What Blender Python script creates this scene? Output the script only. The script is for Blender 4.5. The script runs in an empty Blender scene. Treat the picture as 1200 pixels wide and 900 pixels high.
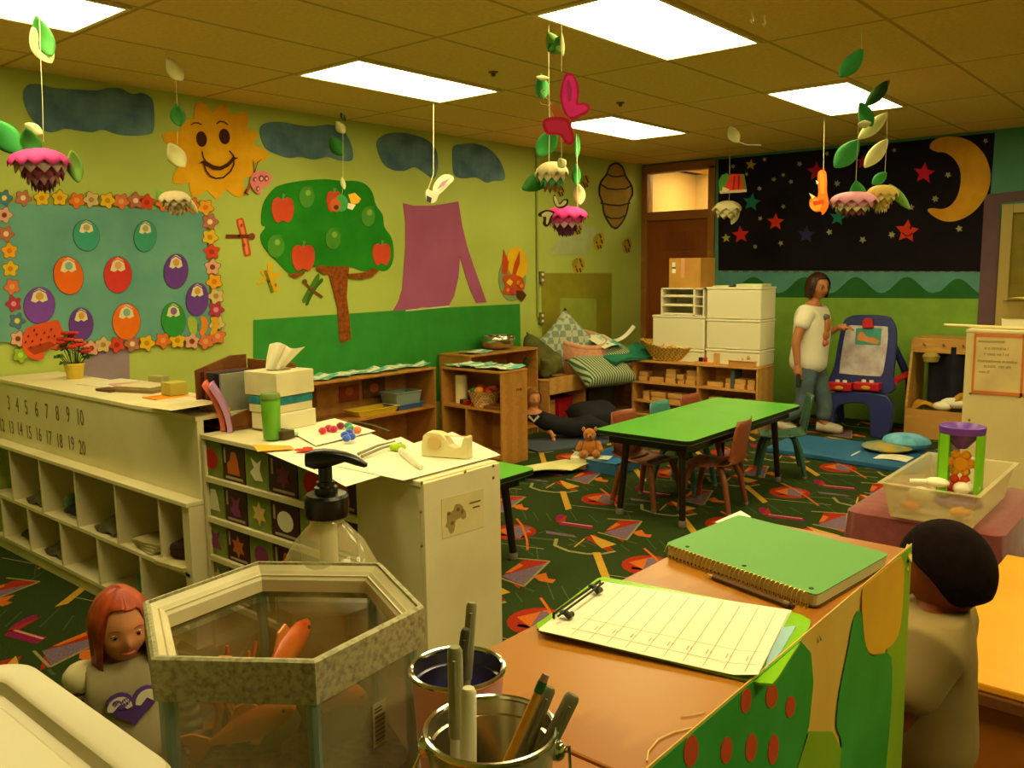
import bpy, bmesh, math, random
from mathutils import Vector, Matrix
random.seed(7)
COL = bpy.context.scene.collection
PI = math.pi
sin, cos = math.sin, math.cos
# ------------------------------------------------------------ camera model
F = 1009.0
CAMZ = 1.575
YAW, PIT, ROL = [math.radians(a) for a in (40.366, -7.719, -0.7245)]
fw = Vector((cos(YAW)*cos(PIT), sin(YAW)*cos(PIT), sin(PIT)))
rt0 = Vector((sin(YAW), -cos(YAW), 0))
up0 = rt0.cross(fw)
rt = cos(ROL)*rt0 + sin(ROL)*up0
up = -sin(ROL)*rt0 + cos(ROL)*up0
CAM = Vector((0, 0, CAMZ))
def ray(x, y): return rt*((x-600)/F) + up*((450-y)/F) + fw
def az(x, y, z):
    d = ray(x, y); return CAM + d*((z-CAMZ)/d.z)
def ax(x, y, X):
    d = ray(x, y); return CAM + d*(X/d.x)
def ay(x, y, Y):
    d = ray(x, y); return CAM + d*(Y/d.y)
def zat(X, Y, px, py):          # height of the sight line where it passes over (X, Y)
    d = ray(px, py); return CAMZ + d.z*math.hypot(X, Y)/math.hypot(d.x, d.y)
EXPO = 0.42
ZC = 2.74; XW = 8.85; YW = 5.48
# ------------------------------------------------------------ materials
def lin(c):
    if isinstance(c, str):
        c = c.lstrip('#'); c = [int(c[i:i+2], 16)/255 for i in (0, 2, 4)]
    return [v/12.92 if v <= .04045 else ((v+.055)/1.055)**2.4 for v in c]
MATS = {}
def mat(name, c, rough=.6, c2=None, scale=8, metal=0, spec=.4, bump=0, trans=0, ior=1.45, alpha=1, emis=0, kind='noise', sheen=0, sstr=(1,1,1), detail=4, lo=.35, hi=.65, coat=0):
    if name in MATS: return MATS[name]
    m = bpy.data.materials.new(name); m.use_nodes = True; nt = m.node_tree; N = nt.nodes; L = nt.links
    b = N['Principled BSDF']; col = lin(c) + [1]
    b.inputs['Base Color'].default_value = col
    b.inputs['Roughness'].default_value = rough; b.inputs['Metallic'].default_value = metal
    b.inputs['Specular IOR Level'].default_value = spec; b.inputs['IOR'].default_value = ior
    b.inputs['Transmission Weight'].default_value = trans; b.inputs['Alpha'].default_value = alpha
    b.inputs['Coat Weight'].default_value = coat
    if sheen: b.inputs['Sheen Weight'].default_value = sheen
    if emis:
        b.inputs['Emission Color'].default_value = col; b.inputs['Emission Strength'].default_value = emis
    if c2 is not None or bump:
        tc = N.new('ShaderNodeTexCoord'); mp = N.new('ShaderNodeMapping'); L.new(tc.outputs['Object'], mp.inputs['Vector'])
        mp.inputs['Scale'].default_value = sstr
        if kind == 'wave':
            t = N.new('ShaderNodeTexWave'); t.inputs['Scale'].default_value = scale; t.inputs['Distortion'].default_value = 3; t.inputs['Detail'].default_value = 2; t.inputs['Detail Scale'].default_value = 2
            out = t.outputs['Fac']
        elif kind in ('stripe', 'stripez'):
            t = N.new('ShaderNodeTexWave'); t.bands_direction = 'Z' if kind == 'stripez' else 'X'; t.inputs['Scale'].default_value = scale; t.inputs['Distortion'].default_value = 0
            out = t.outputs['Fac']
        elif kind == 'check':
            t = N.new('ShaderNodeTexChecker'); t.inputs['Scale'].default_value = scale; out = t.outputs['Fac']
        elif kind == 'voronoi':
            t = N.new('ShaderNodeTexVoronoi'); t.inputs['Scale'].default_value = scale; out = t.outputs['Distance']
        else:
            t = N.new('ShaderNodeTexNoise'); t.inputs['Scale'].default_value = scale; t.inputs['Detail'].default_value = detail; out = t.outputs['Fac']
        L.new(mp.outputs['Vector'], t.inputs['Vector'])
        if c2 is not None:
            r = N.new('ShaderNodeValToRGB'); r.color_ramp.elements[0].position = lo; r.color_ramp.elements[1].position = hi
            r.color_ramp.elements[0].color = col; r.color_ramp.elements[1].color = lin(c2) + [1]
            L.new(out, r.inputs['Fac']); L.new(r.outputs['Color'], b.inputs['Base Color'])
        if bump:
            bp = N.new('ShaderNodeBump'); bp.inputs['Strength'].default_value = bump; bp.inputs['Distance'].default_value = .01
            L.new(out, bp.inputs['Height']); L.new(bp.outputs['Normal'], b.inputs['Normal'])
    MATS[name] = m; return m
def pc(c, rough=.7):            # plain paper / paint colour with a slight mottling
    k = 'paper_' + c.lstrip('#'); l = [int(c.lstrip('#')[i:i+2], 16) for i in (0, 2, 4)]
    d = ''.join('%02x' % int(v*.93) for v in l)
    return mat(k, c, rough, d, 6, spec=.2)
# ------------------------------------------------------------ mesh builder
class MB:
    def __init__(s): s.v = []; s.f = []; s.m = []
    def add(s, vs, fs, m=0):
        o = len(s.v); s.v += [Vector(v) for v in vs]; s.f += [tuple(i+o for i in f) for f in fs]; s.m += [m]*len(fs); return s
    def box(s, x0, x1, y0, y1, z0, z1, m=0):
        vs = [(x, y, z) for z in (z0, z1) for y in (y0, y1) for x in (x0, x1)]
        return s.add(vs, [(0,2,3,1),(4,5,7,6),(0,1,5,4),(2,6,7,3),(0,4,6,2),(1,3,7,5)], m)
    def obox(s, c, sx, sy, sz, rz=0, m=0, ry=0, rx=0):
        M = Matrix.Translation(c) @ Matrix.Rotation(rz, 4, 'Z') @ Matrix.Rotation(ry, 4, 'Y') @ Matrix.Rotation(rx, 4, 'X')
        vs = [M @ Vector((x*sx/2, y*sy/2, z*sz/2)) for z in (-1,1) for y in (-1,1) for x in (-1,1)]
        return s.add(vs, [(0,2,3,1),(4,5,7,6),(0,1,5,4),(2,6,7,3),(0,4,6,2),(1,3,7,5)], m)
    def prism(s, pts, n, t, m=0):                 # pts: 3-D outline, extruded by t along n
        pts = [Vector(p) for p in pts]; k = len(pts); n = Vector(n).normalized()
        ar = Vector((0,0,0))
        for i in range(k): ar += pts[i].cross(pts[(i+1) % k])
        if ar.dot(n) < 0: pts.reverse()
        q = [p + n*t for p in pts]
        return s.add(pts + q, [tuple(range(k-1, -1, -1)), tuple(range(k, 2*k))] + [(i, (i+1) % k, (i+1) % k+k, i+k) for i in range(k)], m)
    def tube(s, path, r, n=8, m=0, cap=True):
        path = [Vector(p) for p in path]; K = len(path); rr = r if isinstance(r, (list, tuple)) else [r]*K
        vs = []; prev = None
        for i, p in enumerate(path):
            d = (path[min(i+1, K-1)] - path[max(i-1, 0)]).normalized()
            if prev is None:
                a = d.orthogonal().normalized()
            else:
                a = (prev - d*prev.dot(d)).normalized()
            prev = a; b = d.cross(a)
            vs += [p + (a*cos(2*PI*j/n) + b*sin(2*PI*j/n))*rr[i] for j in range(n)]
        fs = [(i*n+j, i*n+(j+1) % n, (i+1)*n+(j+1) % n, (i+1)*n+j) for i in range(K-1) for j in range(n)]
        if cap: fs += [tuple(range(n-1, -1, -1)), tuple(range((K-1)*n, K*n))]
        return s.add(vs, fs, m)
    def lathe(s, prof, c=(0,0,0), n=24, m=0, M=None, sx=1, sy=1, rip=0, ripn=0):   # prof: [(r,z)]
        c = Vector(c); vs = []
        for r, z in prof:
            for j in range(n):
                a = 2*PI*j/n; q = r*(1 + (rip*sin(ripn*a) if ripn else 0))
                p = Vector((q*cos(a)*sx, q*sin(a)*sy, z)); vs.append((M @ p if M else p) + c)
        K = len(prof)
        fs = [(i*n+j, i*n+(j+1) % n, (i+1)*n+(j+1) % n, (i+1)*n+j) for i in range(K-1) for j in range(n)]
        if prof[0][0] > 1e-5: fs.append(tuple(range(n-1, -1, -1)))
        if prof[-1][0] > 1e-5: fs.append(tuple(range((K-1)*n, K*n)))
        return s.add(vs, fs, m)
    def shell(s, prof, c=(0,0,0), n=24, m=0):     # closed loop profile, no caps (hollow vessels)
        c = Vector(c); K = len(prof)
        vs = [Vector((r*cos(2*PI*j/n), r*sin(2*PI*j/n), z)) + c for r, z in prof for j in range(n)]
        return s.add(vs, [(i*n+j, i*n+(j+1) % n, (i+1)*n+(j+1) % n, (i+1)*n+j) for i in range(K-1) for j in range(n)], m)
    def sph(s, c, r, n=12, k=8, m=0, M=None):
        r = (r, r, r) if not isinstance(r, (tuple, list)) else r; c = Vector(c); vs = []
        for i in range(k+1):
            t = PI*i/k
            for j in range(n):
                a = 2*PI*j/n; p = Vector((r[0]*sin(t)*cos(a), r[1]*sin(t)*sin(a), r[2]*cos(t))); vs.append((M @ p if M else p) + c)
        return s.add(vs, [(i*n+j, (i+1)*n+j, (i+1)*n+(j+1) % n, i*n+(j+1) % n) for i in range(k) for j in range(n)], m)
    def sheet(s, fn, nu, nv, t=.002, m=0):        # a curved sheet with real thickness; fn(u,v)->(point)
        P = [[Vector(fn(i/nu, j/nv)) for j in range(nv+1)] for i in range(nu+1)]
        Q = []
        for i in range(nu+1):
            for j in range(nv+1):
                a = P[min(i+1, nu)][j]-P[max(i-1, 0)][j]; b = P[i][min(j+1, nv)]-P[i][max(j-1, 0)]
                n = a.cross(b); n = n.normalized() if n.length > 1e-12 else Vector((0,0,1)); Q.append(P[i][j]+n*t)
        W = nv+1; A = [p for r in P for p in r]; o = len(A)
        fs = []
        for i in range(nu):
            for j in range(nv):
                fs.append((i*W+j, i*W+j+1, (i+1)*W+j+1, (i+1)*W+j)); fs.append((o+i*W+j, o+(i+1)*W+j, o+(i+1)*W+j+1, o+i*W+j+1))
        for i in range(nu):
            fs.append((i*W, (i+1)*W, o+(i+1)*W, o+i*W)); fs.append((i*W+nv, o+i*W+nv, o+(i+1)*W+nv, (i+1)*W+nv))
        for j in range(nv):
            fs.append((j, o+j, o+j+1, j+1)); fs.append((nu*W+j, nu*W+j+1, o+nu*W+j+1, o+nu*W+j))
        return s.add(A+Q, fs, m)
    def build(s, name, mats, parent=None, label=None, cat=None, group=None, kind=None, smooth=False, bevel=0, sub=0, seg=2):
        if not isinstance(mats, (list, tuple)): mats = [mats]
        if parent is not None: o3 = parent_loc(parent)
        else:
            xs = [v.x for v in s.v]; ys = [v.y for v in s.v]; o3 = Vector(((min(xs)+max(xs))/2, (min(ys)+max(ys))/2, min(v.z for v in s.v)))
        me = bpy.data.meshes.new(name); me.from_pydata([v-o3 for v in s.v], [], s.f)
        for q in mats: me.materials.append(q)
        me.polygons.foreach_set('material_index', s.m)
        bm = bmesh.new(); bm.from_mesh(me); bmesh.ops.remove_doubles(bm, verts=bm.verts, dist=1e-6) if smooth else None
        bmesh.ops.recalc_face_normals(bm, faces=bm.faces); bm.to_mesh(me); bm.free()
        if smooth:
            me.polygons.foreach_set('use_smooth', [True]*len(me.polygons))
            try: me.set_sharp_from_angle(angle=math.radians(40 if smooth is True else smooth))
            except Exception: pass
        o = bpy.data.objects.new(name, me); COL.objects.link(o)
        if parent is not None:
            o.parent = parent; o.location = (0,0,0)
            if parent.type == 'MESH': o['_w'] = tuple(o3)
        else: o.location = o3
        o['_w'] = tuple(o3)
        if bevel:
            bv = o.modifiers.new('bevel', 'BEVEL'); bv.width = bevel; bv.segments = seg; bv.limit_method = 'ANGLE'; bv.angle_limit = math.radians(35)
        if sub: md = o.modifiers.new('sub', 'SUBSURF'); md.levels = md.render_levels = sub
        if label: o['label'] = label
        if cat and parent is None: o['category'] = cat
        if group and parent is None: o['group'] = group
        if kind: o['kind'] = kind
        return o
def parent_loc(p):
    return Vector(p['_w']) if '_w' in p else p.location.copy()
def thing(name, label, cat, loc=(0,0,0), group=None):
    o = bpy.data.objects.new(name, None); COL.objects.link(o); o.location = loc; o['_w'] = tuple(loc)
    o.empty_display_size = .05
    o['label'] = label; o['category'] = cat
    if group: o['group'] = group
    return o
def copy_tree(o, parent=None):
    c = o.copy(); COL.objects.link(c)
    if parent is not None: c.parent = parent
    for ch in list(o.children): copy_tree(ch, c)
    return c
def put(o, loc, rz=0, label=None, group=None):
    o.location = loc; o.rotation_euler = (0,0,rz); o['_w'] = tuple(loc)
    if label: o['label'] = label
    if group: o['group'] = group
    return o
def smoothpoly(pts, n=5):       # Catmull-Rom through the outline
    out = []; k = len(pts)
    for i in range(k):
        p0, p1, p2, p3 = [Vector(pts[(i+j-1) % k]) for j in range(4)]
        for j in range(n):
            t = j/n; out.append(.5*((2*p1)+(p2-p0)*t+(2*p0-5*p1+4*p2-p3)*t*t+(3*p1-p0-3*p2+p3)*t**3))
    return out
def ell(cx, cy, rx, ry, a=0, n=20):
    a = math.radians(a)
    return [(cx+rx*cos(2*PI*i/n)*cos(a)-ry*sin(2*PI*i/n)*sin(a), cy+rx*cos(2*PI*i/n)*sin(a)+ry*sin(2*PI*i/n)*cos(a)) for i in range(n)]
def starp(cx, cy, r, r2=.42, n=5, a0=-90):
    return [(cx+(r if i % 2 == 0 else r*r2)*cos(math.radians(a0+180*i/n)), cy+(r if i % 2 == 0 else r*r2)*sin(math.radians(a0+180*i/n))) for i in range(2*n)]
def LW(pts, off=0): return [ay(x, y, YW-off) for x, y in pts]
def RW(pts, off=0): return [ax(x, y, XW-off) for x, y in pts]
NL = Vector((0,-1,0)); NR = Vector((-1,0,0))
class Dec(MB):                   # layered paper cut-out on a wall; each layer sits in front of the one before
    def __init__(s, side='L', off=.002):
        super().__init__(); s.side = side; s.off = off; s.mats = []
    def lay(s, pts, col, t=.0025, sm=0, off=None):
        if sm: pts = smoothpoly(pts, sm)
        m = col if not isinstance(col, str) else pc(col)
        if m not in s.mats: s.mats.append(m)
        o = s.off if off is None else off
        if s.side == 'L': s.prism(LW(pts, o), NL, t, s.mats.index(m))
        elif s.side == 'R': s.prism(RW(pts, o), NR, t, s.mats.index(m))
        else: s.prism(s.side(pts, o), s.nrm, t, s.mats.index(m))
        if off is None: s.off += t*.6+.0004
        return s
    def line(s, pts, w, col, t=.002):
        for i in range(len(pts)-1):
            a = Vector(pts[i]); b = Vector(pts[i+1]); d = (b-a).normalized(); n = Vector((-d.y, d.x))*w/2; a = a-d*w*.3; b = b+d*w*.3
            s.lay([a+n, b+n, b-n, a-n], col, t, off=s.off)
        s.off += .0015
        return s
    def done(s, name, label=None, cat=None, group=None, parent=None, kind=None):
        return s.build(name, s.mats, parent, label, cat, group, kind)
def text_faces(txt, size, ext=.001):
    cu = bpy.data.curves.new('t', 'FONT'); cu.body = txt; cu.size = size; cu.extrude = ext; cu.align_x = 'CENTER'; cu.resolution_u = 3
    o = bpy.data.objects.new('t', cu); COL.objects.link(o)
    me = bpy.data.meshes.new_from_object(o.evaluated_get(bpy.context.evaluated_depsgraph_get()))
    vs = [v.co.copy() for v in me.vertices]; fs = [tuple(p.vertices) for p in me.polygons]
    bpy.data.objects.remove(o); bpy.data.curves.remove(cu); bpy.data.meshes.remove(me)
    return vs, fs
def add_text(mb, txt, size, org, right, upv, m=0, ext=.0006):
    vs, fs = text_faces(txt, size, ext); r = Vector(right).normalized(); u = Vector(upv).normalized(); n = r.cross(u)
    mb.add([Vector(org)+r*v.x+u*v.y+n*(v.z+ext) for v in vs], fs, m)
# common materials
white = mat('white_paint', '#e6dcb4', .45, '#d9cda0', 3, spec=.4)
whitep = mat('white_plastic', '#f0e8cc', .35, spec=.5)
paper = mat('white_paper', '#f2eed8', .8, '#e9e4cb', 6, spec=.15)
tan = mat('maple_wood', '#b8813a', .42, '#ac7632', 2.2, kind='wave', sstr=(1,1,6), spec=.5)
tan2 = mat('light_maple', '#cf9c52', .45, '#c48f48', 2.2, kind='wave', sstr=(1,1,6), spec=.5)
dkwood = mat('brown_wood', '#7a4a1c', .5, '#6a3d14', 2, kind='wave', sstr=(1,1,5))
black = mat('black_plastic', '#0d0c0b', .3, spec=.5)
steel = mat('steel', '#c9c6b8', .22, metal=1)
chrome = mat('chrome', '#d8d4c8', .12, metal=1)
string = mat('string', '#d9d2a8', .8)
# ------------------------------------------------------------ the room
wallgreen = mat('green_wall_paint', '#b7c562', .62, '#adbb58', 1.5, spec=.25)
def struct(name, mb, mats, **k): return mb.build(name, mats, kind='structure', **k)
XB = -1.7; YB = -3.3
# floor: dark green carpet printed with a repeating pattern of bright shapes
def carpet():
    base = mat('carpet_green', '#35441b', .95, '#222f13', 160, spec=.1, bump=.25, lo=.3, hi=.7)
    cs = {k: mat('carpet_'+k, v[0], .95, v[1], 120, spec=.1, lo=.3, hi=.7) for k, v in dict(
        yellow=('#c89c38', '#a67c28'), cream=('#98905e', '#7a744a'), purple=('#7c6478', '#604c60'), red=('#a8301a', '#842212'),
        orange=('#cc6c26', '#a85418'), magenta=('#8c1f52', '#6a1640'), pale=('#4c5836', '#3c482c'), pink=('#d8907a', '#b4705c')).items()}
    names = list(cs); mb = MB(); mb.box(XB, XW, YB, YW, -.05, 0)
    def P(x, y): p = az(x, y, 0); return Vector((p.x, p.y, 0))
    org = P(650, 575); per = .935
    shapes = []
    def poly(pts, c, lv): shapes.append(([P(*p)-org for p in pts], c, lv))
    def fl(pts, c, w, lv):
        q = [P(*p)-org for p in pts]
        for a, b in zip(q, q[1:]):
            d = (b-a).normalized(); n = Vector((-d.y, d.x, 0))*w/2
            shapes.append(([a+n, b+n, b-n, a-n], c, lv))
    poly([(656,576),(663,576),(670,596),(663,598)], 'yellow', 3)
    fl([(624,566),(622,571),(634,575),(650,577),(665,577),(677,575)], 'cream', .022, 2)
    fl([(636,566),(650,572)], 'pale', .016, 1); fl([(634,571),(655,567)], 'pale', .016, 1); fl([(640,572),(650,566)], 'yellow', .01, 2)
    poly([(656,563),(679,570),(665,573),(660,569)], 'yellow', 2); poly([(650,565),(660,563),(676,574),(670,575)], 'red', 1)
    # triangle cluster
    poly([(708,624),(752,612),(733,632)], 'purple', 3); poly([(712,621),(725,610),(749,610),(752,612),(710,623)], 'red', 2)
    poly([(711,621),(722,613),(727,615),(716,621)], 'orange', 4); poly([(716,627),(733,629),(730,635)], 'red', 1)
    fl([(701,624),(734,633),(752,611),(712,608)], 'cream', .012, 4)
    poly([(740,624),(752,621),(756,626),(764,627),(762,630),(748,628)], 'orange', 2)
    fl([(735,634),(746,637)], 'pale', .014, 1)
    # ellipse with stripe
    def E2(cx, cy, rx, ry, c, lv, n=18): poly([(cx+rx*cos(2*PI*i/n), cy+ry*sin(2*PI*i/n)) for i in range(n)], c, lv)
    E2(705, 585, 24, 7, 'red', 1); poly([(688,583),(712,579),(724,585),(700,588)], 'orange', 2); poly([(706,580),(722,581),(714,591),(700,588)], 'purple', 3)
    fl([(704,573),(712,579),(722,592),(726,601)], 'orange', .014, 4); fl([(690,587),(750,592)], 'pale', .03, 1); fl([(668,592),(742,600)], 'cream', .008, 1)
    # magenta hook
    E2(657, 608, 6, 5, 'magenta', 2); poly([(652,612),(664,604),(662,612)], 'red', 3); poly([(655,612),(695,616),(694,620),(656,615)], 'magenta', 2); fl([(658,612),(694,617)], 'pink', .014, 3)
    # scattered thin dashes
    for a, b in [((612,597),(617,609)),((625,600),(631,610)),((640,601),(646,610)),((668,598),(676,610)),((618,629),(640,622)),((690,603),(700,612)),((612,636),(630,641)),((735,600),(741,612)),((699,640),(684,634)),((715,597),(735,606)),((683,570),(690,575)),((650,620),(672,629))]:
        fl([a, b], 'pale', .007, 1)
    poly([(640,622),(672,627),(676,630),(640,625)], 'purple', 1)
    for ix in range(-5, 5):
        for iy in range(-4, 3):
            off = org + Vector((ix*per, iy*per, 0)); jit = 0
            for pts, c, lv in shapes:
                q = [p+off for p in pts]
                if any(v.x < .2 or v.x > XW-.02 or v.y > YW-.02 or v.y < -.9 for v in q): continue
                mb.prism([Vector((v.x, v.y, -.0005)) for v in q], (0,0,1), .0006+lv*.0005, 1+names.index(c))
    return struct('floor', mb, [base]+[cs[k] for k in names])
carpet()
def ceiling_mat():
    m = mat('ceiling_tile', '#ecca74', .9, '#e3c06a', 40, spec=.1); nt = m.node_tree; N = nt.nodes; L = nt.links
    b = N['Principled BSDF']; ramp = [n for n in N if n.type == 'VALTORGB'][0]
    g = N.new('ShaderNodeNewGeometry'); sp = N.new('ShaderNodeSeparateXYZ'); L.new(g.outputs['Position'], sp.inputs[0])
    def line(axis, o, per, w):
        a = N.new('ShaderNodeMath'); a.operation = 'SUBTRACT'; L.new(sp.outputs[axis], a.inputs[0]); a.inputs[1].default_value = o
        p = N.new('ShaderNodeMath'); p.operation = 'PINGPONG'; L.new(a.outputs[0], p.inputs[0]); p.inputs[1].default_value = per/2
        q = N.new('ShaderNodeMath'); q.operation = 'LESS_THAN'; L.new(p.outputs[0], q.inputs[0]); q.inputs[1].default_value = w; return q
    q1 = line(0, 3.26, 1.25, .011); q2 = line(1, 3.85, .6067, .011)
    mx = N.new('ShaderNodeMath'); mx.operation = 'MAXIMUM'; L.new(q1.outputs[0], mx.inputs[0]); L.new(q2.outputs[0], mx.inputs[1])
    mi = N.new('ShaderNodeMix'); mi.data_type = 'RGBA'; L.new(mx.outputs[0], mi.inputs[0]); L.new(ramp.outputs['Color'], mi.inputs[6]); mi.inputs[7].default_value = lin('#bc9c50')+[1]
    L.new(mi.outputs[2], b.inputs['Base Color']); return m
struct('ceiling', MB().box(XB, XW+1.6, YB, YW, ZC, ZC+.05), ceiling_mat())
# left wall with painted areas
wl = Dec('L', -.0001); wl.mats = [wallgreen]
wl.box(XB-.1, XW+.1, YW, YW+.12, -.05, ZC+.05)
wl.off = -.0005
mauve = pc('#a08a98')
wl.lay([(-60,325),(150,325),(152,447),(98,450),(98,400),(30,395),(-60,388)], mauve, .0015)
wl.lay([(634,320),(717,320),(716,432),(636,432)], pc('#98922a'), .0015)
wl.lay([(656,349),(699,350),(698,410),(657,408)], pc('#a2b044'), .0015)
wl.lay([(642,298),(688,298),(700,268),(676,262),(655,280)], pc('#b9c48e'), .001)
wl.done('wall_left', kind='structure')
# right wall: opening for the door
wr = Dec('R', -.0001); hillg = pc('#2c6b33'); wr.mats = [mat('teal_wall_paint', '#4f8f7c', .6, '#47846f', 2)]
D0, D1, DZ = 4.60, 5.42, 2.66
wr.box(XW, XW+.12, YB, D0, -.05, ZC+.05); wr.box(XW, XW+.12, D1, YW, -.05, ZC+.05); wr.box(XW, XW+.12, D0, D1, DZ, ZC+.05)
wr.off = -.0005
wr.lay([(838,348),(1153,350),(1140,560),(838,560)], pc('#86b244'), .0015)
wr.lay([(838,316),(1153,316),(1153,350),(838,348)], pc('#5c9a96'), .0015)
hill = [(838,348)]+[(x, 334-9.5*cos((x-1003)/60*2*PI)+(2 if x > 1100 else 0)) for x in range(838, 1153, 5)]+[(1153,350)]
wr.lay(hill, hillg, .0015)
wr.lay([(1154,228),(1290,214),(1290,224),(1172,238),(1170,470),(1140,470)], pc('#6f5560'), .006)
wr.done('wall_right', kind='structure')
struct('wall_back', MB().box(XB-.12, XB, YB, YW, -.05, ZC+.05), wallgreen)
struct('wall_near', MB().box(XB-.12, XW+.12, YB-.12, YB, -.05, ZC+.05), wallgreen)
# door and transom
fr = mat('door_frame_wood', '#a9702c', .5, '#98602a', 3, kind='wave')
m = MB(); t = .05
m.box(XW-.03, XW+.1, D0-.06, D0+.02, 0, DZ); m.box(XW-.03, XW+.1, D1-.02, D1+.055, 0, DZ); m.box(XW-.03, XW+.1, D0-.06, D1+.055, DZ-.03, DZ+.06)
m.box(XW-.02, XW+.1, D0+.02, D1-.02, 2.09, 2.19)
df = struct('trim_1', m, fr, bevel=.004)
dslab = mat('door_wood', '#8c4a1c', .42, '#7c3d14', 2, kind='wave', sstr=(1,1,.2))
m = MB(); m.box(XW+.02, XW+.06, D0+.02, D1-.02, 0.01, 2.09); m.box(XW+.012, XW+.02, D0+.14, D1-.14, 1.75, 1.95); dr = struct('door_1', m, dslab, bevel=.003)
m = MB(); m.tube([(XW-.03, D0+.1, .97), (XW+.02, D0+.1, .97)], .012); m.sph((XW-.045, D0+.1, .97), .03); m.build('door_knob', steel, dr, smooth=True)
glass = mat('window_glass', '#ffffff', .02, trans=1, ior=1.05, spec=.3)
m = MB(); m.box(XW+.04, XW+.046, D0+.02, D1-.02, 2.19, DZ-.03); m.build('window_1', glass, kind='structure')
hall = mat('hall_paint', '#d9b778', .7)
m = MB(); m.box(XW+1.5, XW+1.6, 3.4, YW+.6, 0, ZC); m.box(XW+.12, XW+1.6, YW+.12, YW+.2, 0, ZC); m.box(XW+.12, XW+1.6, 3.3, 3.4, 0, ZC); struct('wall_hall', m, hall)
m = MB(); m.box(XW+.12, XW+1.6, 3.3, YW+.6, -.05, 0); struct('floor_hall', m, dkwood)
lampc = (1.0, .86, .56)
def lampmat(n, s):
    q = bpy.data.materials.new(n); q.use_nodes = True; nt = q.node_tree; nt.nodes.clear()
    e = nt.nodes.new('ShaderNodeEmission'); e.inputs[0].default_value = (*LAMP, 1); e.inputs[1].default_value = s
    o = nt.nodes.new('ShaderNodeOutputMaterial'); nt.links.new(e.outputs[0], o.inputs[0]); return q
LAMP = (1.0, .83, .365)
diff = lampmat('lit_diffuser', 11); halld = lampmat('lit_hall_diffuser', 60)
m = MB(); m.box(XW+.7, XW+1.0, 4.75, 5.05, ZC-.02, ZC-.001); m.build('hall_light', halld, None, 'small lit ceiling light seen through the glass above the wooden door', 'ceiling light')
# window at the far right, with its pale frame and drawn olive shade
wy0, wy1 = .55, ax(1172, 300, XW).y; wz1 = ax(1172, 240, XW).z; wz0 = .95
fcol = mat('window_frame_paint', '#b59f5c', .5); m = MB()
m.box(XW-.05, XW, wy1-.09, wy1, wz0, wz1); m.box(XW-.05, XW, wy0, wy0+.09, wz0, wz1); m.box(XW-.05, XW, wy0+.09, wy1-.09, wz1-.08, wz1); m.box(XW-.06, XW-.0005, wy0+.09, wy1-.09, wz0, wz0+.08)
struct('trim_2', m, fcol, bevel=.006)
m = MB(); m.sheet(lambda u, v: (XW-.02+.004*sin(v*40), wy0+.09+u*(wy1-wy0-.18), wz0+.08+v*(wz1-wz0-.16)), 2, 40, .004); struct('window_2', m, mat('olive_shade', '#8a7a28', .8, '#7f7024', 5))
# ceiling lights
def panel(x0, y0, label):
    g = 'square lit ceiling panels'
    o = thing('ceiling_light', label, 'ceiling light', ((x0+x0+1.22)/2, y0+.29, ZC-.02), 'lit ceiling panels in the tiled ceiling')
    x1 = x0+1.22; y1 = y0+.58; w = .022; m = MB()
    m.box(x0, x1, y0, y0+w, ZC-.012, ZC-.001); m.box(x0, x1, y1-w, y1, ZC-.012, ZC-.001); m.box(x0, x0+w, y0+w, y1-w, ZC-.012, ZC-.001); m.box(x1-w, x1, y0+w, y1-w, ZC-.012, ZC-.001)
    m.build('frame', mat('panel_frame', '#e6cf96', .5), o)
    MB().box(x0+w, x1-w, y0+w, y1-w, ZC-.008, ZC-.002).build('diffuser', diff, o)
PL = {(0,0): 'lit ceiling panel cut off by the top left corner, above the painted blue cloud', (1,0): 'lit ceiling panel above the apple tree, beside the butterfly string',
      (2,0): 'small looking lit ceiling panel behind the pink paper butterfly', (1,1): 'largest lit ceiling panel, at the top middle of the picture', (2,1): 'lit ceiling panel at the right, partly behind hanging green leaves'}
for i in range(3):
    for j in range(-0, 4):
        x0 = .79+i*2.5-(.03 if i < 2 else 0); y0 = 3.865-1.82*j
        panel(x0, y0, PL.get((i, j), 'lit ceiling panel at the %s, %s row out from the mural wall' % (('camera end', 'room middle', 'far end')[i], ('first', 'second', 'third', 'fourth')[j])))
# pipe conduit and outlets on the left wall
cg = mat('conduit_green', '#8f9c48', .5)
p0 = ay(629, 185, YW-.02); p1 = ay(631, 372, YW-.02)
MB().tube([(p0.x, p0.y, ZC-.002), (p0.x, p0.y, p1.z)], .011, 8).build('conduit_pipe', cg, None, 'thin green painted conduit running down the mural wall from the ceiling', 'pipe', smooth=True)
for (x, y), lb in (((634.5,325), 'upper double outlet box beside the conduit, at the corner of the olive square'), ((634.5,373), 'lower outlet box at the foot of the conduit, above the cushions')):
    c = ay(x, y, YW-.02); o = thing('wall_outlet', lb, 'outlet', (c.x, YW, c.z-.06))
    MB().box(c.x-.035, c.x+.035, YW-.035, YW-.001, c.z-.06, c.z+.06).build('outlet_box', mat('outlet_brown', '#6f6a3a', .5), o, bevel=.004)
    for dz in (-.028, .028):
        MB().lathe([(.017,-.004),(.015,.004),(0,.004)], (c.x, YW-.038, c.z+dz), 12, M=Matrix.Rotation(PI/2, 4, 'X')).build('socket', mat('socket_ivory', '#e8dfb4', .4), o)
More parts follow.
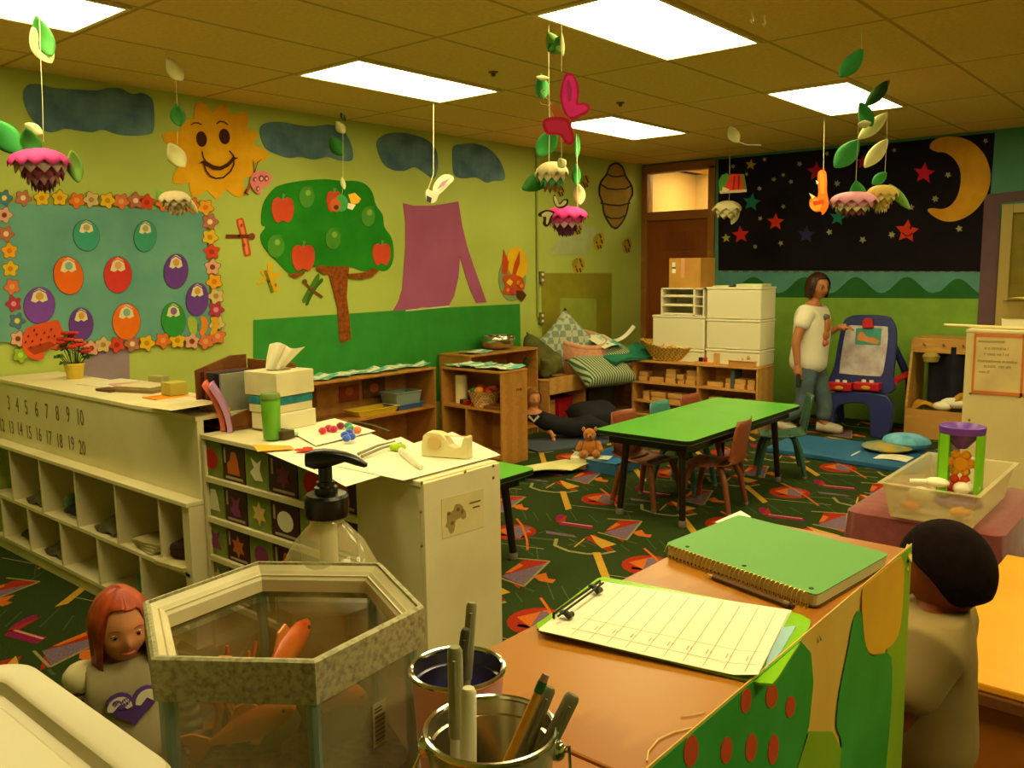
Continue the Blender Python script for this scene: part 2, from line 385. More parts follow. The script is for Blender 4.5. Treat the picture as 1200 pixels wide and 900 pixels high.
# small ceiling fittings
for (x, y), lb in (((882,12), 'left small white hook in the ceiling right of the largest light panel'), ((896,17), 'right small white hook in the ceiling right of the largest light panel')):
    c = az(x, y, ZC); MB().tube([c+Vector((0,0,-.001)), c+Vector((0,0,-.02)), c+Vector((.012,0,-.03)), c+Vector((.014,0,-.045)), c+Vector((0,0,-.055)), c+Vector((-.012,0,-.045))], .004, 6).build('ceiling_hook', whitep, None, lb, 'hook', smooth=True)
for (x, y), lb in (((578,84), 'small dark sprinkler head in the ceiling beside the apple tree light'), ((727,120), 'small sprinkler head in the ceiling behind the pink butterfly')):
    c = az(x, y, ZC); MB().lathe([(0,-.03),(.012,-.028),(.014,-.012),(.03,-.006),(.032,-.001)], c, 12).build('sprinkler_head', mat('sprinkler_brass', '#6f5a26', .4, metal=.6), None, lb, 'sprinkler', smooth=True)
# door closer light switch: none in view
# ------------------------------------------------------------ cut-outs on the mural wall
cloudm = mat('cloud_blue', '#3f5c78', .8, '#6f9096', 5, spec=.1, lo=.3, hi=.75)
CL = [([(28,106),(34,99),(48,99),(58,102),(74,104),(92,105),(112,106),(128,103),(142,104),(154,110),(166,109),(176,114),(180,124),(180,152),(172,158),(152,159),(136,157),(120,152),(108,155),(92,153),(76,151),(62,155),(50,152),(36,138),(28,120)], 'longest dark blue cloud, at the far left above the flower bordered board'),
      ([(304,152),(312,144),(330,143),(352,147),(366,148),(384,146),(400,150),(408,162),(413,176),(412,188),(398,188),(384,184),(368,187),(352,184),(338,185),(322,180),(310,172)], 'wide blue cloud between the smiling sun and the apple tree top'),
      ([(441,168),(450,158),(466,155),(484,158),(500,164),(511,176),(513,196),(508,209),(498,203),(486,196),(474,200),(460,199),(448,190)], 'blue cloud crossed by the string of the white butterfly'),
      ([(531,172),(540,169),(556,168),(572,174),(584,186),(591,202),(590,211),(578,212),(570,214),(558,208),(542,209),(532,204),(530,186)], 'smallest blue cloud, the rightmost on the mural wall')]
for pts, lb in CL:
    d = Dec('L'); d.lay(pts, cloudm, .004, sm=4); d.done('paper_cloud', lb, 'cloud', 'blue painted paper clouds')
# sun
sunm = mat('sun_yellow', '#f2b21c', .75, '#e09c10', 5, spec=.15)
pts = []
for i in range(13):
    a = 2*PI*i/13-1.4; r1 = 60+(5*sin(i*2.7)); b = a+PI/13
    for aa, r in ((a-.09, r1-5), (a+.03, r1), (a+.14, r1-6), (b+.02, 47)): pts.append((251+r*cos(aa), 178+r*.97*sin(aa)))
d = Dec('L'); d.lay(pts, sunm, .004); d.mats[0] = sunm
for cx in (236, 263): d.lay(ell(cx, 163 if cx == 236 else 160, 6.3, 9.2, -8), '#4a1c0c', sm=0)
for q in ([(224,146),(228,144),(232,144),(236,146)], [(254,145),(258,142),(263,143),(267,146)]): d.line(q, 1.3, '#5a2a10')
d.line([(237,178),(238,184),(241,189),(249,194),(257,196),(265,193),(270,188),(274,183),(269,177)], 1.4, '#4a1c0c')
d.lay([(232,192),(238,188),(242,190),(250,194),(258,195),(266,191),(271,186),(274,184),(279,185),(274,188),(268,195),(259,199.5),(250,199),(241,194),(238,191)], '#4a1c0c')
d.line([(239,192),(241,199),(246,206),(253,209),(262,208),(270,201),(274,193),(274,188)], 1.6, '#4a1c0c')
d.done('paper_sun', 'large yellow paper sun with a smiling face', 'sun')
# pink butterfly by the sun
d = Dec('L', .012); d.line([(289,225),(293,217),(296,210),(299,204)], 3.4, '#b05a3a'); d.line([(298,203),(297,189)], .8, '#8a4424'); d.line([(298,203),(302,190),(306,187)], .8, '#8a4424'); d.line([(289,222),(287,226),(291,228)], 1.5, '#6a2414')
d.lay([(295,206),(301,201),(310,201),(317,205),(318,212),(312,218),(307,220),(306,226),(302,227),(296,221),(293,213)], '#f48a94', sm=4)
for c in ((306,209,3.2,4),(312,209,2.6,3.4),(299,210,2.2,2.8),(302,221,1.8,3)): d.lay(ell(*c, 0, 10), '#9c4258'); d.lay(ell(c[0]+.4, c[1]+.4, c[2]*.5, c[3]*.5, 0, 8), '#f5d0c8')
d.done('paper_butterfly', 'small pink paper butterfly at the right edge of the paper sun', 'butterfly')
def bug(pts, body, lb, nm='paper_dragonfly', cat='dragonfly', head=None, spots=None):
    d = Dec('L')
    for p, c in pts: d.lay(p, c, sm=3)
    d.line(body[0], body[1], body[2])
    if head: d.lay(ell(*head[:4], 0, 12), head[4])
    if spots:
        for q in spots: d.lay(ell(q[0], q[1], 1.3, 2.2, 0, 8), q[2])
    d.done(nm, lb, cat)
bug([([(277,258),(281,256),(285,257),(290,277),(294,297),(291,300),(286,299),(283,280),(279,268)], '#c9502c'), ([(279,260),(283,258),(284,262),(288,278),(291,296),(288,297),(285,280)], '#f08858')], ([(266,277),(280,277),(294,277)], 4.5, '#7a3414'), 'small orange dragonfly cut-out between the board and the tree', head=(295,277,4,4,'#8a4422'), spots=[(283,264,'#a83c1c'),(286,287,'#a83c1c')])
bug([([(304,318),(310,317),(314,319),(313,309),(318,308),(320,320),(328,318),(329,323),(322,327),(327,338),(324,343),(317,333),(313,327),(303,333),(301,330),(309,325)], '#e2b41e')], ([(311,318),(315,330),(319,342)], 3.4, '#7a7a20'), 'small yellow dragonfly cut-out beside the left side of the tree', spots=[(311,320,'#a8781c'),(323,334,'#a8781c')])
bug([([(371,322),(374,321),(374,328),(368,335),(362,346),(357,355),(354,352),(360,340),(366,330)], '#4c7c22'), ([(377,326),(378,330),(371,338),(364,350),(361,357),(358,357),(362,345),(370,333)], '#3a6a1c')], ([(357,331),(364,339),(377,348)], 3.2, '#7a4a20'), 'small dark green dragonfly cut-out beside the tree trunk', head=(357,330,3,3,'#7a4a20'))
# apple tree
treeg = mat('tree_green', '#1f7d1a', .75, '#2a8a20', 4, spec=.15); trunkm = mat('trunk_brown', '#9a5420', .85, '#7a3c12', 30, spec=.1, bump=.3)
d = Dec('L')
d.lay([(306,262),(308,240),(318,224),(328,217),(352,212),(380,210),(400,212),(416,212),(428,216),(436,226),(440,240),(448,252),(450,266),(458,278),(461,294),(459,309),(452,317),(440,316),(428,318),(412,313),(396,312),(384,315),(372,312),(358,316),(346,322),(338,320),(326,308),(316,298),(308,288),(305,276),(311,266)], treeg, .006, sm=4)
d.lay([(383,312),(409,312),(407,330),(406,348),(409,372),(411,398),(407,399),(403,402),(398,400),(396,380),(395,360),(390,340),(386,326)], trunkm, .006)
d.lay([(372,311),(386,312),(390,320),(380,322),(370,316)], trunkm, .004); d.lay([(337,321),(346,326),(356,321),(358,317),(346,320)], trunkm, .004)
d.lay([(407,321),(418,320),(428,319),(436,314),(444,317),(436,324),(424,327),(410,326)], trunkm, .004)
tree = d.done('paper_tree', 'big green paper apple tree with a brown trunk on the mural wall', 'tree')
def apple(x, y, w, h, lb, col='#d94a1e'):
    d = Dec('L', .009)
    o = [(0,-.42),(.2,-.5),(.42,-.4),(.5,-.1),(.44,.25),(.28,.5),(.1,.46),(0,.42),(-.1,.46),(-.28,.5),(-.44,.25),(-.5,-.1),(-.42,-.4),(-.2,-.5)]
    d.lay([(x+w*a, y+h*b) for a, b in o], mat('apple_red', '#dd4a1c', .6, '#c23a14', 4), .005, sm=3)
    d.lay([(x-1,y-h*.42),(x+1,y-h*.42),(x+3,y-h*.62),(x,y-h*.68)], '#6f9a50', .003)
    d.done('paper_apple', lb, 'apple', 'red paper apples on the tree')
apple(331, 246, 26, 29, 'red paper apple at the upper left of the tree crown'); apple(355, 302, 27, 30, 'red paper apple at the lower left of the tree crown'); apple(447, 298, 21, 25, 'red paper apple at the right edge of the tree crown'); apple(391, 236, 17, 24, 'red paper apple at the top of the crown, beside the hanging caterpillar')
for i, (x, y, w, h, lb) in enumerate([(359,230,9,12,'near the crown top, left of the middle'), (323,288,10,12.5,'at the left edge of the crown'), (390,279,9,12,'in the middle of the crown'), (431,253,8,11,'at the upper right of the crown')]):
    d = Dec('L', .009); d.lay(smoothpoly([(x+w*cos(a*PI/5), y+h*sin(a*PI/5)*(1 if sin(a*PI/5) < 0 else 1.12)) for a in range(10)], 2), mat('lime_fruit', '#4d9a26', .6, '#3d861c', 4), .005); d.lay(ell(x+2, y-4, 3.2, 3.6, 0, 10), '#8cbc4c'); d.lay([(x-2,y-h),(x+3,y-h-1),(x+8,y-h+.5),(x+7,y-h+2),(x+1,y-h+1.5)], '#3f8f30')
    d.done('paper_lime', 'light green paper fruit '+lb, 'fruit', 'green paper fruit on the tree')
# purple paper shape
pur = mat('purple_paper', '#a85a86', .75, '#a0527c', 3, spec=.15); d = Dec('L')
d.lay([(472,238),(485,241),(505,241),(520,239),(537,236),(541,262),(547,288),(556,315),(570,354),(558,355),(551,340),(545,322),(539,301),(537,325),(532,347),(526,358),(510,361),(495,360),(478,364),(459,366),(466,355),(471,340),(475,290),(475,260)], pur, .004)
d.line([(476,364),(500,361.5),(526,359)], 1.8, '#d8d8a8')
d.done('paper_cutout', 'tall plum coloured paper shape with a sloping leg, above the green strip', 'paper shape')
# green strip
d = Dec('L', .002); d.lay([(297,375),(400,368),(500,361.5),(609,356),(611,470),(297,470)], mat('green_strip', '#2f8f2e', .6, '#2a8428', 6), .004); d.off = .02
d.done('green_paper_strip', 'long bright green paper strip along the wall above the shelves', 'paper strip')
# bird cut-out on oval
d = Dec('L'); d.lay(ell(600, 326, 16, 27, 0, 26), '#8a9a68', .004); d.lay(ell(606, 308, 12, 19, -8, 20), '#e8b418', .004)
d.lay([(588,320),(590,292),(596,307),(594,322)], '#c94a16'); d.lay([(600,322),(603,308),(609,294),(609,308),(604,323)], '#c04814')
d.lay([(589,325),(596,322),(604,322),(613,327),(614,338),(605,345),(596,345),(589,343),(592,335)], '#c85420', sm=3); d.lay([(593,331),(597,327),(601,330),(598,335)], '#f0c838'); d.lay([(605,340),(613,341),(617,346),(612,353),(606,348)], '#5a3410'); d.lay(ell(601,341,3,4,0,8), '#c83a4c')
for q in ((595,340),(607,331),(611,335)): d.lay(ell(q[0], q[1], 2, 2.6, 20, 8), '#e88a28')
d.done('paper_bird', 'oval cut-out with orange feathers right of the plum shape', 'cut-out')
# beehive and bees
hv = mat('hive_gold', '#a8862a', .8, '#987820', 4)
d = Dec('L'); o = [(722,190),(730,195),(734,206),(741,217),(742,228),(738,236),(735,250),(729,262),(721,269),(713,262),(707,250),(705,238),(701,226),(703,213),(710,204),(714,194)]
d.lay(o, '#3a2a10', .003, sm=3); d.lay([(721+(x-721)*.88, 229+(y-229)*.93) for x, y in o], hv, .002, sm=3)
for q in ([(711,204),(718,207),(726,207),(733,205)], [(704,216),(712,221),(722,222),(734,221),(740,217)], [(704,238),(714,240),(726,241),(738,238)], [(708,252),(716,256),(726,256),(733,252)]): d.line(q, 1.6, '#3a2a10')
d.done('paper_beehive', 'gold paper beehive with dark outlines in the corner by the door', 'beehive')
for i, (x, y, w, h, lb) in enumerate([(678,311,7,11,'below the pink hanging flower, lowest'), (702,283,5.5,12,'between the hanging flower and the beehive'), (735,288,5,10,'rightmost, beside the door frame'), (677,268,5,8,'just below the pink hanging flower'), (657,224,5,7,'behind the cream hanging flower'), (686,213,4.5,9,'behind the twisted green leaf')]):
    d = Dec('L'); d.lay(ell(x, y, w, h*.9, 12, 14), '#c8a428', .003)
    for k in range(6):
        a = k*1.05+i; px, py = x+w*.55*cos(a), y+h*.6*sin(a); d.line([(px-.6,py-1.8),(px+.8,py+1.8)], 1.5, '#4a3410')
    d.lay(ell(x-w*.6, y-h*.3, w*.5, h*.4, 30, 10), '#a89830', .002)
    d.done('paper_bee', 'yellow and black speckled paper bee '+lb, 'bee', 'paper bees around the hive')
# ------------------------------------------------------------ bulletin board
teal = mat('board_teal', '#6fa79c', .8, '#5f9890', 3, spec=.15)
d = Dec('L', .003); d.lay([(-30,236),(10,238),(120,243),(239,247),(247,397),(140,400),(28,400),(-30,402)], teal, .012)
d.done('bulletin_board', 'teal paper covered board bordered with paper flowers', 'board')
FL = [('top', [(5,232,'b'),(27,232,'n'),(49,232,'y'),(70,232,'y'),(90,235,'o'),(107,234,'t'),(126,235,'y'),(142,236,'s'),(159,235,'n'),(172,237,'r'),(192,238,'o'),(207,240,'t'),(225,241,'o'),(241,243,'g')], 'left'),
      ('right', [(246,260,'n'),(246,278,'y'),(248,295,'r'),(249,313,'p'),(251,330,'g'),(253,347,'t'),(253,363,'m'),(254,379,'t'),(255,394,'s')], 'top'),
      ('bottom', [(21,397,'p'),(24,416,'l'),(107,408,'p'),(121,404,'t'),(137,404,'r'),(155,403,'n'),(172,402,'y'),(191,399,'o'),(208,399,'y'),(225,400,'p'),(241,400,'s')], 'left'),
      ('left', [(5,252,'p'),(7,274,'n'),(11,294,'g'),(12,315,'y'),(14,336,'s'),(16,356,'m'),(20,376,'b')], 'top')]
FC = dict(b=('blue', '#4a7a9a', '#e8d050'), n=('rose brown', '#b8705a', '#f0d0a8'), y=('yellow', '#e8bc20', '#d08818'), o=('orange', '#e8762a', '#f0a040'), t=('cream', '#d8bc80', '#b08848'), s=('salmon', '#e07848', '#e8a068'), r=('red', '#d8482c', '#b83018'), g=('golden', '#f0a81c', '#e07818'), p=('pale pink', '#e0a890', '#8a3a2c'), m=('magenta', '#b03a58', '#e888a0'), l=('lime', '#90b830', '#b8d060'))
ORD = ['first','second','third','fourth','fifth','sixth','seventh','eighth','ninth','tenth','eleventh','twelfth','thirteenth','fourteenth']
for side, fl, frm in FL:
    for i, (x, y, c) in enumerate(fl):
        nm, c1, c2 = FC[c]; d = Dec('L', .0155); o = []; a0 = (i*37) % 72
        for k in range(30):
            a = 2*PI*k/30; r = 9.6*(.84+.17*cos(5*a+a0)); o.append((x+r*cos(a), y+r*1.0*sin(a)))
        d.lay([(x+(px-x)*1.09, y+(py-y)*1.09) for px, py in o], '#8a5a30', .0015); d.lay(o, c1, .002); d.lay(ell(x, y, 3.2, 3.2, 0, 10), c2, .0015)
        d.done('paper_flower', '%s paper flower on the board border, %s from the %s along the %s edge' % (nm, ORD[i], frm, side), 'flower', 'paper flowers bordering the board')
EG = [(101,276,15,18,-12,'#3fa08c','teal','at the top left'),(170,277,13,18,6,'#3f9c84','teal','at the top right'),(80,323,17,22,-12,'#f06a14','orange','at the left of the middle row'),(138,322,16,21,0,'#d83a34','red','in the middle of the board'),(206,318,14,20,6,'#6c3fa0','purple','at the right of the middle row'),(231,351,13,19,6,'#6c3fa0','purple','lower right, touching the border'),(46,358,18,21,8,'#8048b8','purple','at the left, above the strawberry'),(95,380,14,19,0,'#6c3fa0','purple','behind the flower pot, partly hidden'),(148,377,16,21,0,'#f07414','orange','at the bottom middle'),(203,375,14,20,-3,'#35983a','green','at the bottom right')]
for x, y, rx, ry, a, c, n, w in EG:
    d = Dec('L', .0155); E = ell(x, y, rx, ry, a, 26); d.lay([(x+(p-x)*1.05, y+(q-y)*1.05) for p, q in E], mat('card_edge', '#5a5a60'), .002); d.lay(E, c, .004)
    d.lay([(x-rx*.55,y-ry*.25),(x-rx*.35,y-ry*.8),(x,y-ry*.97),(x+rx*.4,y-ry*.8),(x+rx*.55,y-ry*.3),(x+rx*.2,y-ry*.18),(x,y-ry*.28),(x-rx*.25,y-ry*.16)], '#e8dcb4', .002)
    d.lay(ell(x+.5, y-ry*.52, rx*.27, ry*.22, 0, 10), {'orange': '#8ab4a0', 'red': '#e8a870', 'purple': '#d8a048', 'green': '#8a6a9a', 'teal': '#b8a878'}[n], .002)
    d.line([(x-rx*.45,y-ry*.72),(x,y-ry*.9),(x+rx*.45,y-ry*.7)], 1, c)
    d.done('paper_egg', '%s paper egg with a cream window %s' % (n, w), 'paper egg', 'paper eggs on the teal board')
d = Dec('L', .02); d.lay([(26,400),(31,385),(48,379),(66,375),(70,380),(74,392),(66,404),(52,412),(50,421),(36,420),(28,411)], '#e2582e', .004, sm=3); d.lay([(31,408),(58,400),(66,404),(52,412),(40,416)], '#a8401c', .002)
for x, y in [(33,394),(38,400),(36,407),(43,392),(48,398),(47,404),(52,390),(57,395),(60,386),(40,387),(64,394),(30,401)]: d.lay(ell(x, y, 1.1, 1.7, 20, 8), '#6a2410', .001)
d.done('paper_strawberry', 'big orange red paper strawberry at the lower left of the board', 'strawberry')
d = Dec('L', .0155); d.lay([(220,374),(226,371),(231,378),(229,392),(222,388)], '#a8b840', .002, sm=3); d.lay([(235,371),(242,373),(243,384),(237,394),(233,386),(236,380)], '#e88a28', .002, sm=3); d.lay([(247,372),(256,373),(254,389),(246,392),(249,381)], '#e0a828', .002, sm=3); d.lay(ell(234,383,2,4,0,8), '#5a9a98')
d.done('paper_butterfly', 'small green and orange paper butterfly at the lower right of the board', 'butterfly')
# ------------------------------------------------------------ night sky wall
night = mat('night_paper', '#17121c', .8, '#1d1722', 3, spec=.12)
d = Dec('R', .002); ytop = 181
d.lay([(842,187),(900,181.5),(1000,172),(1100,161.8),(1166,155.5),(1160,237),(1153,318),(842,317)], night, .004)
for i in range(26):
    x = 846+i*11.8; d.lay([(x,316.5),(x+7,316),(x+8,319),(x+2,319.5)], '#6a6a60', .0015, off=.004)
d.done('night_sky_paper', 'large black paper night sky covering the far wall', 'paper')
d = Dec('R', .0065); d.lay([(1090,174),(1092,167),(1100,162),(1115,160),(1132,163),(1146,172),(1156,186),(1161,205),(1158,224),(1149,240),(1136,252),(1120,259),(1106,259),(1095,254),(1088,248),(1088,245),(1094,244),(1104,245),(1114,241),(1122,230),(1126,214),(1125,198),(1118,186),(1108,179),(1098,178)], mat('moon_yellow', '#e2a41e', .75, '#cf9218', 5), .006, sm=3)
d.done('paper_moon', 'large yellow crescent paper moon on the black night sky', 'moon')
STB = [(868,275,10.5,'#d8282a','red','lower left, near the door'),(909,260,10.5,'#e0381c','red','below the teal star at the left'),(1083,203,13,'#d81c3c','crimson','beside the moon'),(957,201,12,'#b81c38','crimson','behind the orange hanging cut-out'),(1012,190,9,'#a8201c','dark red','between the hanging leaves'),(881,237,11,'#1f7a72','teal','left, right of the cream paper flower'),(982,255,10,'#1c7c6c','teal','just below the pink hanging flower'),(945,275,11,'#2c2a5c','dark blue','left of the middle, low'),(880,193,6.5,'#c89a28','gold','high at the left, near the door'),(851,279,5.5,'#a8a83c','yellow green','lowest left, beside the red one')]
for x, y, r, c, n, w in STB:
    d = Dec('R', .0065); d.lay(starp(x, y, r, .45, 5, -90+(x % 17)-6), c, .004); d.done('paper_star', '%s paper star on the night sky, %s' % (n, w), 'star', 'coloured paper stars on the night sky')
d = Dec('R', .0065); d.lay(starp(1063, 271, 14, .5, 5, -84), '#e03c1c', .004)
for cx in (1060, 1067): d.lay(ell(cx, 267, 1.4, 2, 0, 8), '#5a100c', .001)
d.line([(1058,273),(1061,276),(1066,276),(1069,273)], 1.2, '#5a100c'); d.done('paper_star', 'red paper star with a smiling face below the moon', 'star', 'coloured paper stars on the night sky')
SM = [(859,195,3),(896,187,3),(907,210,3),(890,221,3),(918,242,3),(891,256,3),(885,289,3),(915,285,3.5),(937,192,3.5),(969,180,3),(927,213,3),(906,210,2),(981,215,4),(972,272,4),(1011,281,4.5),(1045,275,4.5),(1048,176,3),(1111,205,4),(1096,233,4.5),(1124,268,4.5),(1155,165,3.5),(875,204,2.5),(1068,243,4),(918,205,2.5)]
for i, (x, y, r) in enumerate(SM):
    d = Dec('R', .0065); d.lay(starp(x, y, r, .5, 5 if i % 3 else 6, (i*41) % 60-90), '#a8a680' if i % 2 else '#98947c', .002)
    d.done('glitter_star', 'tiny pale glitter star scattered on the black night sky paper', 'star', 'tiny glitter stars')
# ------------------------------------------------------------ far furniture
def shelfunit(name, label, x0, x1, y0, y1, z0, z1, face, shelves=(), divs=(), m=tan, t=.018, legs=0, cat='shelf', group=None, rise=0):
    o = thing(name, label, cat, ((x0+x1)/2, (y0+y1)/2, z0), group); b = MB()
    if face == 'x':   # open towards -X
        b.box(x0, x1, y0, y0+t, z0, z1-t); b.box(x0, x1, y1-t, y1, z0, z1-t); b.box(x1-.008, x1, y0+t, y1-t, z0, z1-t); b.box(x0, x1-.008, y0+t, y1-t, z0+.05, z0+.05+t); b.box(x0+.02, x0+.035, y0+t, y1-t, z0, z0+.05)
    else:
        b.box(x0, x0+t, y0, y1, z0, z1-t); b.box(x1-t, x1, y0, y1, z0, z1-t); b.box(x0+t, x1-t, y1-.008, y1, z0, z1-t); b.box(x0+t, x1-t, y0, y1-.008, z0+.05, z0+.05+t); b.box(x0+t, x1-t, y0+.02, y0+.035, z0, z0+.05)
    b.build('body', m, o, bevel=.002); MB().box(x0-.004, x1+.004, y0-.004, y1+.004, z1-t, z1).build('top', m, o, bevel=.003)
    for s in shelves:
        a0, a1 = (y0, y1) if face == 'x' else (x0, x1); zz = s
        if isinstance(s, tuple): zz, a0, a1 = s
        if face == 'x': MB().box(x0+.004, x1-.008, a0+t, a1-t, zz, zz+t).build('shelf', m, o)
        else: MB().box(a0+t, a1-t, y0+.004, y1-.008, zz, zz+t).build('shelf', m, o)
    for d_ in divs:
        p, za, zb = d_ if isinstance(d_, tuple) else (d_, z0+.05+t, z1-t)
        if face == 'x': MB().box(x0+.002, x1-.008, p-t/2, p+t/2, za, zb).build('divider', m, o)
        else: MB().box(p-t/2, p+t/2, y0+.002, y1-.008, za, zb).build('divider', m, o)
    return o
# L of tan shelves by the mural
Zt = .76
shelfunit('storage_shelf', 'long tan wooden shelf against the wall under the green strip, yellow tray on it', 3.45, 5.02, 5.10, 5.46, 0, Zt, 'y', [.42], [])
shelfunit('storage_shelf', 'tan wooden shelf standing out from the wall, its plain end facing the green table', 5.06, 5.38, 4.41, 5.08, 0, Zt, 'x', [.43], [(4.80, .068, .43)])
shelfunit('storage_shelf', 'tan wooden shelf behind the others with a metal bowl on top', 5.42, 6.36, 5.08, 5.46, 0, .82, 'y', [.42], [])
# papers with teal paint on the shelf tops
tealp = mat('teal_painted_paper', '#e6e6cc', .8, '#5fb8a4', 9, lo=.48, hi=.56)
for i in range(9):
    cx = 3.62+i*.165; cy = 5.26+.03*sin(i*2.1); z = Zt+.002+.0025*(i % 2); a = random.uniform(-.5, .5); w, h = .14, .10
    MB().sheet(lambda u, v: (cx+(u-.5)*2*w*cos(a)*.62-(v-.5)*2*h*sin(a), cy+(u-.5)*2*w*sin(a)*.6+(v-.5)*2*h*cos(a), z+.004+.022*abs(sin(3*u+i))*abs(v-.5)+.012*(i%3)*u*u), 6, 4, .001).build('painted_paper', tealp, None, 'curled teal and white painted paper on the long tan wall shelf, %s from the left' % ORD[i], 'paper', 'painted papers drying on the tan shelves', smooth=True)
for i in range(4):
    cx = 5.22+.02*sin(i*3); cy = 4.96-i*.15; z = Zt+.002+.002*(i % 2); a = random.uniform(-.4, .4)
    MB().sheet(lambda u, v: (cx+(u-.5)*.3*cos(a)-(v-.5)*.17*sin(a), cy+(u-.5)*.3*sin(a)+(v-.5)*.17*cos(a), z+.004+.03*(u-.5)**2*(1+i % 2)+.01*sin(5*v+i)**2), 6, 4, .001).build('painted_paper', tealp, None, 'curled teal and white painted paper on the projecting shelf, %s from the mural' % ORD[i], 'paper', 'painted papers drying on the tan shelves', smooth=True)
MB().sheet(lambda u, v: (5.5+u*.28, 5.12+v*.2, .822+.03*abs(u-.5)), 5, 3, .0015).build('painted_paper', tealp, None, 'folded teal and white paper beside the metal bowl', 'paper', 'painted papers drying on the tan shelves')
bw = MB(); bc = (6.0, 5.27, .822)
bw.shell([(.001,.004),(.09,.004),(.14,.03),(.165,.085),(.16,.115),(.150,.128),(.145,.124),(.155,.11),(.158,.085),(.134,.034),(.086,.009),(.001,.009)], bc, 28); bw.build('metal_bowl', steel, None, 'shiny metal bowl on the rear tan shelf against the green strip', 'bowl', smooth=True)
# things on the L shelves
def tub(x, y, z, l, w, h, m, name, label, cat='tub', rz=0, tap=.85, parent=None, rim=.006, t=.003, group=None):
    b = MB(); M = Matrix.Translation((x, y, z)) @ Matrix.Rotation(rz, 4, 'Z')
    def ring(k, zz, e=0): return [M @ Vector((sx*(l/2*k-e), sy*(w/2*k-e), zz)) for sx, sy in ((-1,-1),(1,-1),(1,1),(-1,1))]
    R = [ring(tap, 0), ring(1, h-.006), ring(1, h-.006, -rim), ring(1, h, -rim), ring(1, h, t), ring(tap, t, t)]
    vs = [p for r in R for p in r]; fs = [(0,3,2,1), (20,21,22,23)]
    for i in range(5):
        for j in range(4): fs.append((i*4+j, i*4+(j+1) % 4, i*4+4+(j+1) % 4, i*4+4+j))
    b.add(vs, fs); return b.build(name, m, parent, label, cat, group, bevel=.004)
frost = mat('frosted_plastic', '#e9e2c4', .35, trans=.55, ior=1.3, alpha=.8)
tub(4.42, 5.22, .438, .42, .18, .05, mat('yellow_tray', '#d8b828', .4), 'plastic_tray', 'yellow tray on the middle board of the wall shelf', 'tray')
tub(4.76, 5.25, .438, .28, .2, .14, mat('clear_blue_box', '#8a9a90', .4, alpha=.9), 'storage_box', 'clear plastic box with a blue base on the wall shelf', 'box')
tub(4.76, 5.24, .439, .30, .23, .045, mat('blue_tray', '#3a6ab8', .4), 'plastic_tray', 'blue tray under the clear plastic box', 'tray')
for (x, y, w), c, lb in (((3.95, 5.45, .11), '#8a5a2a', 'dark brown square picture inside the long wall shelf, left'), ((4.38, 5.45, .10), '#a04a2a', 'reddish square picture inside the wall shelf, behind the yellow tray'), ((4.64, 5.45, .12), '#7a5230', 'dark picture with a red apple inside the wall shelf, above the clear box')):
    b = MB(); b.box(x-w, x+w, 5.442, 5.45, .52, .52+w*1.3); b.prism([(x+w*.4*cos(a/2), 5.442, .60+w*.32*sin(a/2)) for a in range(12)], (0,-1,0), .002, 1); b.build('wall_picture', [pc(c), pc('#c8683a')], None, lb, 'picture')
MB().lathe([(.0,0),(.052,0),(.052,.23),(.048,.235),(0,.235)], (5.2, 4.98, .45), 20).build('paper_roll', mat('roll_cream', '#e6d8a4', .7), None, 'upright cream paper roll in the corner where the tan shelves meet', 'roll', smooth=True)
b = MB(); bx, by = 5.2, 4.72
b.shell([(.001,0),(.10,0),(.135,.12),(.138,.122),(.132,.122),(.097,.004),(.001,.004)], (bx, by, .45), 18); bsk = b.build('wicker_basket', mat('wicker_orange', '#c88a3c', .7, '#f0d8a0', 60, kind='check', lo=.4, hi=.6), None, 'small woven basket of orange and green toys on the tan shelf', 'basket', smooth=True)
for i, c in enumerate(['#e8702a', '#d85020', '#3a7a3a', '#e09030', '#c83a28', '#e8702a']):
    MB().sph((bx+.075*cos(i*1.1), by+.075*sin(i*1.1), .45+.118+.012*(i % 2)), (.045,.042,.034), 10, 6).build('toy_ball', pc(c, .4), None, '%s toy heaped in the small woven basket, %s of six' % (['orange','dark orange','green','amber','red','orange'][i], ORD[i]), 'toy', 'toys in the woven basket', smooth=True)
for i, (dx, dy, c) in enumerate([(0,.0,'#a82a1c'), (.03,-.055,'#e0a050'), (-.02,-.09,'#8a1c18'), (.02,.06,'#2a1a14')]):
    MB().obox((5.14+dx, 4.86+dy, .468), .06, .045, .035, .4*i).build('toy_block', pc(c, .4), None, ['dark red block beside the cream paper roll', 'peach coloured block beside the small woven basket', 'deep red block nearest the woven basket', 'black block at the foot of the cream paper roll'][i], 'block', bevel=.003)
MB().obox((5.2, 4.53, .462), .24, .2, .022, .1).build('wooden_tray', dkwood, None, 'flat brown board at the end of the tan shelf', 'board', bevel=.003)
b = MB(); vs = []
c0 = az(468, 505, .03); b.sph(c0+Vector((0,0,.05)), (.16,.13,.08), 14, 8); b.sph(c0+Vector((.1,-.05,.12)), (.07,.06,.07), 12, 8); b.tube([c0+Vector((.05,0,.08)), c0+Vector((.2,-.12,.04))], [.05,.02], 8)
b.build('soft_doll', mat('doll_peach', '#d89060', .8, '#b8582c', 12), None, 'peach coloured rag doll on the floor in front of the tan shelves', 'doll', smooth=True)
b = MB(); e = ay(609, 457, 4.404); b.prism([(e.x-.035, 4.4098, e.z-.05), (e.x+.035, 4.4098, e.z-.05), (e.x+.035, 4.4098, e.z+.06), (e.x-.035, 4.4098, e.z+.06)], (0,-1,0), .0015); add_text(b, 'NHK', .035, (e.x, 4.4080, e.z-.008), (1,0,0), (0,0,1), 1); b.build('sticker_label', [pc('#c08840'), pc('#4a2a14')], None, 'small worn label with dark letters on the tan shelf end', 'label')
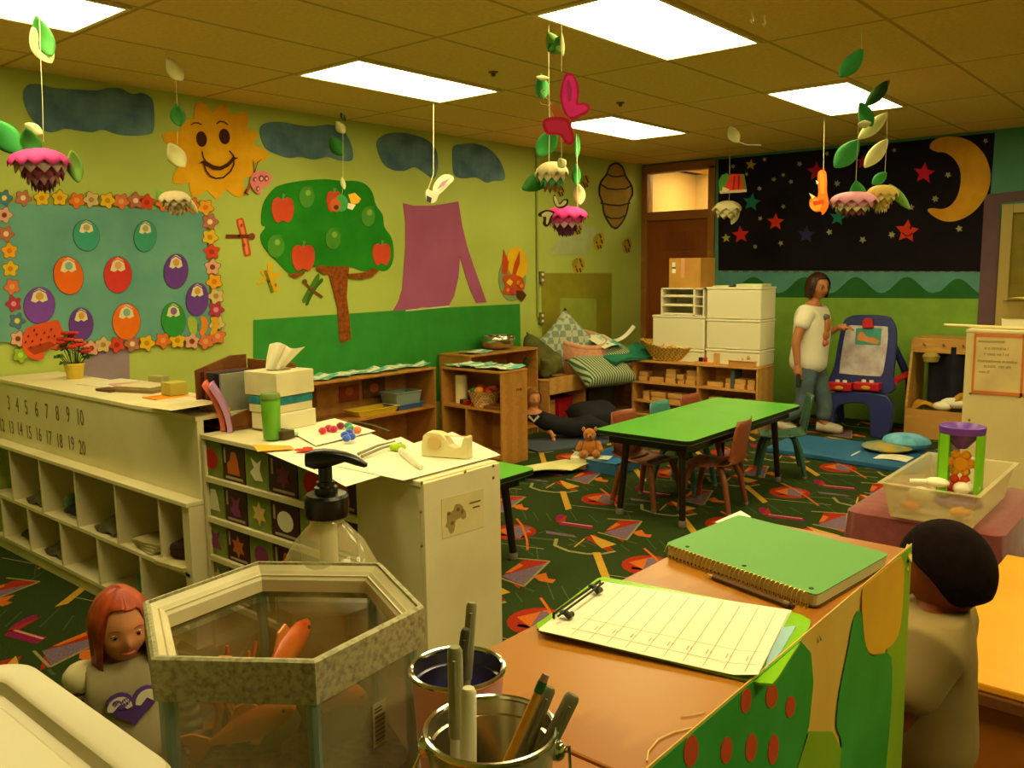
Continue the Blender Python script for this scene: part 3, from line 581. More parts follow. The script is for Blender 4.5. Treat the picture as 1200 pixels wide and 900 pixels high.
# low bench shelf under the cushions
bx0, bx1, by0 = 6.42, 7.3, 5.0
shelfunit('low_bench', 'low light wood bench shelf along the wall under the cushions', bx0, 7.95, by0, 5.46, 0, .50, 'y', [], [7.02], m=tan2, t=.02)
MB().box(bx0, 7.95, by0-.014, by0-.0045, .36, .52).build('bench_rail', tan2, None, 'light wood board along the front edge of the cushioned bench', 'board', bevel=.003)
tub(6.85, 5.22, .08, .24, .22, .2, mat('red_bin', '#b81428', .4), 'storage_bin', 'bright red bin under the bench', 'bin')
MB().box(6.5, 6.72, 5.15, 5.35, .08, .27).build('wooden_box', tan2, None, 'small light wood box under the bench, beside the red bin', 'box', bevel=.004)
tub(7.45, 5.2, .08, .5, .24, .24, mat('dark_clear_bin', '#4a4a34', .35, alpha=.92), 'storage_bin', 'murky clear bin with colourful toys under the right end of the bench', 'bin')
for i, (dx, c) in enumerate([(-.15,'#d8b030'), (.0,'#a87a2c'), (.12,'#c8402a'), (.18,'#5a7a4a')]):
    MB().sph((7.45+dx, 5.19, .30), (.055,.05,.05), 10, 7).build('soft_toy', pc(c), None, ['yellow', 'brown', 'red', 'grey green'][i]+' soft toy on top of the murky bin under the bench', 'toy', smooth=True)
# cushions
def cushion(name, label, c, w, h, t, mt, rx=0, ry=0, rz=0, cat='cushion'):
    b = MB(); M = Matrix.Rotation(rz, 4, 'Z') @ Matrix.Rotation(ry, 4, 'Y') @ Matrix.Rotation(rx, 4, 'X'); n = 12; vs = []; fs = []
    for s_ in (1, -1):
        for i in range(n+1):
            for j in range(n+1):
                u, v = i/n*2-1, j/n*2-1; q = (1-u**4)*(1-v**4); k = 1-.07*(abs(u*v)<.9)*(1-abs(u*v)); e = 1-.06*(1-v*v)*(abs(u)>.5)-.0
                vs.append(M @ Vector((w/2*u*(1-.08*(1-v*v)*abs(u)), h/2*v*(1-.08*(1-u*u)*abs(v)), s_*t/2*q**.45 if q > 0 else 0))+Vector(c))
    W = n+1
    for i in range(n):
        for j in range(n): fs.append((i*W+j, i*W+j+1, (i+1)*W+j+1, (i+1)*W+j)); o = W*W; fs.append((o+i*W+j, o+(i+1)*W+j, o+(i+1)*W+j+1, o+i*W+j+1))
    b.add(vs, fs); return b.build(name, mt, None, label, cat, smooth=180)
quilt = mat('patchwork_blue', '#7f9088', .85, '#b4bca0', 16, kind='check', lo=.45, hi=.55); olivec = mat('olive_camo_cloth', '#6a6a34', .9, '#4a4e22', 9)
q = ay(657, 398, 5.3); cushion('patchwork_cushion', 'grey blue patchwork cushion leaning on its corner at the top of the heap', (q.x+.0, 5.22, .80), .52, .52, .14, quilt, rx=PI/2-.2, ry=PI/4, rz=-.6)
q = ay(632, 400, 5.2); cushion('camouflage_cushion', 'dark olive camouflage cushion behind the patchwork one', (q.x+.03, 5.24, .70), .44, .36, .18, olivec, rx=PI/2-.3, ry=.5)
q = ay(640, 425, 5.15); cushion('camouflage_cushion', 'crumpled olive cloth cushion at the left end of the bench', (q.x+.03, 5.13, .63), .28, .2, .2, olivec, rx=PI/2, ry=-.2)
# pink toddler tub chair
pk = mat('pink_fabric', '#d89a78', .9, '#c88868', 30, sheen=.3); b = MB(); cc = ay(683, 410, 5.0); cx, cy, cz = cc.x+.20, 5.15, .50
prof = []
b2 = []
for i in range(9):
    v = i/8
    for j in range(33):
        a = 2*PI*j/32; low = .5+.5*cos(a-(-2.0)); top = .40-.14*low
        r = .24+.03*sin(v*PI)+.03*v; b2.append(Vector((cx+r*cos(a), cy+r*.95*sin(a), cz+.002+v*top)))
fs = [(i*33+j, i*33+j+1, (i+1)*33+j+1, (i+1)*33+j) for i in range(8) for j in range(32)]
o2 = []
for i in range(9):
    v = i/8
    for j in range(33):
        a = 2*PI*j/32; low = .5+.5*cos(a-(-2.0)); top = .40-.14*low; r = .17+.05*v; o2.append(Vector((cx+r*cos(a), cy+r*.95*sin(a), cz+.15+v*(top-.15))))
b.add(b2, fs); b.add(o2, fs)
b.tube([Vector((cx+.245*cos(2*PI*j/32), cy+.235*sin(2*PI*j/32), cz+.40-.14*(.5+.5*cos(2*PI*j/32+2.0)))) for j in range(33)], .03, 10); b.lathe([(0,.16),(.18,.15),(.19,.1)], (cx, cy, cz), 24)
b.build('pink_tub_chair', pk, None, 'salmon pink padded toddler tub chair on the bench beside the patchwork cushion', 'chair', smooth=True)
# striped cushions and teal cloth
strp = mat('striped_cloth', '#39614c', .85, '#b4bc94', 10, kind='stripe', lo=.35, hi=.65)
q = ay(706, 448, 4.86); cushion('striped_cushion', 'green and cream striped cushion, lower of the two on the bench', (q.x-.03, 4.84, .545), .70, .42, .19, strp, rx=.6, rz=-.25)
q = ay(713, 423, 4.95); cushion('striped_cushion', 'green and cream striped cushion, upper of the two', (q.x+.04, 4.96, .69), .56, .38, .14, strp, rx=.45, rz=-.2)
tc = mat('teal_cloth', '#2c8a70', .8, '#1c6a54', 7); q = ay(722, 424, 4.9)
MB().sheet(lambda u, v: (q.x-.30+u*.66, 4.70+v*.3+.03*sin(u*6)-.1*u, .60+.015*sin(u*7+v)+.06*u+.07*v), 16, 6, .03).build('teal_cloth', tc, None, 'crumpled teal cloth between the striped cushions', 'cloth', smooth=True)
q = ay(712, 412, 4.9); MB().sheet(lambda u, v: (q.x-.14+u*.34+.06*v, 4.84+v*.28, .755+.0*u+.10*v+.025*sin(u*3)), 8, 5, .002).build('open_book', tealp, None, 'white sheet with a teal drawing lying on the upper striped cushion', 'paper', smooth=True)
q = ay(735, 405, 4.9); MB().sheet(lambda u, v: (q.x-.20+u*.36, 4.90+v*.04+.0*u, .80+.13*u*u+.02*v), 8, 2, .006).build('white_strip', paper, None, 'thin white strip curving up towards the bread basket', 'paper', smooth=True)
MB().lathe([(.014,0),(.014,.16),(.02,.17),(.02,.2),(0,.2)], (ay(716, 400, 5.3).x, 5.3, .505), 10).build('dark_bottle', black, None, 'narrow dark bottle between the pink chair and the striped cushions', 'bottle', smooth=True)
# block shelf
BX = 7.5; BY0, BY1, BZ = 3.385, 4.755, .62
shelfunit('block_shelf', 'light wooden shelf full of toy blocks below the white drawers', BX, BX+.36, BY0, BY1, 0, BZ, 'x', [.385, .19], [(BY0+.62+.0, .068, BZ-.018)], m=tan2)
rb = random.Random(3); bm_ = mat('block_wood', '#d8a860', .6, '#c8944c', 6)
nb = 0
for zb, hh in ((.404, .19), (.209, .15)):
    for side, (ya, yb) in enumerate(((BY0+.03, BY0+.6), (BY0+.64, BY1-.03))):
        y = ya+.02; k = 0
        while y < yb-.12:
            L_ = rb.choice([.08, .12, .18]); L_ = min(L_, yb-y-.01); nlev = rb.choice([1, 2, 2, 3])
            for lv in range(nlev):
                if zb+.05*(lv+1) > zb+hh-.02: break
                nb += 1
                MB().obox((BX+.1+.02*rb.random(), y+L_/2, zb+.023+lv*.0465), .1+.05*rb.random(), L_*.9, .045, (rb.random()-.5)*(.2 if lv else .1)).build('wooden_block', bm_, None, 'wooden block, %s %s bay, %s column from the right, %s layer' % ('upper' if zb > .3 else 'lower', 'left' if side else 'right', ORD[k], ['bottom', 'second', 'third'][lv]), 'block', 'wooden blocks on the block shelf', bevel=.003)
            y += L_+.015; k += 1
MB().box(BX+.03, BX+.2, BY0+.25, BY0+.29, .404, .58).build('grey_book', mat('grey_blue_board', '#4a5a58', .6), None, 'dark grey blue book standing between the blocks on the upper board', 'book', bevel=.002)
# white storage drawers
def drawers(x0, y0, y1, z0, z1, label, name='plastic_chest', dep=.34):
    o = thing(name, label, 'drawer unit', (x0+dep/2, (y0+y1)/2, z0), 'white plastic storage drawers'); b = MB()
    b.box(x0+.006, x0+dep, y0+.004, y1-.004, z0+.001, z1-.02); b.build('drawer', mat('drawer_plastic', '#ece4c4', .4, spec=.4), o, bevel=.012)
    MB().box(x0, x0+dep+.004, y0, y1, z1-.022, z1-.001).build('lid', whitep, o, bevel=.006)
    MB().box(x0-.004, x0+.006, (y0+y1)/2-.06, (y0+y1)/2+.06, z0+.008, z0+.016).build('handle', whitep, o, bevel=.002)
SX = 7.56
ya, yb = ax(892, 350, SX).y, ax(827.5, 350, SX).y
zs = [BZ, ax(860, 410, SX).z, ax(860, 374.5, SX).z, ax(860, 336.5, SX).z]
drawers(SX, ya, yb, zs[0], zs[1], 'white plastic drawer at the bottom of the tall right stack')
drawers(SX, ya, yb, zs[1], zs[2], 'white plastic drawer in the middle of the tall right stack')
drawers(SX, ya, yb, zs[2], zs[3], 'white plastic drawer at the top of the tall right stack, papers on its lid')
yc, yd = yb+.012, ax(764, 385, SX).y; z2 = [BZ, ax(800, 409, SX).z, ax(800, 370, SX).z]
drawers(SX, yc, yd, z2[0], z2[1], 'white plastic drawer behind the basket, at the bottom of the left stack')
drawers(SX, yc, yd, z2[1], z2[2], 'white plastic drawer under the letter tray')
# letter tray
ty0, ty1 = yc+.01, ax(774.5, 355, SX).y; tz0, tz1 = z2[2], ax(800, 337.5, SX).z
lt = thing('letter_tray', 'white three slot letter tray between the drawer and the cardboard box', 'letter tray', (SX+.15, (ty0+ty1)/2, tz0))
b = MB(); t = .012; H = tz1-tz0; ymid = ty0+.1
b.box(SX, SX+.3, ty0, ty0+t, tz0, tz1); b.box(SX, SX+.3, ty1-t, ty1, tz0, tz1); b.box(SX, SX+.3, ymid, ymid+t*1.4, tz0, tz1); b.box(SX+.29, SX+.3, ty0, ty1, tz0, tz1); b.box(SX, SX+.3, ty0, ty1, tz1-t, tz1); b.build('body', whitep, lt)
for k in range(3): MB().box(SX, SX+.29, ty0+t, ty1-t, tz0+.002+k*H/3, tz0+.010+k*H/3).build('slot_board', whitep, lt)
for k in range(3): MB().box(SX+.03, SX+.27, ymid+.03, ty1-.03, tz0+.012+k*H/3, tz0+.022+k*H/3).build('paper_stack', paper, None, 'stack of paper in the %s slot of the letter tray' % ['bottom', 'middle', 'top'][k], 'paper', 'paper in the letter tray')
# cardboard box
card = mat('cardboard', '#c89444', .8, '#bb873a', 5); ca, cb = ax(821, 320, SX+.02).y, ax(784, 320, SX+.02).y; ctz = ax(800, 302.5, SX+.02).z
cbx = thing('cardboard_box', 'brown cardboard box on the letter tray with pink and black stickers', 'box', (SX+.17, (ca+cb)/2, tz1))
MB().box(SX+.02, SX+.32, ca, cb, tz1, ctz).build('body', card, cbx, bevel=.003)
MB().box(SX+.018, SX+.0199, (ca+cb)/2-.0, (ca+cb)/2+.04, ctz-.19, ctz).build('tape', mat('tape_pink', '#dba070', .4), cbx)
b = MB()
for k, (dy, dz, w, h) in enumerate([(.035,.04,.035,.045),(.035,.105,.04,.04)]): b.box(SX+.0175, SX+.0195, cb-dy-w, cb-dy, ctz-dz-h, ctz-dz, 0)
b.box(SX+.0172, SX+.0192, cb-.075, cb-.038, ctz-.098, ctz-.088, 1); b.box(SX+.0175, SX+.0195, (ca+cb)/2-.05, (ca+cb)/2-.02, ctz-.15, ctz-.06, 2)
b.build('sticker', [paper, black, pc('#e08868')], cbx)
for k, (px, w, h, c, lb) in enumerate([(848, .16, .012, '#e4dcb0', 'thin stack of white paper on the tall drawers, left'), (881, .26, .028, '#d8e0b4', 'thick pale green paper stack on the tall drawers'), (861, .07, .014, '#3a3424', 'small dark object between the paper stacks on the tall drawers')]):
    y = ax(px, 335, SX+.1).y; MB().obox((SX+.14, y, zs[3]+h/2), .2, w, h, .06*(k-1)).build('paper_stack', pc(c), None, lb, 'paper' if k < 2 else 'stapler', bevel=.002)
# basket of bread shapes
wick = mat('wicker_yellow', '#d8ac4c', .75, '#a87a28', 45, kind='check', lo=.3, hi=.7, bump=.4)
by_ = ax(776, 410, BX-.0).y; bkc = Vector((BX+.12, by_+.0, BZ+.001)); b = MB(); n = 40; P = []
for r, z in [(.0,0),(.62,0),(.78,.05),(.92,.09),(1.02,.125),(1.0,.13),(.88,.095),(.72,.05),(.55,.012),(.0,.012)]:
    for j in range(n):
        a = 2*PI*j/n; lift = .05*max(0, sin(a))*r; P.append(bkc+Vector((r*.15*cos(a), r*(.31)*sin(a), z*1.15+lift*1.3+.004*sin(9*a)*r)))
K = 10; b.add(P, [(i*n+j, i*n+(j+1) % n, (i+1)*n+(j+1) % n, (i+1)*n+j) for i in range(K-1) for j in range(n)]); b.build('wicker_basket', wick, None, 'oval yellow wicker basket on the left end of the block shelf', 'basket', smooth=True)
b = MB(); b.tube([bkc+Vector((.0,-.02,.15)), bkc+Vector((-.03,.02,.165)), bkc+Vector((0,.08,.16))], [.02,.03,.018], 10); b.build('purple_toy', pc('#b080b8'), None, 'lilac toy lying in the wicker basket', 'toy', smooth=True)
for i in range(9):
    a = i*.7; MB().tube([bkc+Vector((.08*cos(a), .16*sin(a)-.02, .12)), bkc+Vector((.05*cos(a+1), .15*sin(a+.8)-.02, .15+.012*(i % 3)))], [.02,.014], 7).build('wooden_piece', bm_, None, 'light wooden piece heaped in the yellow wicker basket, %s of nine' % ORD[i], 'toy', 'wooden pieces in the wicker basket', smooth=True)
y = ax(836, 425, BX+.05).y
o = thing('wooden_block', 'upright wooden block with a raised end on the block shelf, black and red marks', 'block', (BX+.08, y, BZ)); MB().box(BX+.05, BX+.09, y-.06, y+.0, BZ+.001, BZ+.115).build('upright', bm_, o, bevel=.003); MB().box(BX+.03, BX+.09, y+.0, y+.2, BZ+.001, BZ+.022).build('base', bm_, o, bevel=.003)
for dy, c, n_ in ((.07, '#c8302c', 'red'), (.12, '#2a1c14', 'black')): MB().box(BX+.04, BX+.07, y+dy, y+dy+.035, BZ+.023, BZ+.062).build('toy_cube', pc(c, .4), None, 'small %s cube beside the upright wooden block' % n_, 'cube', bevel=.003)
yy = ax(870, 420, BX+.05).y; rb = random.Random(5)
b = tub(BX+.09, yy, BZ+.001, .13, .26, .055, tan2, 'wooden_tray', 'small wooden tray of blocks in front of the tall drawers', 'tray', tap=.98)
for i in range(8):
    MB().obox((BX+.08+.03*rb.random(), yy-.1+.028*i, BZ+.055+.012*(i % 3)), .06, .03, .03, rb.random()*2, ry=rb.random()*.5).build('wooden_block', bm_, None, 'small block heaped in the wooden tray before the tall drawers, %s from the right' % ORD[i], 'block', 'blocks heaped in the small wooden tray', bevel=.002)
# ------------------------------------------------------------ green activity table
def table(name, label, x0, x1, y0, y1, z, top, legs, skirt=.06):
    o = thing(name, label, 'table', ((x0+x1)/2, (y0+y1)/2, 0)); b = MB(); r = .05; pts = []
    for cx, cy, a0 in ((x1-r, y1-r, 0), (x0+r, y1-r, 90), (x0+r, y0+r, 180), (x1-r, y0+r, 270)):
        for k in range(5): a = math.radians(a0+k*22.5); pts.append((cx+r*cos(a), cy+r*sin(a), z-.028))
    b.prism(pts, (0,0,1), .028, 0); b.prism([((x-(x0+x1)/2)*1.001+(x0+x1)/2, (y-(y0+y1)/2)*1.002+(y0+y1)/2, z-.026) for x, y, _ in pts], (0,0,1), .024, 1)
    b.build('tabletop', [top, mat('black_edge', '#15120e', .5)], o, smooth=True)
    MB().box(x0+.08, x1-.08, y0+.06, y1-.06, z-.028-skirt, z-.0285).build('apron', black, o)
    for lx, ly in legs:
        sx = 1 if lx > (x0+x1)/2 else -1; sy = 1 if ly > (y0+y1)/2 else -1
        l_ = MB().tube([(lx-.04*sx, ly-.03*sy, z-.03), (lx, ly, .03)], [.024, .02], 12).build('leg', mat('dark_leg', '#1c1410', .35), o, smooth=True)
        MB().lathe([(0,0),(.024,.002),(.026,.03),(.02,.04)], (lx, ly, 0), 12).build('leg_foot', mat('foot_grey', '#6a6258', .4), l_, smooth=True)
    return o
gtop = mat('green_laminate', '#5cb63e', .3, '#56ae3a', 3, spec=.5)
table('activity_table', 'long green topped activity table with children chairs around it', 4.39, 6.05, 2.39, 3.06, .56, gtop, [(4.52,2.5),(4.52,2.95),(5.92,2.5),(5.92,2.95)])
table('activity_table', 'green table corner peeping out behind the white shelf end', 2.55, 3.54, 2.84, 3.6, .5, gtop, [(3.44,2.93),(3.44,3.5),(2.65,2.93),(2.65,3.5)])
def chair_proto(col, colleg, label):
    o = thing('child_chair', label, 'chair', (0,0,0), 'moulded children chairs at the green table')
    sm = mat('chair_'+col, col, .38, spec=.5); lm = mat('chairleg_'+colleg, colleg, .4)
    def seat(u, v):
        # v runs from the front lip over the seat and up the back
        x = (u-.5)*2; w = .16
        if v < .55: t = v/.55; y = .15-.29*t; z = .31-.012*sin(t*PI)+.02*x*x*(t)
        elif v < .68: t = (v-.55)/.13; a = t*PI/2*.93; y = -.14-.045*sin(a); z = .31+.045*(1-cos(a))+.02*x*x
        else: t = (v-.68)/.32; y = -.185-.045*t+.03*x*x; z = .355+.25*t; w = .16-.03*t*t*t
        return (x*w, y, z)
    MB().sheet(seat, 10, 22, .008).build('seat_shell', sm, o, smooth=180)
    for s in (-1, 1):
        for k, (y1, y2) in enumerate(((.1, .16), (-.1, -.17))):
            MB().tube([(s*.09, y1*.7, .302), (s*.125, y1, .285), (s*.145, (y1+y2)/2, .2), (s*.165, y2, .02)], [.018,.021,.020,.017], 10).build('leg', lm, o, smooth=True)
            MB().lathe([(0,0),(.017,.001),(.018,.02),(.013,.025)], (s*.165, y2, 0), 10).build('glide', mat('glide_grey', '#8a8474', .3, metal=.5), o, smooth=True)
    b = MB(); b.tube([(-.09,.07,.302),(.09,.07,.302)], .013, 8); b.tube([(-.09,-.07,.302),(.09,-.07,.302)], .013, 8); b.build('seat_frame', lm, o, smooth=True)
    return o
brn = chair_proto('#8e4a30', '#7a4228', 'x'); grn = chair_proto('#2f5c4e', '#2c5448', 'x'); tl = chair_proto('#4a8a84', '#3a6a64', 'x')
pk_ = copy_tree(brn)
put(brn, (5.02, 2.56, 0), .12, 'brown moulded child chair pulled up to the near long side of the green table')
put(grn, (6.17, 2.6, 0), .5, 'dark green moulded child chair at the near right corner of the green table')
qt = az(768, 474, .58); put(tl, (qt.x, qt.y-.24, 0), PI+.05, 'teal chair back showing beyond the far side of the green table')
qt = az(724, 485, .58); put(pk_, (qt.x, qt.y-.24, 0), PI-.05, 'leftmost brown chair back beyond the green table, next to the teddy bear')
c4 = copy_tree(brn); qt = az(803, 466, .58); put(c4, (qt.x, qt.y-.24, 0), PI, 'rightmost brown chair back beyond the far side of the green table, before the block shelf')
# ------------------------------------------------------------ mats, tray, bear
mb_ = mat('blue_mat_vinyl', '#2f6ea4', .45, '#2a6496', 4)
b = MB(); b.prism([(6.72,1.76,0),(7.5,1.7,0),(7.5,3.02,0),(6.8,2.98,0)], (0,0,1), .05); b.build('floor_mat', mb_, None, 'flat blue exercise mat in front of the easel', 'mat', bevel=.012)
q = az(1040, 524, .08)
b = MB(); b.sph((q.x, q.y, .085), (.2,.2,.034), 16, 8); b.build('yellow_cloth', mat('olive_yellow_cloth', '#b89a3a', .85, '#5a8a8a', 7), None, 'folded yellow and green cloth lying on the blue mat', 'cloth', smooth=True)
q2 = az(1062, 520, .1); b = MB(); b.sph((q2.x, q2.y, .12), (.17,.19,.068), 16, 10); b.build('blue_bundle', mat('light_blue_cloth', '#7cc0e0', .8, '#4a98c0', 9), None, 'light blue crumpled bag on the blue mat', 'bag', smooth=True)
q3 = az(1020, 532, .06); MB().sheet(lambda u, v: (q3.x-.1+.2*v, q3.y-.3+.42*u, .054+.01*sin(6*u)), 8, 3, .004).build('white_sheet', paper, None, 'thin white sheet under the yellow cloth on the blue mat', 'paper')
tray = mat('blue_tray_plastic', '#3a7ab4', .35)
tq = az(706, 548, .0); tq = az(722, 547, 0); tub(tq.x, tq.y, .0, .56, .36, .1, tray, 'plastic_basin', 'shallow blue basin on the floor beside the green table, holding the bear', 'basin', tap=.93)
brm = mat('bear_plush', '#b8701c', .95, '#a45c14', 40, sheen=.4, bump=.6)
bq = az(690, 530, .12); bc = az(691, 533, .11); b = MB()
class SB(MB):
    def sph(s, c, r, n=12, k=8, m=0, M=None): r = (r, r, r) if not isinstance(r, tuple) else r; return MB.sph(s, bc+(Vector(c)-bc)*.62, tuple(q*.62 for q in r), n, k, m, M)
    def tube(s, p, r, n=8, m=0, cap=True): return MB.tube(s, [bc+(Vector(q)-bc)*.62 for q in p], [q*.62 for q in r], n, m, cap)
b = SB()
b.sph(bc+Vector((0,0,.09)), (.10,.1,.11), 14, 10); b.sph(bc+Vector((0,0,.26)), (.085,.08,.08), 14, 10); b.sph(bc+Vector((-.06,-.05,.25)), (.04,.04,.033), 10, 7)
for s in (-1, 1):
    b.sph(bc+Vector((s*-.045, s*.06, .33)), (.028,.02,.03), 10, 7); b.tube([bc+Vector((s*-.05, s*.08, .16)), bc+Vector((s*-.06-.05, s*.13-.03, .08))], [.04,.035], 10); b.sph(bc+Vector((s*-.06-.05, s*.13-.03, .08)), .037, 10, 7)
    b.tube([bc+Vector((s*-.04-.02, s*.05-.03, .04)), bc+Vector((s*-.05-.14, s*.07-.1, .03))], [.05,.045], 10); b.sph(bc+Vector((s*-.05-.15, s*.07-.1, .04)), (.045,.045,.05), 10, 7)
be = b.build('teddy_bear', brm, None, 'brown teddy bear sitting on the white cloth beside the green table', 'teddy bear', smooth=True)
for s in (-1, 1): SB().sph(bc+Vector((-.058+s*-.02-.01, -.045+s*.03, .28)), .008, 8, 6).build('eye', black, be, smooth=True)
SB().sph(bc+Vector((-.094,-.078,.262)), .011, 8, 6).build('nose', black, be, smooth=True)
wc = mat('white_blanket', '#e4dfc4', .9, '#a8c8b8', 6, lo=.45, hi=.6); g1 = az(676, 535, .1)
def bl(u, v):
    top = az(674+44*u, 529+6*u, .108); mid_ = az(668+46*u, 536+2*u, .108); bot = az(670+27*u, 550+4*u-6*u*u, .012)
    p = top.lerp(mid_, min(1, v/.4)) if v < .4 else mid_.lerp(bot, (v-.4)/.6)
    return p+Vector((.006*sin(u*12)*v, -.008*sin(u*9+1)*v, .004*sin(u*8+v*5)))
MB().sheet(bl, 20, 14, .006).build('white_blanket', wc, None, 'white and aqua cloth hanging over the edge of the blue basin', 'blanket', smooth=True)
c0 = az(622, 555, 0)
MB().sheet(lambda u, v: (c0.x-.42+.75*u+.1*v, c0.y-.05+.32*v-.28*u, .012+.05*abs(sin(u*4+v*2))*(1-v)+.02*u), 18, 8, .006).build('cream_cloth', mat('cream_cloth', '#e6e2a8', .9, '#d4d090', 5), None, 'pale cream cloth lying on the carpet behind the small green table', 'cloth', smooth=True)
# ------------------------------------------------------------ easel
EX = 8.02
ez = thing('art_easel', 'dark blue plastic art easel with a white drawing board and red paint trays', 'easel', (8.2, 2.68, 0)); blu = mat('easel_blue', '#2c3478', .38, '#283070', 3, spec=.5)
def EP(x, y, o=0): return ax(x, y, EX+o)
def tilt(p, k=.12): return Vector((p.x+(p.z-.0)*k, p.y, p.z))
outer = [(972,458),(976,430),(980,400),(985,378),(992,372),(1002,370),(1035,371),(1044,378),(1048,390),(1048,410),(1046,440),(1042,462)]
inner = [(983,434),(986,405),(989,387),(993,382),(1004,382),(1034,383),(1038,387),(1038,405),(1035,430),(1032,440),(1024,441),(987,438)]
def plane_pts(pts, off=0): return [tilt(EP(x, y), .1)+Vector((off, 0, 0)) for x, y in pts]
b = MB(); b.prism(plane_pts(smoothpoly(outer, 3)), (-1,0,.1), .035); b.build('board_frame', blu, ez, bevel=.008, smooth=True)
b = MB(); b.prism(plane_pts(smoothpoly(inner, 3), -.036), (-1,0,.1), .006); b.build('drawing_board', mat('whiteboard', '#cfc8d0', .35, '#b0a0a8', 9), ez)
b = MB(); b.prism(plane_pts([(1001,385),(1031,385),(1030,405),(1000,404)], -.043), (-1,0,.1), .002); b.prism(plane_pts(smoothpoly([(1003,394),(1008,389),(1014,395),(1021,396),(1028,399),(1027,403),(1018,402),(1010,400),(1004,399)], 3), -.0455), (-1,0,.1), .001, 1); b.build('taped_picture', [pc('#4f9a90'), pc('#d88a58')], ez)
b = MB(); b.prism(plane_pts([(1009,376),(1013,373),(1020,374),(1022,385),(1009,385)], -.04), (-1,0,.1), .03); b.build('clip', mat('easel_red', '#b81c28', .35), ez, bevel=.006)
red = mat('easel_red', '#b81c28', .35)
for xa, xb in ((973, 1001), (1003, 1033)):
    p = tilt(EP(xa, 447), .1); q = tilt(EP(xb, 458), .1); tr = MB().box(p.x-.13, p.x-.03, q.y, p.y, q.z, p.z+.005).build('paint_tray', red, ez, bevel=.012)
    for k in range(2): MB().lathe([(0,0),(.02,0),(.02,.025),(0,.025)], (p.x-.08, q.y+(p.y-q.y)*(.35+.3*k), p.z), 12).build('paint_cup', whitep, tr)
    MB().sph((p.x-.131, (p.y+q.y)/2, (p.z+q.z)/2-.005), (.004,.04,.018), 12, 6).build('tray_badge', pc('#d8a030'), tr)
lg = [(974,460),(1042,463),(1046,500),(1036,515),(1023,512),(1021,480),(1012,472),(990,473),(980,482),(978,506),(965,508),(962,495),(970,475)]
pts = []
for x, y in smoothpoly(lg, 3): p = EP(x, y); pts.append(Vector((p.x, p.y, max(.0, p.z))))
MB().prism(pts, (-1,0,0), .06).build('front_leg_frame', blu, ez, bevel=.01, smooth=True)
for y in (2.32, 2.98):
    MB().tube([(8.18, y*.5+2.65*.5, 1.0), (8.42, y, .5), (8.55, y, .03)], [.03,.035,.04], 10).build('rear_leg', blu, ez, smooth=True)
p = EP(1047, 452); MB().tube([(8.05, p.y, .52), (8.45, p.y-.02, .56)], [.03,.03], 12).build('side_knob', red, ez, smooth=True)
# ------------------------------------------------------------ dress-up unit and white cabinet
dx = 8.2; yL = ax(1059, 500, dx).y; yR = 1.5; zt = ax(1068, 398, dx).z
o = thing('coat_cubby', 'light wooden dress-up unit with hooks between the easel and the white cabinet', 'coat cubby', (dx+.2, (yL+yR)/2, 0)); b = MB()
b.prism([(dx,yL,0),(dx+.5,yL,0),(dx+.5,yL,zt),(dx+.12,yL,zt),(dx,yL,.3)], (0,-1,0), .022); b.build('side_panel', tan2, o, bevel=.004); b = MB(); b.prism([(dx,yR,0),(dx+.5,yR,0),(dx+.5,yR,zt),(dx+.12,yR,zt),(dx,yR,.3)], (0,-1,0), .022); b.build('side_panel', tan2, o, bevel=.004)
MB().box(dx+.1, dx+.125, yR, yL-.022, zt-.12, zt).build('hook_rail', tan2, o, bevel=.003); MB().box(dx+.1, dx+.5, yR, yL-.022, zt-.003, zt+.012).build('top', tan2, o)
MB().box(dx+.0, dx+.02, yR, yL-.022, 0.0, .26).build('front_board', tan2, o); MB().box(dx+.02, dx+.5, yR, yL-.022, .15, .17).build('floor_board', tan2, o)
for k in range(3):
    yk = yL-.12-k*.16; MB().tube([(dx+.1,yk,zt-.05),(dx+.06,yk,zt-.05),(dx+.05,yk,zt-.03)], .006, 8).build('hook', mat('brass', '#c8a050', .3, metal=.8), o, smooth=True)
q = ax(1112, 440, dx+.15); b = MB()
b.add([], [])
b.sheet(lambda u, v: (dx+.14+.05*sin(u*9), q.y+.14-u*.34, zt-.06-v*(.52-.1*u)+.0), 12, 10, .05); b.build('hanging_coat', mat('navy_cloth', '#12121e', .85, '#1c1c2c', 8), None, 'black coat hanging from the hooks of the dress-up unit', 'coat', smooth=True)
rb = random.Random(9)
b = MB(); q = ax(1090, 470, dx+.1)
b.sheet(lambda u, v: (dx+.05+.35*v, yL-.06-.5*u, .23+.13*u+.05*sin(u*9+v*5)+.06*v), 16, 8, .03); b.build('yellow_costume', mat('costume_yellow', '#d8a428', .85, '#b07c18', 9), None, 'heap of yellow dress-up cloth in the wooden unit', 'cloth', smooth=True)
b = MB(); b.sph((dx+.1, yL-.4, .33), (.07,.13,.05), 14, 8); b.sph((dx+.06, yL-.3, .30), (.05,.08,.04), 12, 8); b.build('white_costume', paper, None, 'white cloth on the heap in the dress-up unit', 'cloth', smooth=True)
MB().lathe([(.0,0),(.06,.0),(.075,.05),(.04,.09),(0,.095)], (dx+.12, yL-.17, zt-.20), 14).build('straw_hat', mat('straw', '#a89048', .9), None, 'small straw hat hanging under the hook rail', 'hat', smooth=True)
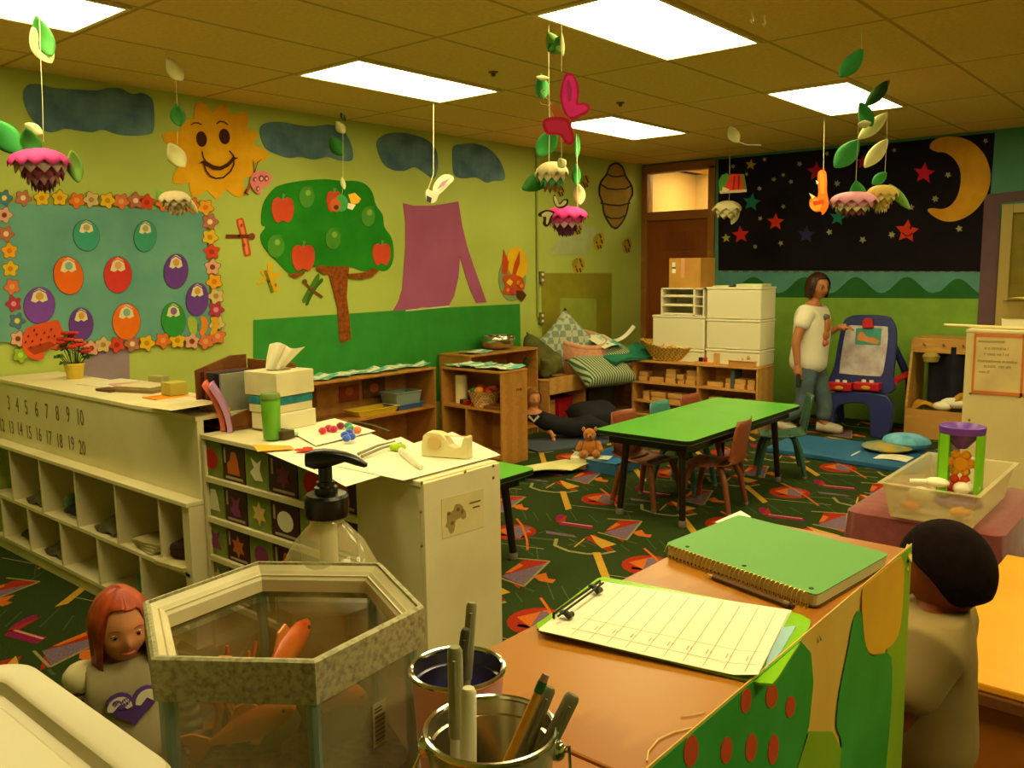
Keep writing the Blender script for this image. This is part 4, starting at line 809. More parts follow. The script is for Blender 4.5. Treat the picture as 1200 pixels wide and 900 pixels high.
# white cabinet with framed letter
wx = 6.6; wyl = ax(1133, 385, wx).y; wyr = .75; wz = ax(1140, 386, wx).z
o = thing('white_cabinet', 'tall white cabinet seen from behind with an orange framed letter', 'cabinet', (wx+.2, (wyl+wyr)/2, 0))
MB().box(wx, wx+.42, wyr, wyl, 0, wz-.02).build('body', mat('cabinet_cream', '#e2d098', .5, '#d8c488', 2), o, bevel=.004); MB().box(wx-.004, wx+.43, wyr-.004, wyl+.004, wz-.02, wz).build('top', white, o, bevel=.003)
for x, y in ((1137,461),(1195,465),(1136,492)): q = ax(x, y, wx); MB().lathe([(0,.003),(.008,.002),(.009,0)], (q.x-.003, q.y, q.z), 8, M=Matrix.Rotation(-PI/2, 4, 'Y')).build('screw', steel, o)
def WX(pts, off): return [ax(x, y, wx-off) for x, y in pts]
L_ = thing('framed_letter', 'typed letter in a thin orange frame on the white cabinet', 'letter', ax(1170, 430, wx-.003)); b = MB()
b.prism(WX([(1144,392),(1203,394),(1199,463),(1140,460)], .001), (-1,0,0), .004); b.build('paper_sheet', pc('#e2c88c'), L_)
b = MB()
for q in ([(1142,390),(1205,392.5),(1205,396),(1142,394)], [(1139,457),(1200,461),(1200,465),(1138,461)], [(1142,390),(1144.5,390),(1140.5,461),(1138,461)], [(1199,392),(1202,392),(1198,465),(1195,465)]): b.prism(WX(q, .005), (-1,0,0), .004)
b.build('orange_border', pc('#dc7c3c'), L_)
b = MB(); rows = [(1151,401,20),(1151,409,32),(1151,416,32),(1150,424,34),(1150,430,34),(1150,437,6)]
for x, y, w in rows:
    p = ax(x, y, wx-.0055); n_ = int(w/3); s_ = ''.join(rb.choice('aeonrsitlcdm') if rb.random() > .2 else ' ' for _ in range(n_+4))
    add_text(b, s_, .03, (p.x, p.y-w/2*.0057, p.z), (0,-1,0), (0,0,1))
b.build('typed_lines', mat('ink_grey', '#8a7448', .8), L_)
# clutter on the cabinet
st = ax(1107, 381, wx+.1); MB().tube([(wx+.06, wyl+.16, wz+.02), (wx+.06, wyl-.5, wz+.012)], .011, 8).build('long_stick', mat('pale_stick', '#d8cc90', .5), None, 'thin pale stick lying along the cabinet top and poking out to the left', 'stick', smooth=True)
b = MB(); q = Vector((wx+.16, wyl-.27, wz+.002)); b.shell([(.001,0),(.085,0),(.09,.07),(.094,.072),(.088,.072),(.082,.004),(.001,.004)], q, 24); b.build('white_bowl', whitep, None, 'round white tub at the corner of the cabinet top', 'tub', smooth=True)
b = MB(); b.shell([(.001,.075),(.07,.076),(.09,.19),(.094,.192),(.088,.192),(.068,.08),(.001,.08)], q, 24); b.build('clear_container', mat('hazy_plastic', '#c8b068', .3, trans=.4, alpha=.85), None, 'hazy clear container stacked in the round white tub', 'container', smooth=True)
MB().sheet(lambda u, v: (q.x-.1+v*.2, q.y+.08-u*.3, wz+.2+.02*u+.01*sin(7*u)), 6, 4, .004).build('loose_papers', pc('#b09858'), None, 'sheaf of papers on top of the clear container', 'paper')
b = MB(); r_ = mat('toy_red', '#c81c14', .3); b.sph((wx+.14, wyl-.48, wz+.045), (.05,.075,.045), 14, 8); b.obox((wx+.12, wyl-.50, wz+.11), .07, .07, .05); b.build('red_toy', r_, None, 'shiny red toy at the right end of the cabinet top', 'toy', smooth=True)
# ------------------------------------------------------------ white cubby unit with numbers
CX = 1.75; PX = 1.81; CYE = 3.235
cz_top = ax(229, 488, PX).z; cz_lip = ax(200, 583, CX).z
cub = thing('cubby_shelf', 'long white cubby unit with black numbers on its back board', 'cubby', (1.98, 4.3, 0))
m = MB(); m.box(PX, PX+.03, CYE, YW-.03, cz_lip, cz_top-.02); m.build('number_panel', white, cub, bevel=.002)
MB().box(PX-.006, PX+.36, CYE, YW-.03, cz_top-.02, cz_top).build('top', white, cub, bevel=.003)
MB().box(CX-.012, PX+.36, CYE-.002, YW-.03, cz_lip-.02, cz_lip).build('ledge', white, cub, bevel=.003)
zb = ax(92, 620, CX).z; lo = .06
MB().box(CX, PX+.34, CYE+.02, YW-.03, zb-.01, zb+.01).build('shelf', white, cub, bevel=.002)
MB().box(CX, PX+.34, CYE+.02, YW-.03, lo, lo+.02).build('shelf', white, cub, bevel=.002)
MB().box(CX+.01, CX+.03, CYE+.02, YW-.03, 0, lo).build('kick_board', white, cub)
MB().box(PX+.33, PX+.36, CYE, YW-.03, 0, cz_top-.02).build('back_board', white, cub)
MB().box(CX, PX+.34, CYE, CYE+.02, 0, cz_lip-.02).build('end_panel', white, cub, bevel=.002)
MB().box(CX, CX+.016, CYE+.02, CYE+.055, lo+.02, cz_lip-.02).build('corner_post', white, cub)
up_d = [ax(x, y, CX).y for x, y in ((189,640),(136,600),(88,575),(47,560),(12,545),(-20,540),(-50,535))]
lo_d = [ax(x, y, CX).y for x, y in ((166,680),(116,665),(72,640),(34,620),(3,610),(-28,600))]
ups = [CYE+.03]+up_d; los = [CYE+.03]+lo_d
for y in up_d:
    if y < YW-.05: MB().box(CX, PX+.33, y-.008, y+.008, zb+.01, cz_lip-.02).build('divider', white, cub)
for y in lo_d:
    if y < YW-.05: MB().box(CX, PX+.33, y-.008, y+.008, lo+.02, zb-.01).build('divider', white, cub)
ink = mat('number_ink', '#76643a', .7)
for row, (a, b_, base) in enumerate(((( 97.5, 492),(13,472.5), 1), ((102.5,526),(13,500), 11))):
    for k in range(10):
        # measured centres along the row
        xs = [(-18,468),(-2,470.5),(11,473),(21,475.5),(31.5,478.5),(43.5,481),(55.5,483.5),(68,486),(80.5,487.5),(94.5,491)] if row == 0 else [(-24,488),(-9,491.5),(3,498),(14,501),(24,503),(34.5,507),(46,509.5),(58,513.5),(70.5,517.5),(84,520.5),(97,526)][1:]
        x, y = xs[k]; p = ax(x, y+7, PX-.0005); b = MB()
        add_text(b, str(base+k), .115 if row == 0 else .105, p, (0,-1,0), (0,0,1))
        for v in b.v: v.y = p.y+(v.y-p.y)*.72
        b.build('number_decal', ink, cub)
# things in the cubbies
rb = random.Random(11)
def mess(y0, y1, z, kind, lb):
    yc = (y0+y1)/2; w = min(.2, abs(y1-y0)*.7)
    if kind == 'papers':
        o = MB()
        for k in range(4): o.obox((CX+.12, yc, z+.006+.012*k), .2, w, .008, .1*k-.15)
        o.build('paper_pile', mat('old_paper', '#c8bc88', .8, '#a89c68', 12), None, lb, 'papers')
    elif kind == 'shoe':
        o = MB(); 
        for s in (-1, 1): o.sph((CX+.12, yc+s*.035, z+.03), (.085,.032,.03), 12, 8); o.sph((CX+.17, yc+s*.035, z+.055), (.035,.028,.03), 10, 6)
        o.build('child_shoes', mat('dark_shoe', '#2a2622', .6, '#4a463c', 14), None, lb, 'shoes', smooth=True)
    elif kind == 'cloth':
        MB().sheet(lambda u, v: (CX+.03+.22*u, yc-w/2+w*v, z+.004+.07*sin(u*PI)*sin(v*PI)+.012*sin(11*u+7*v)), 12, 10, .008).build('folded_cloth', mat('grey_cloth', '#6a6248', .9, '#3a3428', 12), None, lb, 'cloth', smooth=True)
    else:
        MB().lathe([(0,0),(.035,0),(.04,.07),(.02,.1),(0,.1)], (CX+.1, yc-.03, z), 12).build('small_cup', mat('teal_cup', '#5a8478', .4), None, lb, 'cup', smooth=True)
zu, zl = zb+.011, lo+.021
seq = [(0,'papers','pile of loose papers in the second upper cubby from the right end'), (1,'cloth','grey cloth in the third upper cubby from the right'), (2,'shoe','pair of dark shoes in the fourth upper cubby from the right'), (3,'cloth','grey cloth at the back of the fifth upper cubby from the right')]
for i, k, lb in seq: mess(up_d[i], up_d[i+1], zu, k, lb)
mess((up_d[2]+up_d[3])/2+.02, up_d[3], zu, 'cup', 'teal cup beside the dark shoes in the upper cubby')
for i, k, lb in [(0,'cup','small teal cup in the second lower cubby from the right'), (2,'cloth','dark cloth in the fourth lower cubby from the right'), (3,'shoe','dark shoes in the lower cubby furthest left in view')]: mess(lo_d[i], lo_d[i+1], zl, k, lb)
y = (up_d[0]+up_d[1])/2
o = MB(); o.obox((CX+.05, (CYE+up_d[0])/2+.04, zu+.03), .012, .26, .012, .15, rx=.3); o.build('tan_ruler', pc('#c88a3c'), None, 'tan wooden strip poking out of the cubby at the right end', 'ruler')
MB().obox((CX+.08, (CYE+up_d[0])/2+.03, zu+.012), .22, .2, .02, .12).build('workbook', mat('old_paper', '#c8bc88', .8, '#a89c68', 12), None, 'stack of workbooks in the upper cubby at the right end', 'workbook', bevel=.002)
MB().obox((CX+.10, (CYE+up_d[0])/2+.05, zu+.06), .16, .12, .07, .4).build('dark_pouch', mat('dark_purple_cloth', '#3a2028', .9), None, 'dark pouch behind the workbooks in the upper cubby', 'pouch', bevel=.02)
# flower pot
fp = az(84, 444, cz_top); fo = thing('flower_pot', 'small yellow pot of red artificial flowers on the cubby top', 'flower pot', (fp.x+.02, fp.y, cz_top)); c = Vector((fp.x+.02, fp.y, cz_top))
MB().shell([(.001,0),(.04,0),(.052,.075),(.056,.077),(.056,.088),(.05,.088),(.046,.06),(.001,.06)], c, 20).build('pot', mat('pot_yellow', '#d8bc3c', .5, '#c8a830', 8), fo, smooth=True)
b = MB()
for i in range(26):
    a = i*2.4; r = .09*math.sqrt((i+.5)/26); z = .11+.13*(1-r/.1)**.7+.03*sin(i*1.7); p = c+Vector((r*cos(a), r*sin(a), z)); b.tube([c+Vector((.01*cos(a),.01*sin(a),.05)), p], .0025, 5)
    b.sheet(lambda u, v: p+Vector(((u-.5)*.02*cos(a)-(v)*.04*sin(a), (u-.5)*.02*sin(a)+v*.04*cos(a), -.02+.02*sin(v*3))), 2, 3, .001)
b.build('leaves', mat('leaf_dark', '#35561c', .7), fo, smooth=True)
for i in range(16):
    a = i*2.4+.6; r = .085*math.sqrt((i+.5)/16); z = .12+.15*(1-r/.095)**.7+.02*sin(i*2.3); p = c+Vector((r*cos(a), r*sin(a), z)); b = MB(); b.sph(p, .014, 8, 6)
    for k in range(6): q = a+k*PI/3; b.sph(p+Vector((.017*cos(q), .017*sin(q), .002)), (.013,.013,.010), 7, 5)
    b.build('blossom', [mat('blossom_red', '#b82c20', .7), mat('blossom_rust', '#c8582c', .7)][i % 3 == 2], fo, smooth=True)
# papers and books on the cubby top
def lie(name, px, py, w, l, h, rz, c, lb, cat='book', z0=None, m_=None):
    z = cz_top+.001 if z0 is None else z0; p = az(px, py, z); MB().obox((p.x+.0, p.y, z+h/2), w, l, h, rz).build(name, m_ or pc(c, .5), None, lb, cat, bevel=.0015); return p
lie('paper_sheet', 134, 449, .26, .3, .002, .1, '#e8e0c4', 'white paper sheet lying on the cubby top right of the flower pot', 'paper')
lie('paper_sheet', 155, 452, .16, .3, .002, -.2, '#d8a0a0', 'pink paper on the cubby top beside the dark booklet', 'paper', cz_top+.004)
lie('booklet', 128, 458, .07, .13, .012, .1, '#6a4424', 'small dark brown booklet at the front edge of the cubby top', 'booklet')
p = lie('picture_book', 172, 457, .2, .26, .016, .35, '#8a7448', 'thick open board book on the cubby top', 'book'); lie('picture_book', 170, 452, .17, .22, .006, .3, '#ddd0a8', 'pale pages of the book lying on the board book', 'pages', cz_top+.018)
lie('small_box', 186, 447, .05, .1, .03, .2, '#b0a468', 'small khaki box behind the board book on the cubby top', 'box', cz_top+.026)
p = lie('orange_folder', 198, 466, .16, .2, .004, 0, '#f0921c', 'bright orange folder under the yellow notepad', 'folder')
lie('notepad', 205, 462, .09, .09, .06, 0, '#b8b04c', 'thick yellow green notepad block on the orange folder', 'notepad', cz_top+.007)
for k in range(7): lie('paper_sheet', 214+.5*(k % 2), 472, .2, .26, .004, .04*(k % 3)-.04, '#e4dab4', 'sheet in the white stack at the cubby top\'s right end, %s from the bottom' % ORD[k], 'paper', cz_top+.001+.0062*k)
lie('paper_sheet', 200, 474, .2, .3, .002, .1, '#ddd0a4', 'creased white sheet at the front right corner of the cubby top', 'paper', cz_top+.0455)
# ------------------------------------------------------------ middle white shelf
MX = 1.816; MXB = 2.18; MY0, MY1, MZ = 1.925, 3.222, .915
ms = thing('display_shelf', 'white bookshelf with picture card rows, cluttered with papers and craft things on top', 'shelf', ((MX+MXB)/2, (MY0+MY1)/2, 0))
ypan = ax(416, 540, MX).y
MB().box(MX-.004, MXB, MY0, MY1, MZ-.02, MZ).build('top', white, ms, bevel=.003)
MB().box(MX, MXB-.001, MY0-.014, MY0+.006, 0, MZ-.006).build('end_panel', white, ms, bevel=.002); MB().box(MX, MXB-.002, MY1-.02, MY1, 0, MZ-.02).build('end_panel', white, ms)
MB().box(MX, MX+.02, MY0+.006, ypan, 0, MZ-.02).build('front_panel', white, ms, bevel=.001)
MB().box(MXB-.02, MXB-.002, MY0+.006, MY1-.02, 0, MZ-.02).build('back_board', white, ms)
rowz = [ax(234, y, MX).z for y in (559, 604.5, 648)]; rowz.append(rowz[-1]-.18)
for z in rowz: MB().box(MX-.002, MXB-.02, ypan, MY1-.02, z-.012, z+.012).build('shelf', white, ms, bevel=.002)
for x, y in ((494,566),(545,553),(578,546),(494,640),(493,600),(578,560)):
    q = ay(x, y, MY0-.0145); MB().lathe([(0,.002),(.005,.0015),(.006,0)], (q.x, q.y, q.z), 8, M=Matrix.Rotation(PI/2, 4, 'X')).build('screw', steel, ms)
# bins with cards on the rows
gcard = mat('green_card', '#6a7c2c', .5, '#8a9440', 12); dcard = mat('dark_card', '#341410', .45, '#441c14', 8)
zt_ = MZ-.02; edges = [ax(x, 530, MX).y for x in (231, 257, 283, 311, 344, 377, 414)]; n_ = 0
motifs = ['red apple', 'brown cat', 'orange shape', 'white tree', 'white ghost', 'dark bird']
mcol = ['#c8202c', '#e0c070', '#c86a28', '#e8e0c8', '#f0ecd8', '#2a4a20', '#8a3a7a', '#e8a868']
for r in range(4):
    za = rowz[r]+.014; zb_ = (zt_ if r == 0 else rowz[r-1]-.012)-.008
    for k in range(6):
        y1, y0 = edges[k]-.004, edges[k+1]+.004; dark = k % 2 == 1; b = MB(); yc = (y0+y1)/2; zc = (za+zb_)/2; h = zb_-za; w = y1-y0
        b.box(MX+.012, MX+.016, y0, y1, za, zb_)
        mc = mcol[(r*3+k*2+(r*k)) % 8]; X = MX+.0118
        sh = (r+k) % 4
        if sh == 0: o_ = ell(0, 0, w*.3, h*.3, 0, 14)
        elif sh == 1: o_ = [(-.28*w,-.3*h),(.28*w,-.3*h),(.3*w,0),(.15*w,.1*h),(.1*w,.33*h),(-.1*w,.35*h),(-.2*w,.1*h)]
        elif sh == 2: o_ = [(-.25*w,-.28*h),(.1*w,-.3*h),(.3*w,-.1*h),(.12*w,.05*h),(.25*w,.3*h),(-.02*w,.18*h),(-.2*w,.3*h),(-.12*w,0)]
        else: o_ = starp(0, 0, min(w, h)*.36, .55, 6)
        b.prism([(X, yc+p, zc+q) for p, q in o_], (-1,0,0), .0012, 1)
        if dark:
            b.prism([(X, yc-w*.4, za+.06*h), (X, yc+w*.4, za+.06*h), (X, yc+w*.4, za+.13*h), (X, yc-w*.4, za+.13*h)], (-1,0,0), .0008, 2)
            b.prism([(X, y1-.14*w, zc), (X, y1-.06*w, zc), (X, y1-.06*w, zb_-.08*h), (X, y1-.14*w, zb_-.08*h)], (-1,0,0), .0008, 2)
        b.build('picture_card', [dcard if dark else gcard, pc(mc, .5), pc('#b8a088', .5)], None, '%s picture card in the %s row of the white shelf, %s from the left' % ('dark' if dark else 'green', ORD[r] if r else 'top', ORD[k]), 'picture card', 'picture cards standing in the white shelf')
# drawing taped on the end panel
b = MB(); EY = MY0-.0145
def EPn(pts, o=0): return [ay(x, y, EY-o) for x, y in pts]
b.prism(EPn([(517,585),(566,572),(567,617),(518,632)]), (0,-1,0), .0012, 0)
for q in ([(524,604),(531,598),(534,591),(541,592),(543,601),(539,607),(534,610),(532,622),(528,625),(525,619),(522,617),(524,611)], [(541,597),(545,598),(546,606),(541,608)]): b.prism(EPn(smoothpoly(q, 3), .0012), (0,-1,0), .0008, 1)
for x, y in ((526,602),(537,597),(530,613)): b.prism(EPn(ell(x, y, 2, 2.6, 20, 8), .0021), (0,-1,0), .0006, 2)
for x, y, w in ((550,590,13),(554,595,8)): b.prism(EPn([(x,y-1),(x+w,y-1-w*.27),(x+w,y+1-w*.27),(x,y+1)], .0012), (0,-1,0), .0006, 2)
b.build('taped_drawing', [pc('#e2d49c'), pc('#a89058'), pc('#80683a')], None, 'pale taped sheet with a small grey animal drawing on the white shelf end', 'drawing')
# top of the shelf
def T(px, py, z=None): return az(px, py, MZ if z is None else z)
def lay(name, corners, c, lb, cat='paper', z=MZ+.001, t=.0012, m_=None, curl=0):
    P = [az(x, y, z) for x, y in corners]
    def fn(u, v): p = P[0].lerp(P[1], u).lerp(P[3].lerp(P[2], u), v); return Vector((p.x, p.y, z+curl*(u-.5)**2))
    return MB().sheet(fn, 8, 6, t).build(name, m_ or paper, None, lb, cat, smooth=True)
lay('paper_sheet', [(300,525),(402,493),(462,520),(373,556)], '', 'white sheet of paper under the coloured pom-poms on the white shelf', z=MZ+.002)
lay('paper_sheet', [(352,541),(470,512),(518,536),(405,570)], '', 'white sheet hanging over the shelf edge behind the soap pump', z=MZ+.0045)
lay('paper_sheet', [(395,546),(530,506),(587,533),(473,563)], '', 'large white sheet under the tape dispenser', z=MZ+.0072)
lay('paper_sheet', [(336,503),(392,490),(440,505),(370,522)], '', 'white sheet at the back of the shelf beside the tissue boxes', z=MZ+.0095)
lay('yellow_envelope', [(296,521),(340,522),(345,526),(302,529)], '', 'thin orange yellow strip of paper at the shelf edge below the green cup', m_=pc('#f0b03c'), z=MZ+.0095)
hz = MZ+.0105; h0 = T(358, 527, hz)
hp = []
for i in range(24):
    t = 2*PI*i/24; hp.append((h0.x+.0022*16*sin(t)**3, h0.y+.0026*(13*cos(t)-5*cos(2*t)-2*cos(3*t)-cos(4*t)), hz))
MB().prism(hp, (0,0,1), .003).build('paper_heart', pc('#dc3a1c'), None, 'small red paper heart at the front edge of the white shelf', 'heart')
PM = [(378,506,'#d8283c','red'),(385,503,'#cc2440','crimson'),(391,504,'#c81c4c','pink red'),(399,500,'#8a2030','dark red'),(408,500,'#3a9a74','green'),(411,504,'#3aa080','teal green'),(404,511,'#2c5ad8','blue'),(409,508,'#2448c8','deep blue'),(412,513,'#2c5ad8','bright blue'),(406,515,'#3464e0','pale blue'),(419,505,'#e8824a','orange')]
for i, (x, y, c, n) in enumerate(PM): p = T(x, y, MZ+.02); MB().sph((p.x, p.y, MZ+.0245), (.017,.017,.014), 10, 7).build('pom_pom', mat('pom_'+c[1:], c, .95, sheen=.6, bump=.5, scale=60), None, '%s pom-pom on the white paper, %s from the left of the pile' % (n, ORD[i]), 'pom-pom', 'coloured pom-poms on the white shelf', smooth=True)
for i, (a, b_) in enumerate((((420,532),(463,517)), ((424,535),(470,519)))):
    p, q = T(*a, MZ+.018), T(*b_, MZ+.018); MB().tube([p, p.lerp(q, .5)+Vector((0,0,.006)), q], [.006,.005,.003], 8).build('grey_marker', mat('grey_marker', '#8a8468', .4), None, ['front', 'rear'][i]+' grey marker of the pair lying across the white sheets', 'marker', smooth=True)
p = T(466, 524, MZ+.02); b = MB()
for k in range(12): a = k*PI/6; b.sph(p+Vector((.018*cos(a), .022*sin(a), 0)), .011, 7, 5)
b.sph(p, (.02,.022,.012), 8, 6); b.build('green_scrunchie', pc('#a8c828'), None, 'lime green ruffled band beside the tape dispenser', 'band', smooth=True)
p, q = T(470, 528, MZ+.02), T(494, 548, MZ+.016); MB().tube([p, p.lerp(q,.2), p.lerp(q,.8), q], [.012,.014,.013,.007], 12).build('glue_stick', mat('glue_clear', '#e6e6d0', .3), None, 'whitish glue tube pointing from the lime band to the shelf corner', 'glue', smooth=True)
for i, (x, y) in enumerate(((339,505),(344,508))): p = T(x, y, MZ+.014); MB().obox(p, .05, .02, .014, .4+i).build('eraser', pc('#a0d8a0'), None, ['left','right'][i]+' small pale green eraser beside the green cup', 'eraser', bevel=.004)
# tape dispenser
tp = T(524, 536, MZ+.01); td = thing('tape_dispenser', 'cream desk tape dispenser on the white shelf corner', 'tape dispenser', (tp.x, tp.y, MZ+.009)); z = MZ+.009
tdv = (T(551, 536, MZ)-T(497, 532, MZ)); tdv.z = 0; ln = tdv.length*.98; ud = tdv.normalized(); nd = Vector((-ud.y, ud.x, 0)); o0 = T(497, 536, MZ); o0.z = z
prof = [(0,0),(1,0),(1,.62),(.96,.66),(.9,.58),(.86,.36),(.72,.30),(.62,.36),(.55,.52),(.46,.66),(.34,.72),(.14,.72),(.04,.6),(0,.35)]
pts = [o0+ud*(a*ln)+Vector((0,0,b_*ln*.68)) for a, b_ in prof]
MB().prism([p-nd*.02 for p in pts], nd, .045).build('body', mat('cream_plastic', '#e4d8a0', .35, spec=.5), td, bevel=.004, seg=3)
c_ = o0+ud*(.3*ln)+Vector((0,0,.42*ln*.7)); Mx = Vector((0,0,1)).rotation_difference(nd).to_matrix().to_4x4()
MB().lathe([(.0,-.027),(.024,-.027),(.024,.03),(0,.03)], c_, 18, M=Mx).build('tape_roll', mat('tape_amber', '#d8b878', .3), td, smooth=True)
a_ = c_+Vector((0,0,.022))+ud*.01; e_ = o0+ud*(.97*ln)+Vector((0,0,.62*ln*.68)); MB().sheet(lambda u, v: a_.lerp(e_, u)+nd*((v-.5)*.018), 2, 2, .0006).build('tape_strip', mat('tape_amber', '#d8b878', .3), td)
MB().obox(o0+ud*(.34*ln)-nd*.0205+Vector((0,0,.3*ln*.7)), .03, .001, .01, math.atan2(ud.y, ud.x), ry=-.4).build('sticker_mark', pc('#6a5a30'), td)
# green cup
gp = T(314, 517); MB().lathe([(0,0),(.031,0),(.034,.004),(.037,.150),(.036,.153),(.036,.158),(.0,.158)], (gp.x+.02, gp.y, MZ+.006), 24).build('green_cup', mat('green_cup_plastic', '#6cb02c', .35, '#5ea024', 4, spec=.5), None, 'tall lime green plastic cup in front of the tissue boxes', 'cup', smooth=True)
MB().lathe([(0,.0),(.0385,0),(.0385,.016),(.034,.022),(0,.022)], (gp.x+.02, gp.y, MZ+.1645), 24).build('cup_lid', mat('cup_lid_green', '#6a8a3a', .5), None, 'dull green lid on the tall lime cup', 'lid', smooth=True)
# tissue boxes
tb = T(332, 508); tdir = math.radians(-4)
bt = mat('tissue_box', '#ddd4a8', .6, '#cfc59a', 7); tbx, tby = tb.x+.07, tb.y+.09
MB().obox((tbx, tby, MZ+.045), .2, .17, .07, .1).build('tissue_box', mat('tissue_box_low', '#e0d8b4', .6), None, 'white lower box under the tissue box stack, sticking out to the right', 'box', bevel=.004)
tm_ = thing('tissue_box', 'teal banded cream box in the middle of the tissue stack', 'tissue box', (tbx-.005, tby+.01, MZ+.081)); MB().obox((tbx-.005, tby+.01, MZ+.0975), .198, .163, .033, .1).build('carton', bt, tm_, bevel=.002); MB().obox((tbx-.005, tby+.01, MZ+.131), .2, .166, .033, .1).build('teal_band', mat('band_teal', '#2c8a94', .5, '#1c6a80', 30), tm_, bevel=.002)
to = thing('tissue_box', 'cream tissue box on top of the stack with a white tissue pulled up', 'tissue box', (tbx-.005, tby+.015, MZ+.15))
MB().obox((tbx-.005, tby+.015, MZ+.2), .2, .20, .098, .1).build('carton', bt, to, bevel=.003)
MB().lathe([(.05,.0),(.052,.0015),(.03,.0015)], (tbx-.005, tby+.015, MZ+.2492), 16).build('slot', mat('slot_dark', '#7a704c', .8), to)
rr = Vector((.65,-.76,0))
def tis(u, v):
    a = (u-.5)*2; w = .034+.034*v; lean = .055*v**1.2; base = Vector((tbx-.005, tby+.015, MZ+.245))
    return base+rr*(a*w-.02+lean+.012*v*sin(7*u))+Vector((0,0,.105*v+.012*v*sin(5*u+.5)))+Vector((.6,.7,0))*(.014*sin(u*14)*(.5+v))
MB().sheet(tis, 22, 10, .0015).build('tissue', mat('tissue_white', '#f6f0d8', .9), to, smooth=True)
# magazine rack / books at the left end
rk = thing('book_rack', 'dark brown wooden book rack holding picture books beside the tissue boxes', 'book rack', (2.02, 3.0, MZ))
ry0, ry1 = ax(283, 470, 1.98).y, ax(246, 470, 1.98).y
b = MB(); zz = MZ+.002
MB().box(1.91, 2.17, ry0-.01, ry1-.01, zz, zz+.015).build('base_board', dkwood, rk, bevel=.002)
rp = [(1.91, zz+.015), (2.16, zz+.015), (2.16, MZ+.29), (2.08, MZ+.29), (1.91, MZ+.24)]
MB().prism([(1.91, ry0-.012, zz+.015), (2.16, ry0-.012, zz+.015), (2.16, ry0-.012, MZ+.12), (1.91, ry0-.012, MZ+.06)], (0,1,0), .012).build('side_board', dkwood, rk, bevel=.002); MB().box(2.162, 2.174, ry0-.12, ry1-.02, zz+.016, MZ+.27).build('back_board', dkwood, rk, bevel=.002); MB().prism([(x, ry1-.02, z) for x, z in rp], (0,1,0), .012).build('side_board', dkwood, rk, bevel=.002)
MB().box(1.915, 1.927, ry0, ry1-.02, MZ+.07, MZ+.1).build('front_rail', tan2, rk, bevel=.002)
bkc_ = [('#4a2230','dark plum'),('#7a3a1c','rust'),('#2a2c3a','slate'),('#1e1a22','black'),('#8a8a78','grey')]
yy = ry1-.024
for i, (c, n) in enumerate(bkc_):
    th = [.018,.02,.05,.03,.012][i]; MB().obox((2.03, yy-th/2-.002, MZ+.125), .2, th, .215, 0).build('picture_book', pc(c, .5), None, n+' spined book standing in the wooden rack', 'book', 'books in the wooden rack', bevel=.0015); yy -= th+.006
# curved coloured folders at the left
for i, (c, n, off) in enumerate((('#f07a5c', 'salmon pink', -.03), ('#c08ac0', 'lilac', .02))):
    pb = T(240+i*3, 505)
    MB().sheet(lambda u, v: (1.89+.10*u-.05*v*v*.9, MY1-.06-off+.17*u*.9+.05*v*v, MZ+.002+.19*v), 6, 12, .02).build('curved_folder', mat('folder_'+c[1:], c, .5), None, n+' curved plastic folder at the left end of the white shelf', 'folder', smooth=True)
MB().obox((1.95, 2.86, MZ+.021), .06, .10, .032, .15).build('small_box', mat('dark_box', '#4a3a1c', .6), None, 'small dark brown box in front of the book rack', 'box', bevel=.003)
p, q = T(405, 497, MZ), T(462, 512, MZ)
MB().tube([T(398,495,MZ+.01)+Vector((.05,0,0)), T(425,500,MZ+.02)+Vector((.05,0,0)), T(446,508,MZ+.01)+Vector((.05,0,0))], .004, 6).build('cord', mat('grey_cord', '#5a5638', .6), None, 'thin dark cord curving behind the white sheets', 'cord', smooth=True)
# ------------------------------------------------------------ foreground: counter shelf with painted poster
DZ_ = 1.115; DX0, DX1, DY0, DY1 = .16, 1.44, .387, .672
dkm = mat('orange_wood_top', '#a86c16', .34, '#9a5c10', 1.6, kind='wave', sstr=(.5,4,1), spec=.5, bump=.03)
desk = thing('counter_shelf', 'orange brown wooden counter in the foreground with a painted poster on its side', 'counter', (.8, .53, 0))
MB().box(.62, DX1, DY0, DY1, DZ_-.025, DZ_).build('top', dkm, desk, bevel=.003)
MB().box(DX0, .6175, DY0, .542, DZ_-.025, DZ_).build('top', dkm, desk, bevel=.003)
b = MB(); b.box(.62, DX1, DY1-.02, DY1-.003, 0, DZ_-.025); b.box(DX0, .62, .52, .539, 0, DZ_-.025); b.box(.62, .64, .54, DY1-.02, 0, DZ_-.025); b.box(DX0, DX1, DY0+.003, DY0+.02, 0, DZ_-.025); b.box(DX0, DX0+.02, DY0+.02, .52, 0, DZ_-.025); b.box(DX1-.02, DX1-.001, DY0+.02, DY1-.02, 0, DZ_-.025); b.build('carcass', dkwood, desk)
# poster on the side facing right
PY = .3845; b = MB(); pm = [mat('poster_ochre', '#e8c060', .75, '#deae4c', 5), mat('poster_green', '#38a040', .7, '#2a8c26', 5), mat('poster_lime', '#8fb41c', .7, '#7ca418', 6), mat('poster_gold', '#eeb42c', .7, '#dea424', 6), mat('poster_red', '#c84a1c', .7), mat('poster_yellowgreen', '#b8c038', .7, '#8ab028', 7)]
b.sheet(lambda u, v: (.17+u*(1.452-.17), PY-.0015, .25+v*(DZ_+.006-.25)), 30, 10, -.0012)
def pp(pts, m, lv, sm=3):
    pts = smoothpoly(pts, sm) if sm else pts; Q = []
    for x, y in pts:
        q = ay(x, y, PY-.0030-.0004*lv); Q.append(Vector((min(max(q.x, .172), 1.4515), q.y, min(q.z, DZ_+.005))))
    b.prism(Q, (0,-1,0), .0005, m)
pp([(1046,655),(1068,637),(1056,900),(1050,1040),(1022,1040),(1032,880)], 2, 0, 0)
